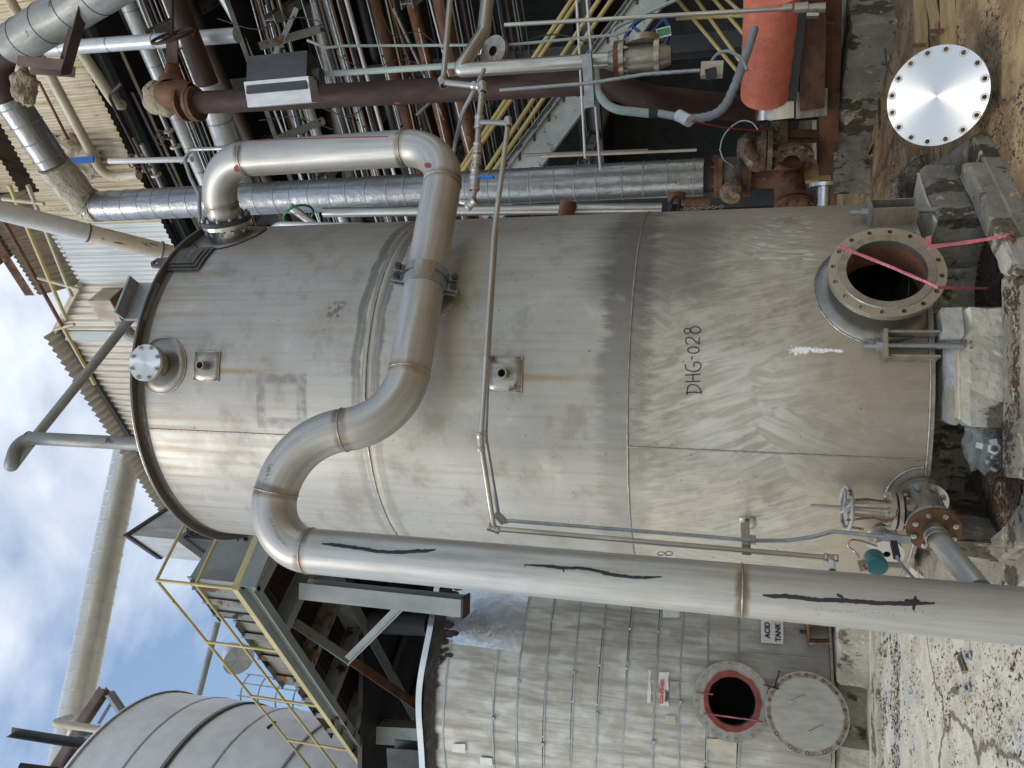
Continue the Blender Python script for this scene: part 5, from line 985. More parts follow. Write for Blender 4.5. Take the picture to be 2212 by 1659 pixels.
q = MB(); q.lathe([(.10, -.35), (.15, -.2), (.15, .2), (.10, .35)], Matrix.Translation(PY(1382, 126, YP)), 24, True); cvp = part('check_valve', q, m['stainless_dirty'], pl_); q = MB(); Mx = frame(PY(1388, 92, YP), PY(1386, 60, YP) - PY(1388, 126, YP)); q.lathe([(.03, -.05), (.22, -.05), (.22, .02), (1e-4, .02)], Mx, 26); part('valve_cover', q, m['stainless_dirty'], cvp)
bolts(pl_, Matrix.Translation(PY(1350, 128, YP)) @ Matrix.Rotation(PI, 4, 'X'), 8, .33, .024, .03, 'stainless_dirty')
q = MB(); q.lathe([(.06, -.02), (.19, -.02), (.19, .03), (.06, .03)], frame(PY(1068, 112, YP + .2), (0, -1, .4)), 26); part('side_flange', q, m['stainless_dirty'], pl_); q = MB(); q.lathe([(.06, -.05), (.192, -.05), (.192, -.02), (.06, -.02)], frame(PY(1068, 112, YP + .2), (0, -1, .4)), 26); part('orange_gasket', q, m['rust_orange'], pl_)
hwb = thing('blue_handwheel', 'dark blue valve handwheel behind the swing check valve', 'handwheel', PY(1398, 72, 9.4)); Mh = frame(PY(1396, 84, 9.6), (.1, -.9, .3)); q = MB(); q.tube([Mh @ Vector((.30 * math.cos(t_), .30 * math.sin(t_), 0)) for t_ in np.linspace(0, 2 * PI, 33)], .03, 8, False); part('rim', q, m['blue_paint'], hwb)
for k in range(4): q = MB(); q.tube([Mh.translation, Mh @ Vector((.29 * math.cos(k * PI / 2 + .7), .29 * math.sin(k * PI / 2 + .7), 0))], .022, 6); part('spoke', q, m['blue_paint'], hwb)
run('pale blue painted tubing with an elbow above the blue handwheel', [PY(1480, -10, 9.2), PY(1340, 55, 9.2), PY(1322, 66, 9.2), PY(1335, 88, 9.2), PY(1350, 100, 9.2)], 8, 'mint', 'tubing', 'tubing', .06)
tg = thing('hanging_tag', 'small green and white tag hanging next to the blue handwheel', 'tag', PY(1433, 70, 8.5)); a_, b_ = PY(1418, 74, 8.5), PY(1449, 66, 8.5); q = MB(); q.beam(a_, b_, 'flat', .11, .01, up=(0, 1, 0)); part('board', q, m['sticker'], tg); q = MB(); q.beam(a_.lerp(b_, .06) - Vector((0, .012, 0)), a_.lerp(b_, .94) - Vector((0, .012, 0)), 'flat', .07, .012, up=(0, 1, 0)); part('green_panel', q, m['green_tag'], tg)
jacketed('slim steel upright running down to the ball valve beside the red motor', PY(1090, 54, 7.6), PY(1705, 18, 7.6), 9, 'stainless')
bvv = thing('ball_valve', 'small ball valve at the end of the slim upright near the red motor', 'valve', PY(1740, 16, 7.6)); 
for x, r_, h_ in ((1700, .04, .09), (1730, .055, .12), (1758, .045, .10), (1775, .05, .06)): q = MB(); q.lathe([(1e-4, -h_ / 2), (r_, -h_ / 2), (r_, h_ / 2), (1e-4, h_ / 2)], Matrix.Translation(PY(x, 17, 7.6)), 6); part('fitting', q, m['stainless'], bvv)
q = MB(); q.beam(PY(1742, 34, 7.5), PY(1768, 34, 7.5), 'box', .03, .06); part('lever', q, m['stainless_bright'], bvv)
run('grey rigid conduit bending down to the small junction box', [PY(1080, 195, 8.0), PY(1270, 180, 8.0), PY(1395, 160, 8.0), PY(1512, 152, 8.0)], 8, 'galv', 'conduit', 'conduit', .3)
jb = thing('junction_box', 'open junction box at the end of the grey conduit above the red motor', 'box', PY(1530, 155, 7.9)); q = MB(); q.beam(PY(1514, 152, 7.9), PY(1562, 150, 7.9), 'box', .14, .10, up=(0, 1, 0)); part('box_body', q, m['cream'], jb); q = MB(); q.beam(PY(1524, 162, 7.8), PY(1548, 156, 7.8), 'box', .10, .06, up=(.5, .8, 0)); part('open_lid', q, m['dark_steel'], jb)
run('looping flexible conduit from the junction box to the red motor', [PY(1535, 140, 7.9), PY(1542, 118, 7.9), PY(1572, 108, 7.8), PY(1602, 125, 7.7), PY(1614, 152, 7.6)], 7, 'grey_plastic', 'conduit', 'conduit', .18)
# pale green bend, rubber coupling and ribbed hose
hs = thing('cable_hose', 'thick ribbed grey hose joined to a pale green bend by black tape', 'hose', PY(1420, 245, 8.3)); rh = rp_(17, PY(1400, 240, 8.3))
q = MB(); q.tube(fillet([PY(1286, 150, 8.5), PY(1290, 200, 8.4), PY(1318, 236, 8.3), PY(1404, 245, 8.3)], .35, 8), rh * 1.1, 20); part('green_bend', q, m['mint'], hs)
q = MB(); hq = PY(1402, 245, 8.3); q.tube([hq, PY(1422, 243, 8.3)], rh * 1.2, 16, radii=[rh * 1.2, rh * 1.25]); part('tape_wrap', q, m['rubber'], hs)
q = MB(); q.tube([PY(1420, 244, 8.3), PY(1462, 252, 8.2)], rh * .95, 18); part('smooth_sleeve', q, m['grey_plastic'], hs)
hp_ = fillet([PY(1460, 252, 8.2), PY(1500, 258, 8.1), PY(1560, 245, 8.0), PY(1590, 180, 7.9), PY(1618, 100, 7.9), PY(1630, 60, 8.0)], .6, 12); hd = []
for i in range(len(hp_) - 1):
    L = (hp_[i + 1] - hp_[i]).length; k = max(int(L / .012), 1); hd += [hp_[i].lerp(hp_[i + 1], j / k) for j in range(k)]
acc = [0]
for i in range(1, len(hd)): acc.append(acc[-1] + (hd[i] - hd[i - 1]).length)
q = MB(); q.tube(hd, rh, 16, radii=[rh * (1.05 + .09 * math.sin(a_ * 2 * PI / .075) * (1 if a_ < acc[-1] * .62 else .1)) for a_ in acc]); part('ribbed_hose', q, m['grey_plastic'], hs)
q = MB(); q.tube([PY(1466, 249, 8.0), PY(1490, 262, 7.9)], .06, 14); part('white_plug', q, m['white_plastic'], hs)
run('thin red cable from the ribbed hose to the rusty pump', [PY(1495, 262, 7.9), PY(1560, 275, 8.2), PY(1640, 283, 8.6), PY(1662, 276, 8.9)], 3, 'cable_red', 'cable', 'cable', .3)

# stair with pale stringers and yellow handrails behind the riser
stair = thing('stairs', 'steel stairs with chipped pale stringers rising to the left behind the insulated riser', 'stairs', PY(1250, 180, 10.6)); YS = 11.3
for (x0, y0, x1, y1), yy in (((1400, -20, 1058, 430), YS + .5), ((1420, -20, 1082, 430), YS)):
    q = MB(); q.beam(*ext(PY(x0, y0, yy), PY(x1, y1, yy), 2.0, .3), 'C', .08, .36 if yy > YS else .44, .012, up=(0, 0, 1)); part('stringer', q, m['stringer'], stair)
for k in range(11):
    t_ = .06 + k * .092; c_ = PY(1400 + (1062 - 1400) * t_, -20 + 450 * t_, YS + .25); q = MB(); q.box((-.13, -.23, -.02), (.13, .23, .02), Matrix.Translation(c_)); part('tread', q, m['dark_steel'], stair)
for lab, y_, lines in (('far', YS + .55, ((1238, -5, 985, 380), (1253, -5, 1000, 370))), ('near', YS + .02, ((1297, -5, 1040, 385), (1324, -5, 1062, 376)))):
    hr = thing('handrail', f'{"inner" if lab == "near" else "outer"} yellow handrail of the steel stairs, {"closer to" if lab == "near" else "farther from"} the stringers', 'handrail', PY(1200, 50, y_))
    for ln_ in lines: q = MB(); q.tube(list(ext(PY(ln_[0], ln_[1], y_), PY(ln_[2], ln_[3], y_), 2.0, .5)), rp_(10, PY(1200, 60, y_)), 10); part('rail', q, m['yellow'], hr)
    q = MB(); xx = 1130 if lab == 'far' else 1210; q.tube([PY(xx, 175 if lab == 'far' else 165, y_), PY(xx + 150, 165 if lab == 'far' else 150, y_)], rp_(8, PY(1200, 60, y_)), 10); part('post', q, m['yellow'], hr)
hr = thing('handrail', 'yellow handrail slanting the other way above the red motor', 'handrail', PY(1560, 80, 12))
for x0, y0, x1, y1 in ((1455, -10, 1602, 165), (1498, -10, 1640, 190), (1535, -10, 1655, 130), (1560, -10, 1660, 80)): q = MB(); q.tube([PY(x0, y0, 12), PY(x1, y1, 12)], rp_(8, PY(x0, y0, 12)), 8); part('rail', q, m['yellow'], hr)
q = MB(); q.tube([PY(1460, 40, 12), PY(1640, 32, 12)], rp_(8, PY(1460, 40, 12)), 8); part('post', q, m['yellow'], hr)
for lab, pts in (('upper of two bright thin tubes crossing the stairs', (1245, -10, 1264, 342)), ('lower of two bright thin tubes crossing the stairs', (1267, -10, 1297, 366))):
    a_, b_ = PY(pts[0], pts[1], 8.9), PY(pts[2], pts[3], 8.9); q = MB(); q.tube(list(ext(a_, b_, 1.5, 0)), rp_(5.5, a_), 10); solo('tube', q, m['white_paint'], lab, 'tube')
q = MB(); q.beam(PY(1266, 112, 8.4), PY(1274, 228, 8.4), 'L', .12, .12); solo('strut_channel', q, m['galv'], 'galvanized strut holding the stainless upright across the stair stringer', 'strut')
jacketed('straw coloured tube running down beside the insulated riser', PY(1170, 338, 9.2), PY(1505, 324, 9.2), 6, 'cream')
jacketed('dull thin pipe behind the insulated riser', PY(1130, 335, 9.6), PY(1400, 325, 9.6), 7, 'insul_grey')
run('thin white tube looping down to the top of the rusty pump', [PY(1555, 326, 9.2), PY(1560, 290, 9.2), PY(1615, 246, 9.2), PY(1637, 280, 9.2)], 2.5, 'white_paint', 'tube', 'tube', .3); run('thin white tube curling down from the straw coloured tube to the riser valve', [PY(1555, 322, 9.3), PY(1562, 345, 9.4), PY(1585, 360, 9.8)], 2.5, 'white_paint', 'tube', 'tube', .2)
# things seen in the slit between riser and tank
jacketed('stainless pipe seen in the slit between riser and tank', PY(700, 459, 9.4), PY(1430, 449, 9.4), 22, 'stainless')
run('white elbowed pipe just above the tank shell at the right', [PY(820, 452 + 36, 8.9), PY(600, 484, 8.9), PY(582, 500, 8.9)], 12, 'insul_white', 'pipe', 'pipe', .2)
run('rusty brown leg slanting behind the tank below the insulated riser', [PY(1228, 436, 9.3), PY(1215, 500, 9.3)], 36, 'rust', 'pipe', 'pipe', .2)
hwg = thing('green_handwheel', 'green rimmed handwheel seen edge-on between riser and tank', 'handwheel', PY(645, 464, 9.1)); q = MB(); Mh = frame(PY(645, 464, 9.1), (.9, .2, .5)); q.tube([Mh @ Vector((.2 * math.cos(t_), .2 * math.sin(t_), 0)) for t_ in np.linspace(0, 2 * PI, 25)], .018, 6, False); part('rim', q, m.setdefault('green_paint', simple('green paint', (.02, .2, .09), (.015, .15, .06), .4)), hwg)
q = MB(); q.tube([PY(628, 448, 9.1), PY(690, 492, 9.1)], .055, 10); part('stem', q, m['stainless'], hwg)
hwk = thing('small_valve', 'small valve with a dark wheel and chain between the riser foot and the tank', 'valve', PY(1455, 452, 9)); q = MB(); Mh = frame(PY(1455, 450, 9), (.1, -.5, .8)); q.tube([Mh @ Vector((.13 * math.cos(t_), .13 * math.sin(t_), 0)) for t_ in np.linspace(0, 2 * PI, 25)], .02, 6, False); q.cyl(.05, -.1, .05, Mh, 12); part('wheel', q, m['black_steel'], hwk)
chain(hwk, [PY(1450, 454, 9), PY(1500, 450, 9), PY(1570, 446, 9)], 'stainless_dirty', .05, .006)
lvv = thing('lever_valve', 'rusty lever valve on the riser foot', 'valve', PY(1475, 440, 9.6)); q = MB(); q.tube([PY(1462, 418, 9.7), PY(1462, 436, 9.7)], .11, 14); q.tube([PY(1464, 438, 9.7), PY(1535, 436, 9.7)], .055, 12); part('valve_body', q, m['rust'], lvv); q = MB(); q.beam(PY(1480, 440, 9.3), PY(1512, 464, 9.3), 'box', .03, .10); part('lever', q, m['rust_flaky'], lvv)

# foot of the riser: bare spool, gate valve, tee, elbow and pump
rf_ = thing('riser_valve', 'rusty flanged gate valve at the foot of the insulated riser', 'valve', ra(1590)); rs = .185
def rb(x): return ra(x)
q = MB(); q.tube([rb(1518), rb(1546)], rs, 26); part('bare_spool', q, m['rust_dark'], rf_)
for x in (1547, 1556, 1608, 1617): q = MB(); q.lathe([(.1, -.028), (.275, -.028), (.275, .028), (.1, .028)], Matrix.Translation(rb(x)), 32); part('flange', q, m['rust'], rf_)
bolts(rf_, Matrix.Translation(rb(1546)), 12, .48, .022, .03, 'rust'); bolts(rf_, Matrix.Translation(rb(1618)) @ Matrix.Rotation(PI, 4, 'X'), 12, .48, .026, .03, 'rust')
q = MB(); c_ = rb(1582); q.lathe([(.17, -.25), (.24, -.1), (.24, .1), (.17, .25)], Matrix.Translation(c_), 26, True); part('valve_body', q, m.setdefault('old_grey', simple('sooty grey casting', (.16, .155, .145), (.08, .07, .06), .75, 0, 6, (1, 1, 1), .7, 40, .006, [((.20, .10, .04), .60, 5, (1, 1, 1))])), rf_)
q = MB(); vd_ = (PY(1580, 464, 9.9) - c_).normalized(); q.lathe([(.13, .05), (.125, .30), (.155, .31), (.155, .37), (.13, .40), (.10, .44), (1e-4, .45)], frame(c_, vd_), 26); part('bonnet', q, m['rust_flaky'], rf_)
tee = thing('rusty_spool', 'rusty pipe spool and elbow joining the riser valve to the pump', 'pipe', ra(1660)); q = MB(); tq = ra(1700); q.tube([rb(1618), tq], rs, 28); part('vertical_run', q, m['rust'], tee)
pe1, pe2 = PY(1709, 338, 10.1), PY(1716, 462, 9.7); q = MB(); q.tube([pe1, tq + Vector((0, -.0, 0)), pe2], rs * 1.05, 28, radii=[rs * 1.05] * 3); part('cross_run', q, m['rust'], tee)
for c_, w_ in ((PY(1709, 344, 10.05), .265), (PY(1715, 440, 9.82), .235), (PY(1716, 452, 9.76), .235)):
    Mf = frame(c_, pe2 - pe1); q = MB(); q.lathe([(.1, -.03), (w_, -.03), (w_, .03), (.1, .03)], Mf, 32); ff = part('flange', q, m['rust_flaky'] if w_ > .25 else m['rust'], tee); bolts(ff, Mf @ Matrix.Translation((0, 0, .03)), 10, w_ * 1.7, .022, .03, 'rust')
q = MB(); pv = G(1860, 392, 0); q.beam(Vector((RX + .0, RY + .1, 0)), Vector((RX, RY + .1, tq.z - .2)), 'box', .20, .20, up=(0, 1, 0)); part('support_post', q, m['wood'], tee, 'pale wooden prop under the elbow')
pump = thing('pump', 'pump casing caked in flaking rust beside the rusty elbow', 'pump', PY(1640, 310, 10)); pc = PY(1652, 320, 10.0)
pz = PY(1656, 324, 10.0); q = MB()
for k_ in range(1): q.tube([pz + Vector((.15 * math.cos(a_), -.12 * math.sin(a_) - .02, .10 + .18 * (1 - abs(a_ - 1.2) / 2.2))) for a_ in np.linspace(-1.0, 3.4, 20)], .10, 14, radii=[.055 + .0035 * k for k in range(20)])
q.lathe([(1e-4, .36), (.08, .35), (.10, .16), (.17, .12), (.20, .04)], Matrix.Translation(pz), 24)
for i, v in enumerate(q.v): vv = Vector(v); q.v[i] = tuple(vv + Vector((1, 1, 1)) * .015 * mnoise.noise(vv * 14))
part('volute', q, m['rust_flaky'], pump)
for dz in (.045, -.03): q = MB(); q.lathe([(.1, -.03), (.25, -.03), (.25, .03), (.1, .03)], Matrix.Translation(pz + Vector((0, 0, dz))), 28); part('casing_flange', q, m['rust_flaky'], pump); bolts(pump, Matrix.Translation(pz + Vector((0, 0, dz + (.03 if dz > 0 else -.03)))) @ Matrix.Rotation(0 if dz > 0 else PI, 4, 'X'), 8, .43, .02, .025, 'rust')
q = MB(); q.beam(PY(1682, 330, 10.1), PY(1682, 262, 10.0), 'box', .22, .20); part('bearing_frame', q, m['rust_flaky'], pump); q = MB(); q.beam(PY(1650, 282, 10.0), PY(1650, 262, 9.95), 'box', .12, .10); part('seal_box', q, m['dark_steel'], pump)
q = MB(); q.beam(PY(1700, 290, 10.05), PY(1780, 292, 10.05), 'box', .10, .10); part('foot', q, m['rust'], pump)
guard = thing('coupling_guard', 'shiny sheet metal coupling guard between the pump and the red motor', 'guard', PY(1660, 232, 9.6)); ga, gb_ = PY(1662, 257, 9.6), PY(1662, 203, 9.5); q = MB(); q.lathe([(.16, 0), (.16, (gb_ - ga).length)], frame(ga, gb_ - ga), 24); part('drum', q, m['stainless_bright'], guard)
q = MB(); g1, g2 = PY(1686, 257, 9.6), PY(1686, 200, 9.5); q.beam(g1, g2, 'box', .32, .28); part('lower_box', q, m['stainless_bright'], guard); q = MB(); q.beam(g1 + Vector((0, 0, -.33)), g2 + Vector((0, 0, -.33)), 'box', .36, .34); part('base_box', q, m['stainless_dirty'], guard)
mot = thing('motor', 'big motor wrapped in faded red cover above the rusty skid', 'motor', PY(1660, 100, 9.0)); ma, mb2 = PY(1654, 204, 9.3), PY(1672, -25, 8.2); rm = rp_(108, ma)
q = MB(); n_ = 14; ax = [ma.lerp(mb2, k / n_) for k in range(n_ + 1)]; q.tube(ax, rm, 44, radii=[rm * (.96 + .06 * (k / n_) + .012 * math.sin(k * 2.1)) for k in range(n_ + 1)]); part('cover', q, m['motor_red'], mot)
q = MB(); q.beam(ma + Vector((-.0, 0, -rm * .97)), mb2 + Vector((0, 0, -rm * .97)), 'box', .30, .10); part('mounting_foot', q, m['dark_steel'], mot)
skid = thing('motor_skid', 'rusty steel skid box carrying the red motor on the concrete plinth', 'skid', PY(1750, 120, 9.4)); s1_, s2_ = PY(1752, 205, 9.5), PY(1752, -30, 8.5); q = MB(); q.beam(s1_, s2_, 'box', .6, .26); part('box_frame', q, m['rust'], skid)
s1_, s2_ = PY(1785, 430, 10.9), PY(1792, -30, 8.9); q = MB(); q.beam(s1_, s2_, 'C', .5, .22); part('side_channel', q, m['rust'], skid)
for y in (300, 250): pp_ = PY(1740, y, 10.1); q = MB(); q.beam(pp_ - Vector((0, 0, .3)), pp_ + Vector((0, 0, .3)), 'box', .09, .09); part('upright', q, m['rust'], skid)
# concrete plinth under skid
t1, t2, t3 = G(1800, 420, .42), G(1802, 307, .42), G(1843, 56, .42); t4 = G(1812, -60, .42)
rough_block('concrete_plinth', [(t1.x, t1.y), (t2.x, t2.y), (t3.x, t3.y), (t4.x + .5, t4.y + .2), (t4.x + 1.5, t4.y + 3.5), (t1.x + 1.2, t1.y + 2.5)], -.02, .42, 'conc', 'stained concrete plinth carrying the pump and red motor', .03, None, .015)

for bi, (lab, x0, y0, x1, y1, spread, n, k0) in enumerate((
    ('strapped bundle of small grey and rusty tubes right behind the light fixture', 570, -10, 700, 480, 60, 9, .3), ('strapped bundle of small tubes crossing between the grey lagged and peeling rusty pipes', 715, -10, 850, 480, 70, 11, .25),
    ('strapped bundle of small tubes between the peeling rusty and orange-brown pipes', 820, -10, 930, 480, 55, 8, .6), ('strapped bundle of dark tubes beyond the thickest mottled rack pipe', 985, -10, 1075, 480, 60, 8, .4),
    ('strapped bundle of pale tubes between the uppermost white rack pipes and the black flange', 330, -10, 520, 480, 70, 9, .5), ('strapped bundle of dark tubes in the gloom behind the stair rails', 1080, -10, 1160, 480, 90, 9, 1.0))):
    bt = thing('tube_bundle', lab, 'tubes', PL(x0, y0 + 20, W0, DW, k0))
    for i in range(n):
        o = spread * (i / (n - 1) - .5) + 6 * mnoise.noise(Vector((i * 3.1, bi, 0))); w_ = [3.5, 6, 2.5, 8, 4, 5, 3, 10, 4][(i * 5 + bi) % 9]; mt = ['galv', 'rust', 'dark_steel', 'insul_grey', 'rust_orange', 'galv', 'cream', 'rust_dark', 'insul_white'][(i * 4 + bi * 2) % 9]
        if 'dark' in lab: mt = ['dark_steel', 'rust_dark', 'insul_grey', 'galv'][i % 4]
        kk = k0 + .12 * ((i * 7) % 5); a_, b_ = PL(x0 + o, y0, W0, DW, kk), PL(x1 + o * .9, y1, W0, DW, kk); q = MB(); q.tube(list(ext(a_, b_)), rp_(w_, (a_ + b_) / 2), 8); part('tube', q, m[mt], bt)
        if w_ > 5:
            for t_ in (.2, .5, .8): ring_at(a_.lerp(b_, t_ + .03 * (i % 3)), b_ - a_, rp_(w_, (a_ + b_) / 2) * 1.05, .02, 'dark_steel', bt, 'coupling', 12)
for i, (pts, w_) in enumerate((([(470, 40), (560, 70), (640, 30), (700, 50)], 2.5), ([(690, 230), (760, 260), (800, 210), (880, 235)], 2.5), ([(820, 20), (850, 90), (900, 60), (960, 110)], 2), ([(560, 260), (640, 250), (720, 280)], 2), ([(1090, 120), (1180, 60), (1290, 100)], 3), ([(730, 120), (800, 160), (860, 120), (930, 150)], 2))):
    run(['black cable sagging from the top corner to the light fixture', 'black cable sagging in front of the grey lagged pipe', 'black cable hanging beside the peeling rusty pipe', 'black cable sagging behind the looping pipe', 'dark cable slung between the stair rails', 'black cable looping under the thin green conduit'][i], [PY(x, y, 9.8) for x, y in pts], w_, 'rubber', 'cable', 'cable', .8)
gcl = (('pair of grey flanged valves on the slim lines above the black flange', 655, 1345), )
for i, (x, y, lab) in enumerate(((372, 300, 'small valve on the slim lines right of the grey looping pipe'), (310, 350, 'little stained valve near the buff wall pipe'), (330, 362, 'second little stained valve nearer the tank rim'))):
    c_ = PL(x, y, W0, DW, -.4); vt_ = thing('small_valve', lab, 'valve', c_); d_ = Vector((DW[0], DW[1], 0))
    for o in (-.16, .16): q = MB(); q.lathe([(.02, -.02), (.11, -.02), (.11, .02), (.02, .02)], frame(c_ + d_ * o, d_), 16); part('flange', q, m['cream'], vt_)
    q = MB(); q.tube([c_ - d_ * .5, c_ + d_ * .5], .05, 10); q.tube([c_, c_ + Vector((-.05, -.25, .05))], .03, 8); part('body', q, m['insul_grey'], vt_); Mh = frame(c_ + Vector((-.05, -.27, .05)), (-.2, -1, .3)); q = MB(); q.tube([Mh @ Vector((.13 * math.cos(t_), .13 * math.sin(t_), 0)) for t_ in np.linspace(0, 2 * PI, 21)], .014, 6, False)
    for k in range(3): q.tube([Mh.translation, Mh @ Vector((.13 * math.cos(k * 2.1), .13 * math.sin(k * 2.1), 0))], .01, 5)
    part('handwheel', q, m['rust_dark'], vt_)

# dark back of the pipe rack: columns, beams; added to keep light out: wall panels with gaps, floor deck
back = thing('rack_structure', 'dark steel frame with added light-blocking panels and decks behind the pipe rack', 'structure', ws(0, 0, 6))
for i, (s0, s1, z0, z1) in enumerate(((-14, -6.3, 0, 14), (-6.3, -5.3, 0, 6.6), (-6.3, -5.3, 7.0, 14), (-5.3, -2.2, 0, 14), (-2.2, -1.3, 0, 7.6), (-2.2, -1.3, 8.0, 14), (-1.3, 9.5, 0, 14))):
    q = MB(); a_, b_ = ws(s0, z0, 6.5), ws(s1, z1, 6.5); q.beam(Vector((a_.x, a_.y, (z0 + z1) / 2)), Vector((b_.x, b_.y, (z0 + z1) / 2)), 'box', .06, z1 - z0); part('wall_panel', q, m['black_steel' if i in (0, 3, 6) else 'dark_steel'], back)  # panels added and coloured near-black to keep the rack's depth dark
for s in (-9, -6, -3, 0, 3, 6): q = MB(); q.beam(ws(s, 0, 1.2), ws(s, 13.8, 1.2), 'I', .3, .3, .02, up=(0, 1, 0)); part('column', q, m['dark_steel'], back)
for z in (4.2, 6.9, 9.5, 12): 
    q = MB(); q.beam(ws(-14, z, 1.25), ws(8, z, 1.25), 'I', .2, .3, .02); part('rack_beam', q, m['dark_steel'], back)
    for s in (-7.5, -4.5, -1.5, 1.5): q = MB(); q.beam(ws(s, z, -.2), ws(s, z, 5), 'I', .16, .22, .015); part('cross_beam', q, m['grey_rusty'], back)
q = MB(); c4 = [ws(-14, 0, 2.2), ws(8, 0, 2.2), ws(8, 0, 6.4), ws(-14, 0, 6.4)]; q.prism([(c.x, c.y) for c in c4], 4.6, 4.7); part('shade_deck', q, m['black_steel'], back)  # this one and the next are added to darken the rack
q = MB(); c4 = [ws(-14, 0, .2), ws(8, 0, .2), ws(8, 0, 6.4), ws(-14, 0, 6.4)]; q.prism([(c.x, c.y) for c in c4], 10.4, 10.5); part('shade_deck', q, m['black_steel'], back)
for x0, y0, x1, y1, w in ((560, 100, 700, 60, 18), (600, 300, 700, 260, 16), (850, 20, 960, 260, 10), (640, 20, 560, 190, 14), (900, 250, 1000, 150, 8)):
    q = MB(); a_, b_ = PL(x0, y0, W0, DW, -.8), PL(x1, y1, W0, DW, -.2); q.beam(a_, b_, 'L', rp_(w, a_) * 1.5, rp_(w, a_) * 1.5); part('brace', q, m['grey_rusty'], back)

# ================================================================== left hand side: clad acid tank on its plinth
AR = 2.3; _r = ray(1500, 1472); _r = np.array([_r[0], _r[1], 0]) / math.hypot(_r[0], _r[1]); AX, AY = _r[0] * (10.0 + AR), _r[1] * (10.0 + AR)
def apx(x, y, off=0): return CY(x, y, AX, AY, AR + off)
def az(x): return apx(x, 1472).z
aa0 = math.atan2(AX, AY)                                             # camera bearing of the axis
def ap(a, z, off=0): return Vector((AX - (AR + off) * math.sin(aa0 + a), AY - (AR + off) * math.cos(aa0 + a), z))   # a>0: towards the left
acid = thing('acid_tank', 'squat clad tank with steel straps and an open red manway at lower left', 'tank', (AX, AY, .45))
cx = [937, 1017, 1071, 1121, 1179, 1239, 1294, 1353, 1417, 1471, 1529, 1596]; bandx = [964, 1071, 1121, 1179, 1239, 1294, 1353, 1417, 1471, 1529, 1596]
def acyl(z0, z1, off, a0=-1.35, a1=1.35, n=110, dent=0):
    q = MB(); vs_, fs, uv = [], [], []; zz = list(np.linspace(z0, z1, 6))
    for z in zz:
        for k in range(n + 1):
            a = a0 + (a1 - a0) * k / n; vs_.append(ap(a, z, off + dent * mnoise.noise(Vector((a * 5, z * 3, off * 90)))))
    N = n + 1; pm = ap(mw_a, mwz, off)
    for i in range(5):
        for k in range(n):
            if (sum((vs_[j] for j in (i * N + k, (i + 1) * N + k, (i + 1) * N + k + 1, i * N + k + 1)), Vector()) / 4 - pm).length < .34: continue
            fs.append((i * N + k, (i + 1) * N + k, (i + 1) * N + k + 1, i * N + k + 1)); uv.append([(-(a0 + (a1 - a0) * c / n) * AR, zz[j]) for j, c in ((i, k), (i + 1, k), (i + 1, k + 1), (i, k + 1))])
    q.add(vs_, fs, uv, True); return q
mwc = apx(1581, 1515, .12); mwa = -(math.atan2(mwc.x - AX, -(mwc.y - AY)) + aa0); mwz = mwc.z
mw_a = math.atan2(AX - mwc.x, AY - mwc.y) - aa0
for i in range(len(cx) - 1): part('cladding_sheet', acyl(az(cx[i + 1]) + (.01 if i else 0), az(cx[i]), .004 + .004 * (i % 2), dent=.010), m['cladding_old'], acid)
part('cladding_sheet', acyl(az(1118), az(935), .016, -1.2, -.04, 40, .012), m['cladding_new'], acid, 'shinier replacement sheet at the upper right')
part('shell', acyl(az(1794), az(1596), .0, dent=.003), m['cladding_old'], acid, 'bare lower shell course'); q = MB(); q.lathe([(AR - .02, az(960)), (AR - .02, az(925)), (AR - .8, az(925) + .35), (1e-4, az(925) + .5)], Matrix.Translation((AX, AY, 0)), 64); part('roof', q, m['dark_steel'], acid)
pm0 = ap(mw_a, mwz)
for i, x in enumerate(bandx):
    q = MB(); pts = [ap(-1.3 + 2.6 * k / 70, az(x) + .012 * math.sin(k * .17 + i) + .006 * mnoise.noise(Vector((k * .3, i * 3, 0))), .014) for k in range(71)]; pm = ap(mw_a, mwz); runs_ = [[p for k, p in enumerate(pts) if (p - pm).length > .36 and sg_ * (k - 35) > -99 and ((p - pm).cross(Vector((0, 0, 1))).dot(ap(mw_a, 0, 1) - ap(mw_a, 0, 0)) * sg_ > 0)] for sg_ in (-1, 1)] if min((p - pm).length for p in pts) < .36 else [pts]
    for rn_ in runs_: q.sheet([[p + Vector((0, 0, .010)) for p in rn_], [p - Vector((0, 0, .010)) for p in rn_]])
    sp_ = part('strap', q, m['galv'], acid)
    a = .42 - .1 * (i % 3) if i % 2 else -.05 + .08 * (i % 3); 
    if (ap(a, az(x)) - pm0).length > .45: q = MB(); q.box((-.02, -.02, 0), (.02, .02, .02), frame(ap(a, az(x), .012), ap(a, 0, 1) - ap(a, 0, 0))); part('strap_clip', q, m['galv'], sp_)
q = acyl(az(1794) - .03, az(1794) + .0, .05); part('base_ring', q, m['stainless_dirty'], acid)
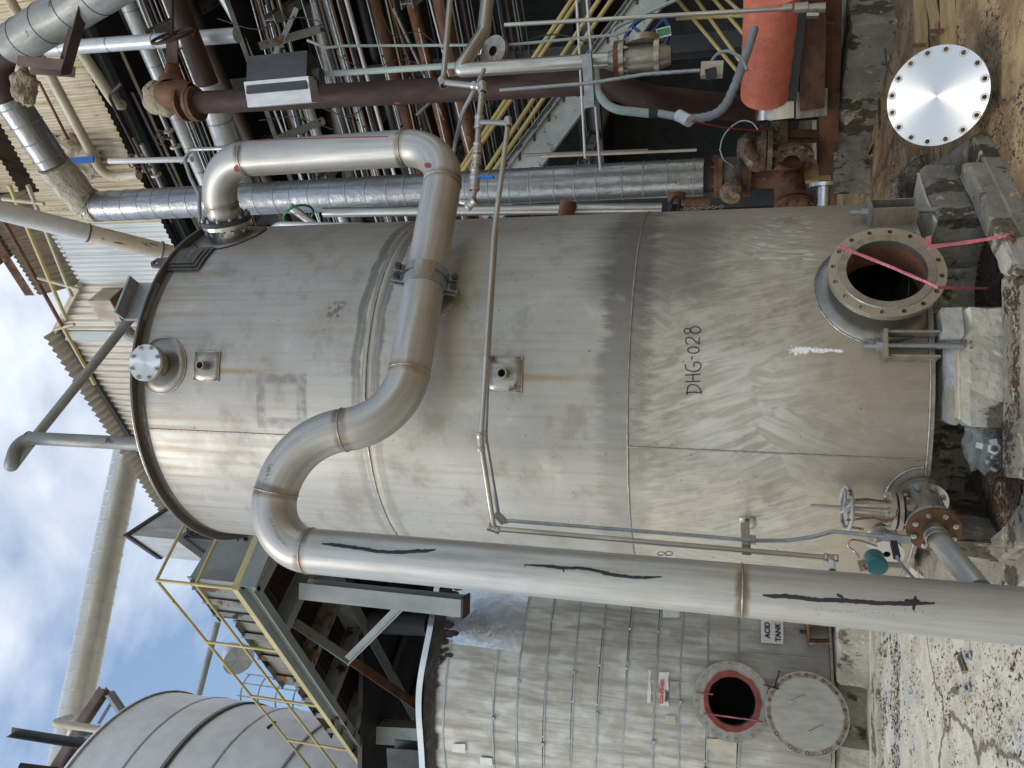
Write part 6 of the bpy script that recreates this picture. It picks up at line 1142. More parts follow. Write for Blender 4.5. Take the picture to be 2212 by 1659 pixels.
# ragged dark insulation at the roof edge and the pale roof ring
q = MB(); vs_ = []; n = 260
for k in range(n + 1): a = -1.3 + 2.6 * k / n; nz2_ = mnoise.noise(Vector((a * 9, 0, 5))) + .5 * mnoise.noise(Vector((a * 40, 3, 5))); vs_.append((ap(a, az(921), .05), ap(a, az(944) - .12 * max(0, nz2_), .035)))
q.sheet([[v[0] for v in vs_], [(v[0] + v[1]) / 2 + Vector((0, -.02, 0)) * mnoise.noise(v[0] * 9) for v in vs_], [v[1] for v in vs_]]); part('torn_insulation', q, m.setdefault('char', simple('blackened torn insulation', (.035, .03, .025), (.02, .017, .014), .9, 0, 8, (1, 1, 1), 1, 20, .03, [((.30, .28, .22), .66, 9, (1, 1, 1))])), acid, 'blackened ragged insulation under the roof edge')
q = MB(); pts = [ap(-1.3 + 2.6 * k / 80, az(914) + .02 * math.sin(k * .3), .07) for k in range(81)]; A_ = [p + Vector((0, 0, .04)) for p in pts]; B_ = [p - Vector((0, 0, .04)) for p in pts]; q.sheet([A_, B_]); part('roof_ring', q, m['stainless_bright'], acid)
# black patches torn at the right end
for k in range(26):
    a = -.5 + .62 * random.random(); z = az(945 + 22 * random.random() ** 1.5); q = MB(); n = 9; rr = .03 + .06 * random.random(); q.add([ap(a + rr * .35 * math.cos(t_) / 1.6 * (1 + .5 * mnoise.noise(Vector((t_ * 2, k, 0)))), z + rr * math.sin(t_) * (1 + .5 * mnoise.noise(Vector((t_ * 2, k, 7)))), .026) for t_ in np.linspace(0, 2 * PI, n + 1)[:-1]], [tuple(range(n))]); part('black_scab', q, m['char'], acid)
# manway
Mw = frame(ap(mw_a, mwz), ap(mw_a, 0, 1) - ap(mw_a, 0, 0), (0, 0, 1)); Mo = Mw @ Matrix.Translation((0, 0, .12)); od = 164 * depth(Mo.translation) / F_PX
q = MB(); q.lathe([(od * .36, -.02), (od * .36, .10)], Mw, 36); mn = part('manway_neck', q, m['stainless_dirty'], acid)
mf = flange_plate(acid, Mo, od, od * .62, .025, 28, od * .92, .011, 'cladding_old', 'manway_flange', label='pale manway flange with red gasket remains')
q = MB(); q.lathe([(od * .305, .004), (od * .305, .009), (od * .37, .009), (od * .372, .003)], Mo, 48)
for i, v in enumerate(q.v): vv = Vector(v); q.v[i] = tuple(vv + (vv - Mo.translation) * .05 * mnoise.noise(vv * 14))
part('gasket', q, m['gasket_red'], mf); q = MB(); q.lathe([(od * .31, -.01), (od * .305, -.16)], Mo, 40); part('bore_lining', q, m['cladding_old'], mn); q = MB(); q.lathe([(1e-4, -.9), (od * .305, -.9), (od * .305, -.16)], Mo, 40); part('interior_shade', q, m['void_shade'], mn)  # black cup behind the opening stands for the unlit inside
bolts(mf, Mo @ Matrix.Translation((0, 0, .004)), 28, od * .92, .012, .008, 'stainless_dirty')
def mpx(x, y, o=.15): return apx(x, y, .12 + o)
ribbon('tape_strands', lerp_pts(mpx(1520, 1541, .02), mpx(1655, 1560, .02), 10, .04), .010, 'tape', 'pink tape strands knotted across the open manway of the clad tank', 'tape', 2.5)
ribbon('tape_strands', lerp_pts(mpx(1508, 1496, .02), mpx(1540, 1500, .03), 5, .01), .010, 'tape', 'short pink tape end at the top of the red manway', 'tape', 2.5)
# cover hanging below
cp0 = apx(1743, 1541, .24); dcv = 171 * depth(cp0) / F_PX; nrm = (Vector(CAM) - cp0); nrm.z = 0; nrm = (nrm.normalized() + Vector((.10, 0, .02))).normalized()
cov = thing('manway_cover', 'round manway cover with two handles and rust-ringed bolt holes hanging below the red manway', 'cover', cp0); Mc = frame(cp0, nrm, (0, 0, 1)) @ Matrix.Rotation(.1, 4, 'Z')
t = NT('streaked cover plate'); uv = t.coord('UV', False); c = t.mix(t.mr(t.noise(t.mapv(uv, (2, 9, 1), rot=(0, 0, .6)), 2, 5), .35, .7), (.50, .475, .43), (.38, .37, .36)); ln = t.n.new('ShaderNodeVectorMath'); ln.operation = 'LENGTH'; t.l.new(uv, ln.inputs[0]); c = t.mix(t.mul(t.band(ln.outputs['Value'], dcv * .46, .012, .03), t.mr(t.noise(uv, 9, 3), .35, .6, .2, .8)), c, (.17, .115, .075)); m['cover'] = t.out(c, .45, .6)
cv = flange_plate(cov, Mc, dcv, 0, .02, 28, dcv * .92, .011, 'cover', 'plate')
for k in range(28):
    a = PI / 28 + 2 * PI * k / 28; 
    if k % 2 == 0: q = MB(); q.lathe([(.013, .001), (.022, .0015)], Mc @ Matrix.Translation((dcv * .46 * math.cos(a), dcv * .46 * math.sin(a), 0)), 12); part('rust_ring', q, m['rust'], cv)
for (x0, y0, x1, y1) in ((1706, 1517, 1736, 1502), (1745, 1583, 1776, 1567)):
    a_, b_ = apx(x0, y0, .245), apx(x1, y1, .245); o = nrm * .05; q = MB(); q.tube(fillet([a_, a_ + o, b_ + o, b_], .015, 4), .009, 8); part('handle', q, m['stainless'], cov)
run('black cable tie poking up between manway and hanging cover', [apx(1672, 1486, .2), apx(1684, 1448, .22)], 3, 'rubber', 'cable_tie', 'cable tie', .05); run('black cable tie loop at the upper edge of the hanging cover', [apx(1652, 1480, .2), apx(1668, 1484, .24), apx(1682, 1488, .2)], 3.5, 'rubber', 'cable_tie', 'cable tie', .05)
# signs and plates
def text_mesh(s, size, mat, M, name, parent, label=None, bold=.0):
    c = bpy.data.curves.new('t', 'FONT'); c.body = s; c.size = size; c.align_x = 'CENTER'; c.align_y = 'CENTER'; c.extrude = .0006; c.offset = bold; to = bpy.data.objects.new('t', c); link(to); bpy.context.view_layer.update()
    me = bpy.data.meshes.new_from_object(to.evaluated_get(bpy.context.evaluated_depsgraph_get())); bpy.data.objects.remove(to); me.materials.clear(); me.materials.append(m[mat]); me.transform(M @ Matrix.Identity(4))
    q = parent; off = Vector((0, 0, 0))
    while q is not None: off += q.location; q = q.parent
    me.transform(Matrix.Translation(-off)); o = link(bpy.data.objects.new(name, me)); o.parent = parent; return tag(o, label)
def sign(label, poly, off, mat='sticker', name='sign', cat='sign'):
    c = apx(sum(p[0] for p in poly) / len(poly), sum(p[1] for p in poly) / len(poly), off); q = MB(); q.add([apx(x, y, off) for x, y in poly] + [apx(x, y, off - .004) for x, y in poly], [tuple(range(len(poly)))] + [(i, (i + 1) % len(poly), len(poly) + (i + 1) % len(poly), len(poly) + i) for i in range(len(poly))]); o = thing(name, label, cat, c); part('plate', q, m[mat], o); return o
def text_at(s, x, y, px, mat, parent, off, squash=1, bold=0):
    c = apx(x, y, off); a = math.atan2(c.x - AX, -(c.y - AY)); nn = Vector((math.sin(a), -math.cos(a), 0)); xr = Vector((-nn.y, nn.x, 0)); M_ = Matrix(((xr.x, 0, nn.x, c.x), (xr.y, 0, nn.y, c.y), (0, 1, 0, c.z), (0, 0, 0, 1))) @ Matrix.Diagonal((squash, 1, 1, 1)); return text_mesh(s, px * depth(c) / F_PX * 1.35, mat, M_, 'lettering', parent, bold=bold)
sg = sign('white stencilled ACID TANK sign low on the clad tank beside the riser', [(1644, 1318), (1692, 1318), (1692, 1392), (1644, 1388)], .03, 'sticker'); text_at('ACID', 1658, 1361, 11, 'ink', sg, .034, 1.0, .003); text_at('TANK', 1681, 1366, 11, 'ink', sg, .034, 1.0, .003)
sg = sign('white sign half hidden behind the big riser on the clad tank', [(1432, 1300), (1468, 1300), (1468, 1334), (1432, 1334)], .03); pass
sg = sign('torn confined space permit sign left on the clad tank', [(1424, 1452), (1446, 1452), (1443, 1468), (1445, 1490), (1440, 1500), (1446, 1526), (1426, 1524), (1423, 1500), (1427, 1490), (1422, 1470)], .03); text_at('CONFINED', 1430, 1494, 7.5, 'ink_red', sg, .034, .95, .004); text_at('PERMIT', 1440, 1503, 6, 'ink', sg, .034, .9, .002)
sign('thin torn strip of the old white sign above the permit sign', [(1400, 1446), (1408, 1449), (1404, 1465), (1406, 1490), (1405, 1520), (1397, 1518), (1400, 1480), (1401, 1462)], .03)
sign('pale sheet metal flap under the lower left of the manway', [(1527, 1596), (1592, 1597), (1590, 1634), (1528, 1618)], .04, 'cream', 'metal_flap', 'flap'); sign('small blank white nameplate near the roof edge of the clad tank', [(977, 1607), (1005, 1607), (1005, 1627), (977, 1624)], .03); sign('second blank white nameplate near the lower left of the first', [(1036, 1636), (1063, 1638), (1064, 1655), (1038, 1652)], .03)
sign('faded green and yellow sticker left of the manway', [(1437, 1545), (1459, 1546), (1460, 1566), (1436, 1564)], .03, 'cream', 'sticker', 'sticker'); sign('small square cutout frame above the manway', [(1447, 1472), (1467, 1472), (1468, 1508), (1447, 1508)], .028, 'galv', 'inspection_window', 'cover')
# plinth blocks
def G2(x, y, z): p = G(x, y, z); return (p.x, p.y)
b1, b2 = G(1808, 1340, .34), G(1808, 1478, .34); rough_block('concrete_block', [(b1.x + .6, b1.y - .02), (b2.x, b2.y), (b2.x + .15, b2.y + 1.2), (b1.x + .9, b1.y + 1.2)], -.12, .34, 'conc_light', 'pale plinth block under the clad tank to the right of the hanging cover', .04, None, .012)
b1, b2 = G(1808, 1470, .34), G(1808, 1620, .34); rough_block('concrete_block', [(b1.x, b1.y + .16), (b2.x, b2.y + .18), (b2.x + .3, b2.y + 1.2), (b1.x + .3, b1.y + 1.2)], -.12, .34, 'conc', 'darker recessed plinth stretch directly below the hanging cover', .04, None, .012)
b1, b2 = G(1808, 1612, .34), G(1808, 1720, .34); rough_block('concrete_block', [(b1.x, b1.y), (b2.x, b2.y), (b2.x + .4, b2.y + 1.2), (b1.x + .4, b1.y + 1.2)], -.12, .34, 'conc_light', 'pale plinth block under the clad tank at the left picture edge', .04, None, .012)
q = MB(); c4 = [G2(1889, 1330, .0), G2(1889, 1740, .0), G2(1903, 1740, .0), G2(1903, 1330, .0)]; q.prism(c4, -.01, .035, .01); solo('gutter_kerb', q, m['conc_light'], None, None, kind='structure')
ch = thing('anchor_chair', 'rusty anchor chair at the foot of the clad tank below the ACID TANK sign', 'bracket', apx(1765, 1368)); q = MB(); q.beam(apx(1741, 1366, .05), apx(1745, 1366, .05), 'box', .30, .22, up=(0, 1, 0)); part('top_plate', q, m['rust'], ch)
for y in (1348, 1386): q = MB(); q.beam(apx(1745, y, .06), apx(1790, y, .06), 'box', .02, .16, up=(0, 1, 0)); part('gusset', q, m['rust_flaky'], ch)
q = MB(); q.cyl(.025, -.02, .07, Matrix.Translation(apx(1741, 1366, .08)), 10); part('anchor_rod', q, m['rust_dark'], ch)
q = MB(); pts = [apx(x, 1415 + (x - 1680) * .08, .02) for x in (1596, 1650, 1700, 1750, 1793)]; q.tube(pts, .006, 6); solo('seam_strip', q, m['galv'], 'thin seam line running down the bare shell left of the ACID TANK sign', 'seam')

# ================================================================== platform with yellow rails, hood and steelwork at upper left
ZP = 7.5; Cn = G(520, 1270, ZP); E1 = Vector((*(G(792, 1659, ZP) - Cn)[:2], 0)).normalized(); E2 = Vector((*(G(560, 1176, ZP) - Cn)[:2], 0)).normalized(); IN = Vector((-E1.y, E1.x, 0)); IN = IN if IN.y > 0 else -IN
plat = thing('platform', 'high steel platform with rusted edge channel over the clad tank', 'platform', Cn)
def pl2(s, i, z=ZP): p = Cn + E1 * s + IN * i; return Vector((p.x, p.y, z))
q = MB(); q.beam(pl2(-.02, 0, ZP - .12), pl2(3.6, 0, ZP - .12), 'C', .12, .24, .012); part('edge_channel', q, m['grey_steel'], plat); q = MB(); q.beam(pl2(3.6, 0, ZP - .12), pl2(9, 0, ZP - .12), 'C', .12, .24, .012); part('edge_channel', q, m['grey_rusty'], plat, 'rusted far half of the edge channel')
q = MB(); q.beam(pl2(-.02, -.04, ZP + .05), pl2(9, -.04, ZP + .05), 'box', .012, .09); part('toe_plate', q, m['yellow'], plat)
q = MB(); q.beam(Cn + Vector((0, 0, -.12)), Cn + E2 * 2.4 + Vector((0, 0, -.12)), 'C', .12, .24, .012); part('edge_channel', q, m['grey_steel'], plat); q = MB(); q.beam(Cn + Vector((0, 0, .06)) - IN * .04, Cn + E2 * 2.4 + Vector((0, 0, .06)) - IN * .04, 'box', .012, .13); part('toe_plate', q, m['yellow'], plat)
q = MB(); q.beam(pl2(-.2, 1.25, ZP - .16), pl2(9, 1.25, ZP - .16), 'I', .2, .32, .014); part('inner_beam', q, m['grey_steel'], plat)
for i, s in enumerate((.05, 1.0, 2.0, 3.0, 4.1, 5.2, 6.3)): q = MB(); q.beam(pl2(s, .06, ZP - .13), pl2(s, 1.2, ZP - .13), 'C', .14, .24, .012); part('cross_channel', q, m['grey_steel' if i < 2 else 'grey_rusty'], plat)
q = MB()
for k in range(280): s = .03 + k * .032; q.box((0, 0, 0), (.006, 1.2, .03), Matrix(((E1.x, IN.x, 0, pl2(s, .03).x), (E1.y, IN.y, 0, pl2(s, .03).y), (0, 0, 1, ZP - .01), (0, 0, 0, 1))))
for k in range(13): q.box((0, 0, 0), (9, .006, .03), Matrix(((E1.x, IN.x, 0, pl2(0, .05 + k * .095).x), (E1.y, IN.y, 0, pl2(0, .05 + k * .095).y), (0, 0, 1, ZP - .009), (0, 0, 0, 1))))
part('grating', q, m['rust_dark'], plat, kind='stuff')
q = MB(); c4 = [pl2(-.3, 1.4), pl2(9, 1.4), pl2(9, 7), pl2(-.3, 7)]; q.prism([(c.x, c.y) for c in c4], ZP - .0, ZP + .08); part('deck_plate', q, m['dark_steel'], plat)
for i, s in enumerate((.6, 1.9, 3.2, 4.5, 5.8)): q = MB(); q.beam(pl2(s, 1.3, ZP - .2), pl2(s, 6.5, ZP - .2), 'I', .16, .3, .014); part('floor_joist', q, m['dark_steel'], plat)
q = MB(); q.beam(pl2(-.2, 3.2, ZP - .2), pl2(9, 3.2, ZP - .2), 'I', .2, .36, .014); part('floor_girder', q, m['dark_steel'], plat)
zt = vert_at(340, 0, Cn.x, Cn.y).z; HR = min(max(zt - ZP, .9), 1.3)
rail = thing('handrail', 'pale yellow tubular handrail round the high platform over the clad tank', 'handrail', Cn)
for s in (0, 1.55, 3.2, 4.8, 6.5): q = MB(); p_ = pl2(s, -.02); q.tube([p_, p_ + Vector((0, 0, HR))], .021, 10); part('post', q, m['yellow'], rail)
for h in (HR, HR * .52): q = MB(); q.tube([pl2(0, -.02, ZP + h), pl2(9, -.02, ZP + h)], .021, 10); part('rail', q, m['yellow'], rail); q = MB(); q.tube([pl2(0, -.02, ZP + h), Cn + E2 * 2.2 + Vector((0, 0, h))], .021, 10); part('rail', q, m['yellow'], rail)
hc = PY(656, 1272, Cn.y + .75); hcol = thing('hanging_column', 'pale grey steel column with a blackened foot reaching down to the clad tank roof', 'column', hc); lo_ = vert_at(1006, 0, hc.x, hc.y); q = MB(); q.beam(hc, lo_, 'I', .22, .24, .014, up=(0, 1, 0)); part('column_shaft', q, m['grey_steel'], hcol); q = MB(); q.box((-.13, -.14, -.01), (.13, .14, .02), Matrix.Translation(lo_)); part('foot_plate', q, m['rust_dark'], hcol)
br = vert_at(880, 0, hc.x, hc.y); q = MB(); q.beam(br, PY(748, 1428, hc.y + .6), 'L', .1, .1); part('diagonal_brace', q, m['grey_steel'], hcol)
q = MB(); q.beam(PY(750, 1425, 9.9), PY(900, 1528, 11.2), 'L', .14, .14); solo('rusty_brace', q, m['rust'], 'rust-covered diagonal brace behind the roof ring of the clad tank', 'brace')
q = MB(); q.beam(PY(600, 1330, 9.6), PY(752, 1432, 9.9), 'L', .16, .16); solo('steel_brace', q, m['grey_steel'], 'grey diagonal brace under the high platform right of the hanging column', 'brace')
jacketed('grey upright pipe in the shade behind the hanging column', PY(745, 1342, 11.5), PY(925, 1350, 11.5), 46, 'dark_steel')
q = MB(); q.beam(PY(812, 1580, 12), PY(930, 1586, 12), 'box', .3, .3, up=(0, 1, 0)); solo('steel_post', q, m['grey_steel'], 'short grey post standing on the clad tank near the left edge', 'post')
q = MB(); q.beam(PY(845, 1628, 10.6), PY(1000, 1640, 10.6), 'I', .3, .3, .02, up=(0, 1, 0)); solo('bolted_column', q, m['dark_steel'], 'bolted dark steel column at the left edge above the clad tank', 'column')
shed = thing('building', 'dark shed behind the high platform and the clad tank', 'building', (-6, 16, 0))
for i in range(16):
    q = MB(); a_ = Vector((-12.0 + i * .8, 15.2, 4.6)); q.box((0, 0, -4.6), (.76, .05, 2.6), Matrix.Translation(a_)); q.box((.30, -.10, -4.6), (.42, 0, 2.6), Matrix.Translation(a_)); part('wall_panel', q, m['dark_steel'], shed)
q = MB(); q.prism([(-13, 11.5), (-.6, 11.2), (.2, 15.3), (-13, 15.3)], 7.22, 7.3); part('roof', q, m['black_steel'], shed)
# metal hood
hood = thing('hood', 'boxy pale sheet metal hood with a dark rim behind the tank rim', 'hood', PY(330, 1155, 11)); h0, h1, h2 = PY(281, 1156, 9.6), PY(312, 1200, 10.3), PY(243, 1060, 10.9)
zt_ = h0.z; zb_ = vert_at(378, 0, h0.x, h0.y).z; h3 = Vector((h1.x + h2.x - h0.x, h1.y + h2.y - h0.y, 0)); poly = [(h0.x, h0.y), (h1.x, h1.y), (h3.x, h3.y), (h2.x, h2.y)]
q = MB(); q.prism(poly, zb_, zt_); part('casing', q, m['insul_white'], hood); cc = Vector((sum(p[0] for p in poly) / 4, sum(p[1] for p in poly) / 4)); q = MB(); q.prism([tuple(cc + (Vector(p) - cc) * 1.07) for p in poly], zt_, zt_ + .08); part('rim', q, m['dark_steel'], hood)
q = MB(); q.prism([tuple(cc + (Vector(p) - cc) * .82) for p in poly], ZP + .9, zb_); part('lower_duct', q, m['dark_steel'], hood); q = MB(); q.prism([tuple(cc + (Vector(p) - cc) * 1.25) for p in poly], ZP + .08, ZP + .95); part('base_box', q, m['grey_steel'], hood)
for s, w_ in ((1.9, 1.6),): pass
mach = thing('machine_housing', 'dirty grey machine housing standing on the high platform behind the rails', 'housing', pl2(2, 1.2)); 
for s0, s1, i0, i1, z1 in ((.4, 1.4, .3, 1.9, 1.15), (1.5, 3.4, .32, 2.0, .95), (3.5, 5.2, .34, 2.1, .72)):
    q = MB(); c4 = [pl2(s0, i0), pl2(s1, i0), pl2(s1, i1), pl2(s0, i1)]; q.prism([(c.x, c.y) for c in c4], ZP + .1, ZP + z1); part('housing_panel', q, m['grey_steel' if z1 > 1 else 'stainless_dirty'], mach)
    q = MB(); q.beam(pl2(s0, i0 - .03, ZP + z1), pl2(s1, i0 - .03, ZP + z1), 'L', .1, .1); part('top_angle', q, m['grey_rusty'], mach)
    for k in range(3): q = MB(); s_ = s0 + (s1 - s0) * (k + .5) / 3; q.beam(pl2(s_, i0 - .03, ZP + .1), pl2(s_, i0 - .03, ZP + z1), 'L', .08, .08, up=(0, 1, 0)); part('stiffener', q, m['grey_rusty'], mach)
for x, y in ((420, 1143), (529, 1164)):
    c_ = PY(x, y, 9.4); hh = thing('handwheel', 'dark spoked handwheel peeping out left of the tank rim, ' + ('upper one' if x < 500 else 'lower one'), 'handwheel', c_); Mh = frame(c_, (.2, -.7, -.6)); q = MB(); q.tube([Mh @ Vector((.10 * math.cos(t_), .10 * math.sin(t_), 0)) for t_ in np.linspace(0, 2 * PI, 25)], .010, 6, False)
    for k in range(3): q.tube([Mh.translation, Mh @ Vector((.1 * math.cos(k * 2.1), .1 * math.sin(k * 2.1), 0))], .008, 5)
    q.cyl(.03, -.02, .1, Mh, 8); part('wheel', q, m['black_steel'], hh)

# big duct, pale vessel, steel truss, vent line
D1, D2 = P(285, 930, 32), P(118, 1760, 25.5); duct = thing('duct', 'long banded metal duct slanting across the sky at left', 'duct', D1); q = MB(); rD = 57 / 2 * depth(P(265, 1020, 31.5)) / F_PX; q.tube([D1, D2], rD, 48); m['duct'] = simple('banded duct metal', (.74, .72, .66), (.58, .56, .50), .38, .5, 1.2, (1.5, .3, 1), .3, 2.5, .06); part('duct_skin', q, m['duct'], duct)
L = (D2 - D1).length; bb = MB(); bb.lathe([(rD, 0), (rD + .02, 0), (rD + .02, .05), (rD, .05)], Matrix.Identity(4), 40); bme = bb.mesh('band', m['duct'])
for k in range(int(L / .62)): inst('band', bme, duct, frame(D1 + (D2 - D1).normalized() * (.3 + k * .62), D2 - D1))
jacketed('thin grey flue rising behind the platform rails', PY(430, 1500, 26), PY(470, 1345, 26.5), 13, 'insul_grey')
b_ = math.atan2(*ray(430, 1499)[:2]); VD, VR = 17.0, 3.2; bc = b_ - math.asin(VR / VD); VXc, VYc = VD * math.sin(bc), VD * math.cos(bc)
def vz(x, y=1503): r = ray(x, y); return 1.68 + math.sqrt(VD * VD - VR * VR) * r[2] / math.hypot(r[0], r[1])
ves = thing('pale_vessel', 'pale grey round-shouldered vessel at the upper left behind the yellow rails', 'vessel', (VXc, VYc, 0)); MV = Matrix.Translation((VXc, VYc, 0)); m['vessel'] = simple('pale vessel skin', (.86, .87, .88), (.78, .79, .80), .5, .0, .8, (1, 1, 1), .2, 3, .03, [((.45, .36, .26), .70, 1.2, (1, 2, 1), .6)])
zs_ = [vz(391), vz(487), vz(554), vz(640), vz(760), vz(900)]; zt_ = zs_[0]
q = MB(); q.lathe([(VR, zt_), (VR * .985, zt_ + .12), (VR * .94, zt_ + .22), (VR * .8, zt_ + .32), (VR * .5, zt_ + .42), (1e-4, zt_ + .46)], MV, 80, True); part('domed_top', q, m['vessel'], ves)
for i in range(5): q = MB(); o = .0 if i % 2 else .03; q.lathe([(VR - o, zs_[i] - .0), (VR - o, zs_[i + 1])], MV, 80); part('shell_course', q, m['vessel'], ves)
q = MB(); q.lathe([(VR, vz(1000)), (VR, zs_[5])], MV, 60); part('shell_course', q, m['vessel'], ves)
for z in zs_[:5]: q = MB(); q.lathe([(VR, z - .02), (VR + .012, z - .02), (VR + .012, z + .02), (VR, z + .02)], MV, 80); part('seam', q, m['galv'], ves)
q = MB(); q.lathe([(VR + .002, zs_[2] - .08), (VR + .01, zs_[2] - .08), (VR + .01, zs_[2] + .04)], MV, 80); part('dark_seam', q, m['black_steel'], ves)
q = MB(); sp0 = PY(575, 1573, 13.5); q.beam(sp0, PY(588, 1590, 13.5), 'L', .3, .3); solo('wall_bracket', q, m['rust'], 'small rusty bracket fixed to the pale vessel', 'bracket')
zz = lambda a_, b_: (.124 * a_, 1481.2 + .124 * b_)
trs = thing('steel_truss', 'primed steel truss leaning against the big duct at the upper left corner', 'truss', PY(180, 1560, 14))
for (x0, y0, x1, y1, w, mt, pr) in ((1430, 660, 1830, 60, 20, 'brk_red', 'I'), (960, 1500, 1400, 790, 22, 'brk_red', 'I'), (1910, 130, 2250, 640, 15, 'grey_steel', 'I'), (1700, 660, 1920, 300, 8, 'grey_steel', 'L'), (1380, 800, 1980, 900, 12, 'grey_steel', 'L'), (1530, 880, 1740, 1150, 8, 'grey_steel', 'L'), (1340, 1433, 1400, 1060, 9, 'dark_steel', 'L')):
    a_, b_ = PY(*zz(x0, y0), 14.5), PY(*zz(x1, y1), 14.8); q = MB(); W_ = rp_(w, a_) * 2; q.beam(a_, b_, pr, W_, W_, W_ * .09, up=(0, -1, .3)); part('member', q, m[mt], trs)
q = MB(); q.beam(PY(*zz(160, 810), 13.8), PY(*zz(1870, 1080), 14.2), 'L', .16, .16, up=(0, -1, 0)); solo('long_angle', q, m['dark_steel'], 'long dark steel angle pointing up into the sky at the left', 'angle')
run('cream pipe with a return bend in front of the steel truss', [PY(*zz(2150, 820), 13.6), PY(*zz(930, 650), 13.4), PY(*zz(1240, 545), 14.6), PY(*zz(1240, 760), 15.2), PY(*zz(1120, 1200), 15.8)], 14, 'cream', 'pipe', 'pipe', .3, n=6)
jacketed('dark rusty cylinder at the very corner below the long steel angle', PY(*zz(330, 1420), 14), PY(*zz(1000, 1500), 14.4), 18, 'rust_dark')
q = MB(); g = []
for s in range(5): q2 = [PY(600 + s * 12 - 60, 1480 + s * 9, 15)]
cage = thing('ladder_cage', 'small pale blue ladder cage behind the platform rails', 'ladder', PY(555, 1490, 15.5)); cg = PY(540, 1490, 15.5)
for k in range(4): q = MB(); Mh = Matrix.Translation(cg + Vector((0, 0, -.45 * k))); q.tube([Mh @ Vector((.36 * math.cos(t_), .36 * math.sin(t_), 0)) for t_ in np.linspace(PI, 2 * PI, 15)], .02, 6); part('hoop', q, m['white_paint'], cage)
for k in range(5): t_ = PI + PI * k / 4; q = MB(); p_ = cg + Vector((.36 * math.cos(t_), .36 * math.sin(t_), 0)); q.tube([p_ + Vector((0, 0, .1)), p_ + Vector((0, 0, -1.6))], .015, 6); part('cage_bar', q, m['white_paint'], cage)
fc = PY(516, 1425, 12.5); q = MB(); q.lathe([(.12, .5), (.28, .1), (.30, 0), (.27, 0), (1e-4, .02)], frame(fc, (.15, .5, .75)), 24); solo('vent_cowl', q, m['insul_white'], 'metal vent cowl with mesh below the platform housing', 'cowl')
# vent line on top of the tank
TX0, TY0 = -.42, 6.15; vt0 = Vector((TX0, TY0, TZ1)); 
def vat(x, X, Y): return vert_at(x, 0, X, Y)
v0 = PY(286, 958, 6.2); vl1 = thing('vent_line', 'grey vent line rising from the tank top and bending back down to the right', 'pipe', (v0.x, v0.y, TZ1)); vA = vert_at(42, 0, v0.x, v0.y); rv = .0665
q = MB(); vB = P(22, 1008, 7.6); vC = P(62, 962, 10.5); vD_ = P(330, 628, 11.5)
q.tube(fillet([Vector((v0.x, v0.y, TZ1)), vA, vB, vC, vD_], [.16, .075, .3], 10), rv, 26); part('riser_pipe', q, m['insul_grey'], vl1)
ring_at(vert_at(62, 0, v0.x, v0.y), (0, 0, 1), rv, .006, 'weld', vl1)

# ================================================================== things on the ground
bc_ = P(2023, 208, 5.08); az_ = math.atan2(-bc_.x, -bc_.y); el_ = math.radians(31); bn_ = Vector((math.sin(az_ - .04) * math.cos(el_), math.cos(az_ - .04) * math.cos(el_), math.sin(el_))); Mb = frame(bc_, bn_, (0, 0, 1)) @ Matrix.Rotation(.09, 4, 'Z')
bfl = thing('blind_flange', 'bright round blind flange with a ring of bolt holes leaning on the ground at right', 'flange', bc_)
q = MB(); outer = circ(.3175, 96); hs = [circ(.0155, 14, (.289 * math.cos(PI / 16 + 2 * PI * k / 16), .289 * math.sin(PI / 16 + 2 * PI * k / 16))) for k in range(16)]
q.plate(outer, hs, .042, Mb); dd = link(bpy.data.objects.new('disc', None)); bpy.data.objects.remove(dd)
me = MB(); me.plate(outer, hs, .042, Matrix.Identity(4)); dm_ = me.mesh('disc', m['faced']); do = link(bpy.data.objects.new('disc', dm_)); do.parent = bfl; do.matrix_local = Matrix.Translation(-bc_) @ Mb
rg = MB(); rg.lathe([(.0175, .0008), (.026, .0010), (.027, .0002)], Matrix.Identity(4), 20); rme = rg.mesh('spot_face', m['stainless'])
for k in range(16): a = PI / 16 + 2 * PI * k / 16; inst('spot_face', rme, bfl, Mb @ Matrix.Translation((.289 * math.cos(a), .289 * math.sin(a), 0)))
q = MB(); q.tube(fillet([P(1929, 162, 4.95), P(1915, 140, 4.98), P(1912, 105, 5.15)], .1, 6), .006, 8); solo('cable_tie', q, m['rubber'], 'black cable tie threaded through a hole of the bright blind flange', 'cable tie')
q = MB(); tb0, tb1 = bc_ - bn_ * .2 + Vector((0, 0, -.16)), None; 
pal = thing('timber_frame', 'weathered wooden frame lying behind the bright blind flange', 'timber', G(2010, 60, 0))
for x0, y0, x1, y1, w_, h_ in ((1992, 130, 1985, -60, .035, .10), (2050, 105, 2044, -70, .035, .10), (2022, 60, 2000, -60, .14, .03)):
    a_, b_ = G(x0, y0, .06), G(x1, y1, .06); q = MB(); q.beam(a_, b_, 'box', w_, h_); part('board', q, m['wood'], pal)
for x, y in ((1984, 98), (2022, 67)): q = MB(); q.beam(G(x - 10, y, .12), G(x + 12, y, .12), 'box', .03, .03); part('rusty_bolt', q, m['rust'], pal)
fm = G(1873, 212, .03); q = MB(); pts = [G(1873, 188, .035), G(1873, 230, .035)]; q.tube([pts[0].lerp(pts[1], k / 20) for k in range(21)], .05, 14, radii=[.045 + .006 * math.sin(k * 1.6) for k in range(21)]); solo('foil_fitting', q, m['galv'], 'crumpled silver fitting lying on the ground above the blind flange', 'fitting')
q = MB(); q.beam(G(1898, 216, .02), G(1900, 276, .02), 'box', .07, .015); solo('rusty_bar', q, m['rust'], 'flat rusty bar on the ground between plinth and blind flange', 'bar')
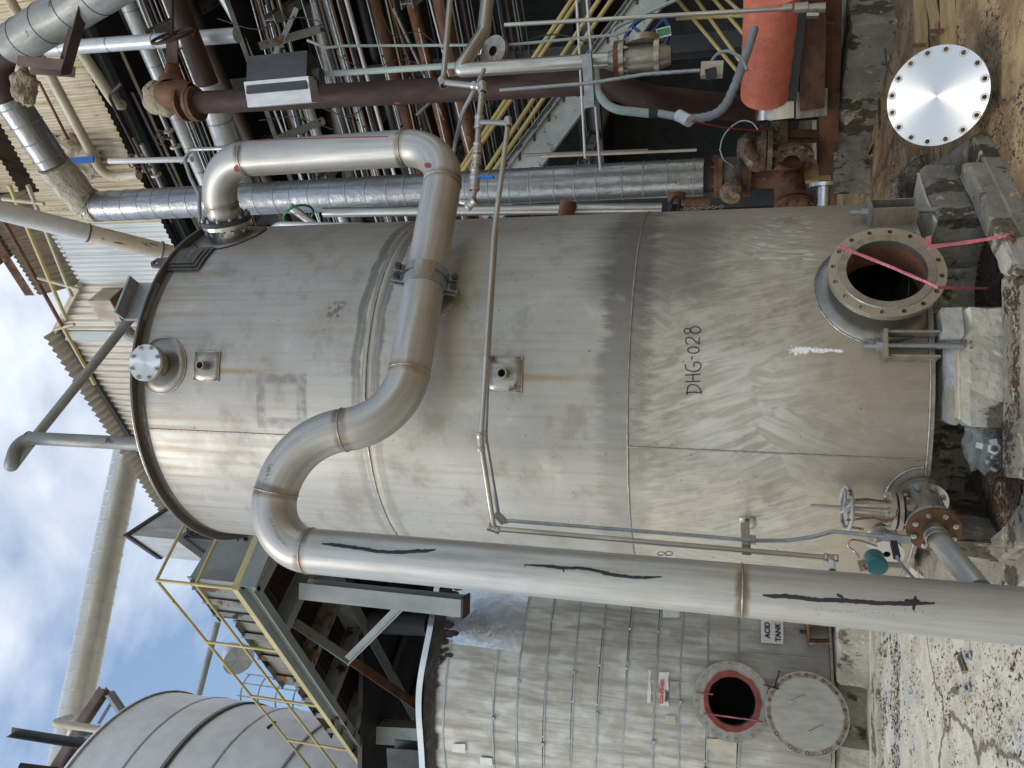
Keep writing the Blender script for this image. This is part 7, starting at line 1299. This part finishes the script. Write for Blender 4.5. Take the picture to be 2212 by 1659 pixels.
c_ = G(1862, 350, .04); q = crumple(c_, .10, .55, .07, 4.4, 4, .6); solo('plastic_rag', q, m['tape'] if False else m.setdefault('tan_film', simple('tan plastic sheet', (.42, .30, .16), (.30, .2, .1), .35, 0, 5, (1, 1, 1), 1, 25, .02)), 'crumpled tan plastic rag on the ground under the rusty elbow', 'rag')
c_ = G(1955, 410, .10); q = crumple(c_, .12, .12, .10, 7.7, 4, .7); solo('plastic_film', q, m['film'], 'torn clear plastic film on the litter heap right of the manhole', 'film')
lump('debris_heap', G(1975, 420, .06), .30, 'rust_flaky', 'heap of dirt and flakes piled against the right side of the tank', 'heap', (1.1, .9, .35), .5, 4, 2.2)
# loose hardware at lower left
for i, (x, y, lb) in enumerate(((2090, 1416, 'steel nut on the pale ground nearest the big riser'), (2088, 1485, 'steel nut on the pale ground farther from the big riser'))): c_ = G(x, y, .03); q = MB(); q.plate(hexpoly(.032), [circ(.017, 12)], .028, frame(c_, (.1, -.5, .8))); solo('steel_nut', q, m['galv'], lb, 'nut')
for x0, y0, x1, y1, lb in ((2072, 1420, 2084, 1452, 'shiny bolt lying on the pale ground at lower left'), (2062, 1493, 2052, 1500, 'short dull bolt lying left of the shiny one')):
    a_, b_ = G(x0, y0, .02), G(x1, y1, .02); q = MB(); q.tube([a_, b_], .018, 12); h_ = a_ + (a_ - b_).normalized() * .025; q.tube([h_, a_], .03, 6); solo('loose_bolt', q, m['stainless'], lb, 'bolt')
run('bit of black wire lying on the pale ground beside the riser', [G(2195, 1085, .02), G(2180, 1128, .02), G(2205, 1165, .02)], 3, 'rubber', 'wire', 'wire', .1)

# litter: thousands of rust flakes, leaves and grit nobody could count
def scatter(name, n, region, smin, smax, mat, label, dens=None, z0=0):
    vs_, fs = [], []; k = 0
    while k < n:
        x, y, zz_ = region(); s = smin + (smax - smin) * rng.random() ** 2.5; a = rng.uniform(0, 2 * PI); el = rng.uniform(.45, 1); ti = rng.normal() * .25; o = len(vs_)
        ca, sa = math.cos(a), math.sin(a); z = gz(x, y) + zz_ + .002
        for (u, v, w) in ((-1, -.4, 0), (-.2, -.6 * el, .12), (1, -.25, .0), (.7, .4 * el, .1), (-.6, .55 * el, .05)):
            u += rng.normal() * .12; v += rng.normal() * .12; vs_.append((x + s * (u * ca - v * el * sa), y + s * (u * sa + v * el * ca), z + s * (w + .35 * abs(ti * u)) + .001))
        fs.append((o, o + 1, o + 2, o + 3, o + 4)); k += 1
    q = MB(); q.v = vs_; q.f = fs; q.sm = [False] * len(fs); q.uv = [[(vs_[i][0], vs_[i][1]) for i in f] for f in fs]
    return solo(name, q, m[mat], label, 'litter', kind='stuff')
def reg_img(x0, x1, y0, y1, z=0, clump=0):
    def f():
        while True:
            x, y = rng.uniform(x0, x1), rng.uniform(y0, y1); p = G(x, y, z)
            if clump and mnoise.noise(Vector((p.x * 2.2, p.y * 2.2, 4))) + .5 * mnoise.noise(Vector((p.x * 7, p.y * 7, 2))) < rng.normal() * .18 + clump - .3: continue
            return p.x, p.y, z
    return f
scatter('rust_flakes', 7000, reg_img(1850, 2240, -40, 640, 0, .32), .004, .020, 'flake', 'dark rust flakes and dead leaves strewn over the dusty ground at right')
scatter('rust_flakes', 3500, reg_img(1850, 1960, -40, 480, 0, .1), .004, .02, 'flake', 'denser dark flakes along the foot of the pump plinth')
scatter('rust_flakes', 3000, reg_img(1900, 2240, 1250, 1700, 0, .3), .004, .02, 'flake', 'brown flakes strewn over the pale ground at lower left')
scatter('rust_flakes', 2600, reg_img(1900, 1945, 1300, 1700, 0, .05), .006, .026, 'flake', 'line of dead leaves beside the gutter kerb at left')
scatter('litter', 2600, reg_img(2085, 2205, 880, 1200, .11, .2), .005, .028, 'flake', 'rusty litter in the sump below the tank edge')
scatter('litter', 1500, reg_img(2168, 2203, 620, 1030, .2, .2), .004, .02, 'flake', 'rusty litter lying on the front kerb'); scatter('litter', 2200, reg_img(2100, 2165, 500, 660, .11, .1), .005, .03, 'flake', 'leaves gathered in the corner under the manhole')
scatter('litter', 2500, reg_img(1935, 2030, 380, 470, .18, .0), .006, .03, 'flake', 'leaf litter covering the heap beside the tank')
scatter('grit', 5000, reg_img(1880, 2240, 1230, 1700, 0, .1), .002, .010, 'pebble', 'pale grit scattered over the ground at lower left'); scatter('grit', 6000, reg_img(1860, 2240, -40, 640, 0, .1), .002, .009, 'pebble', 'pale grit scattered over the ground at right')
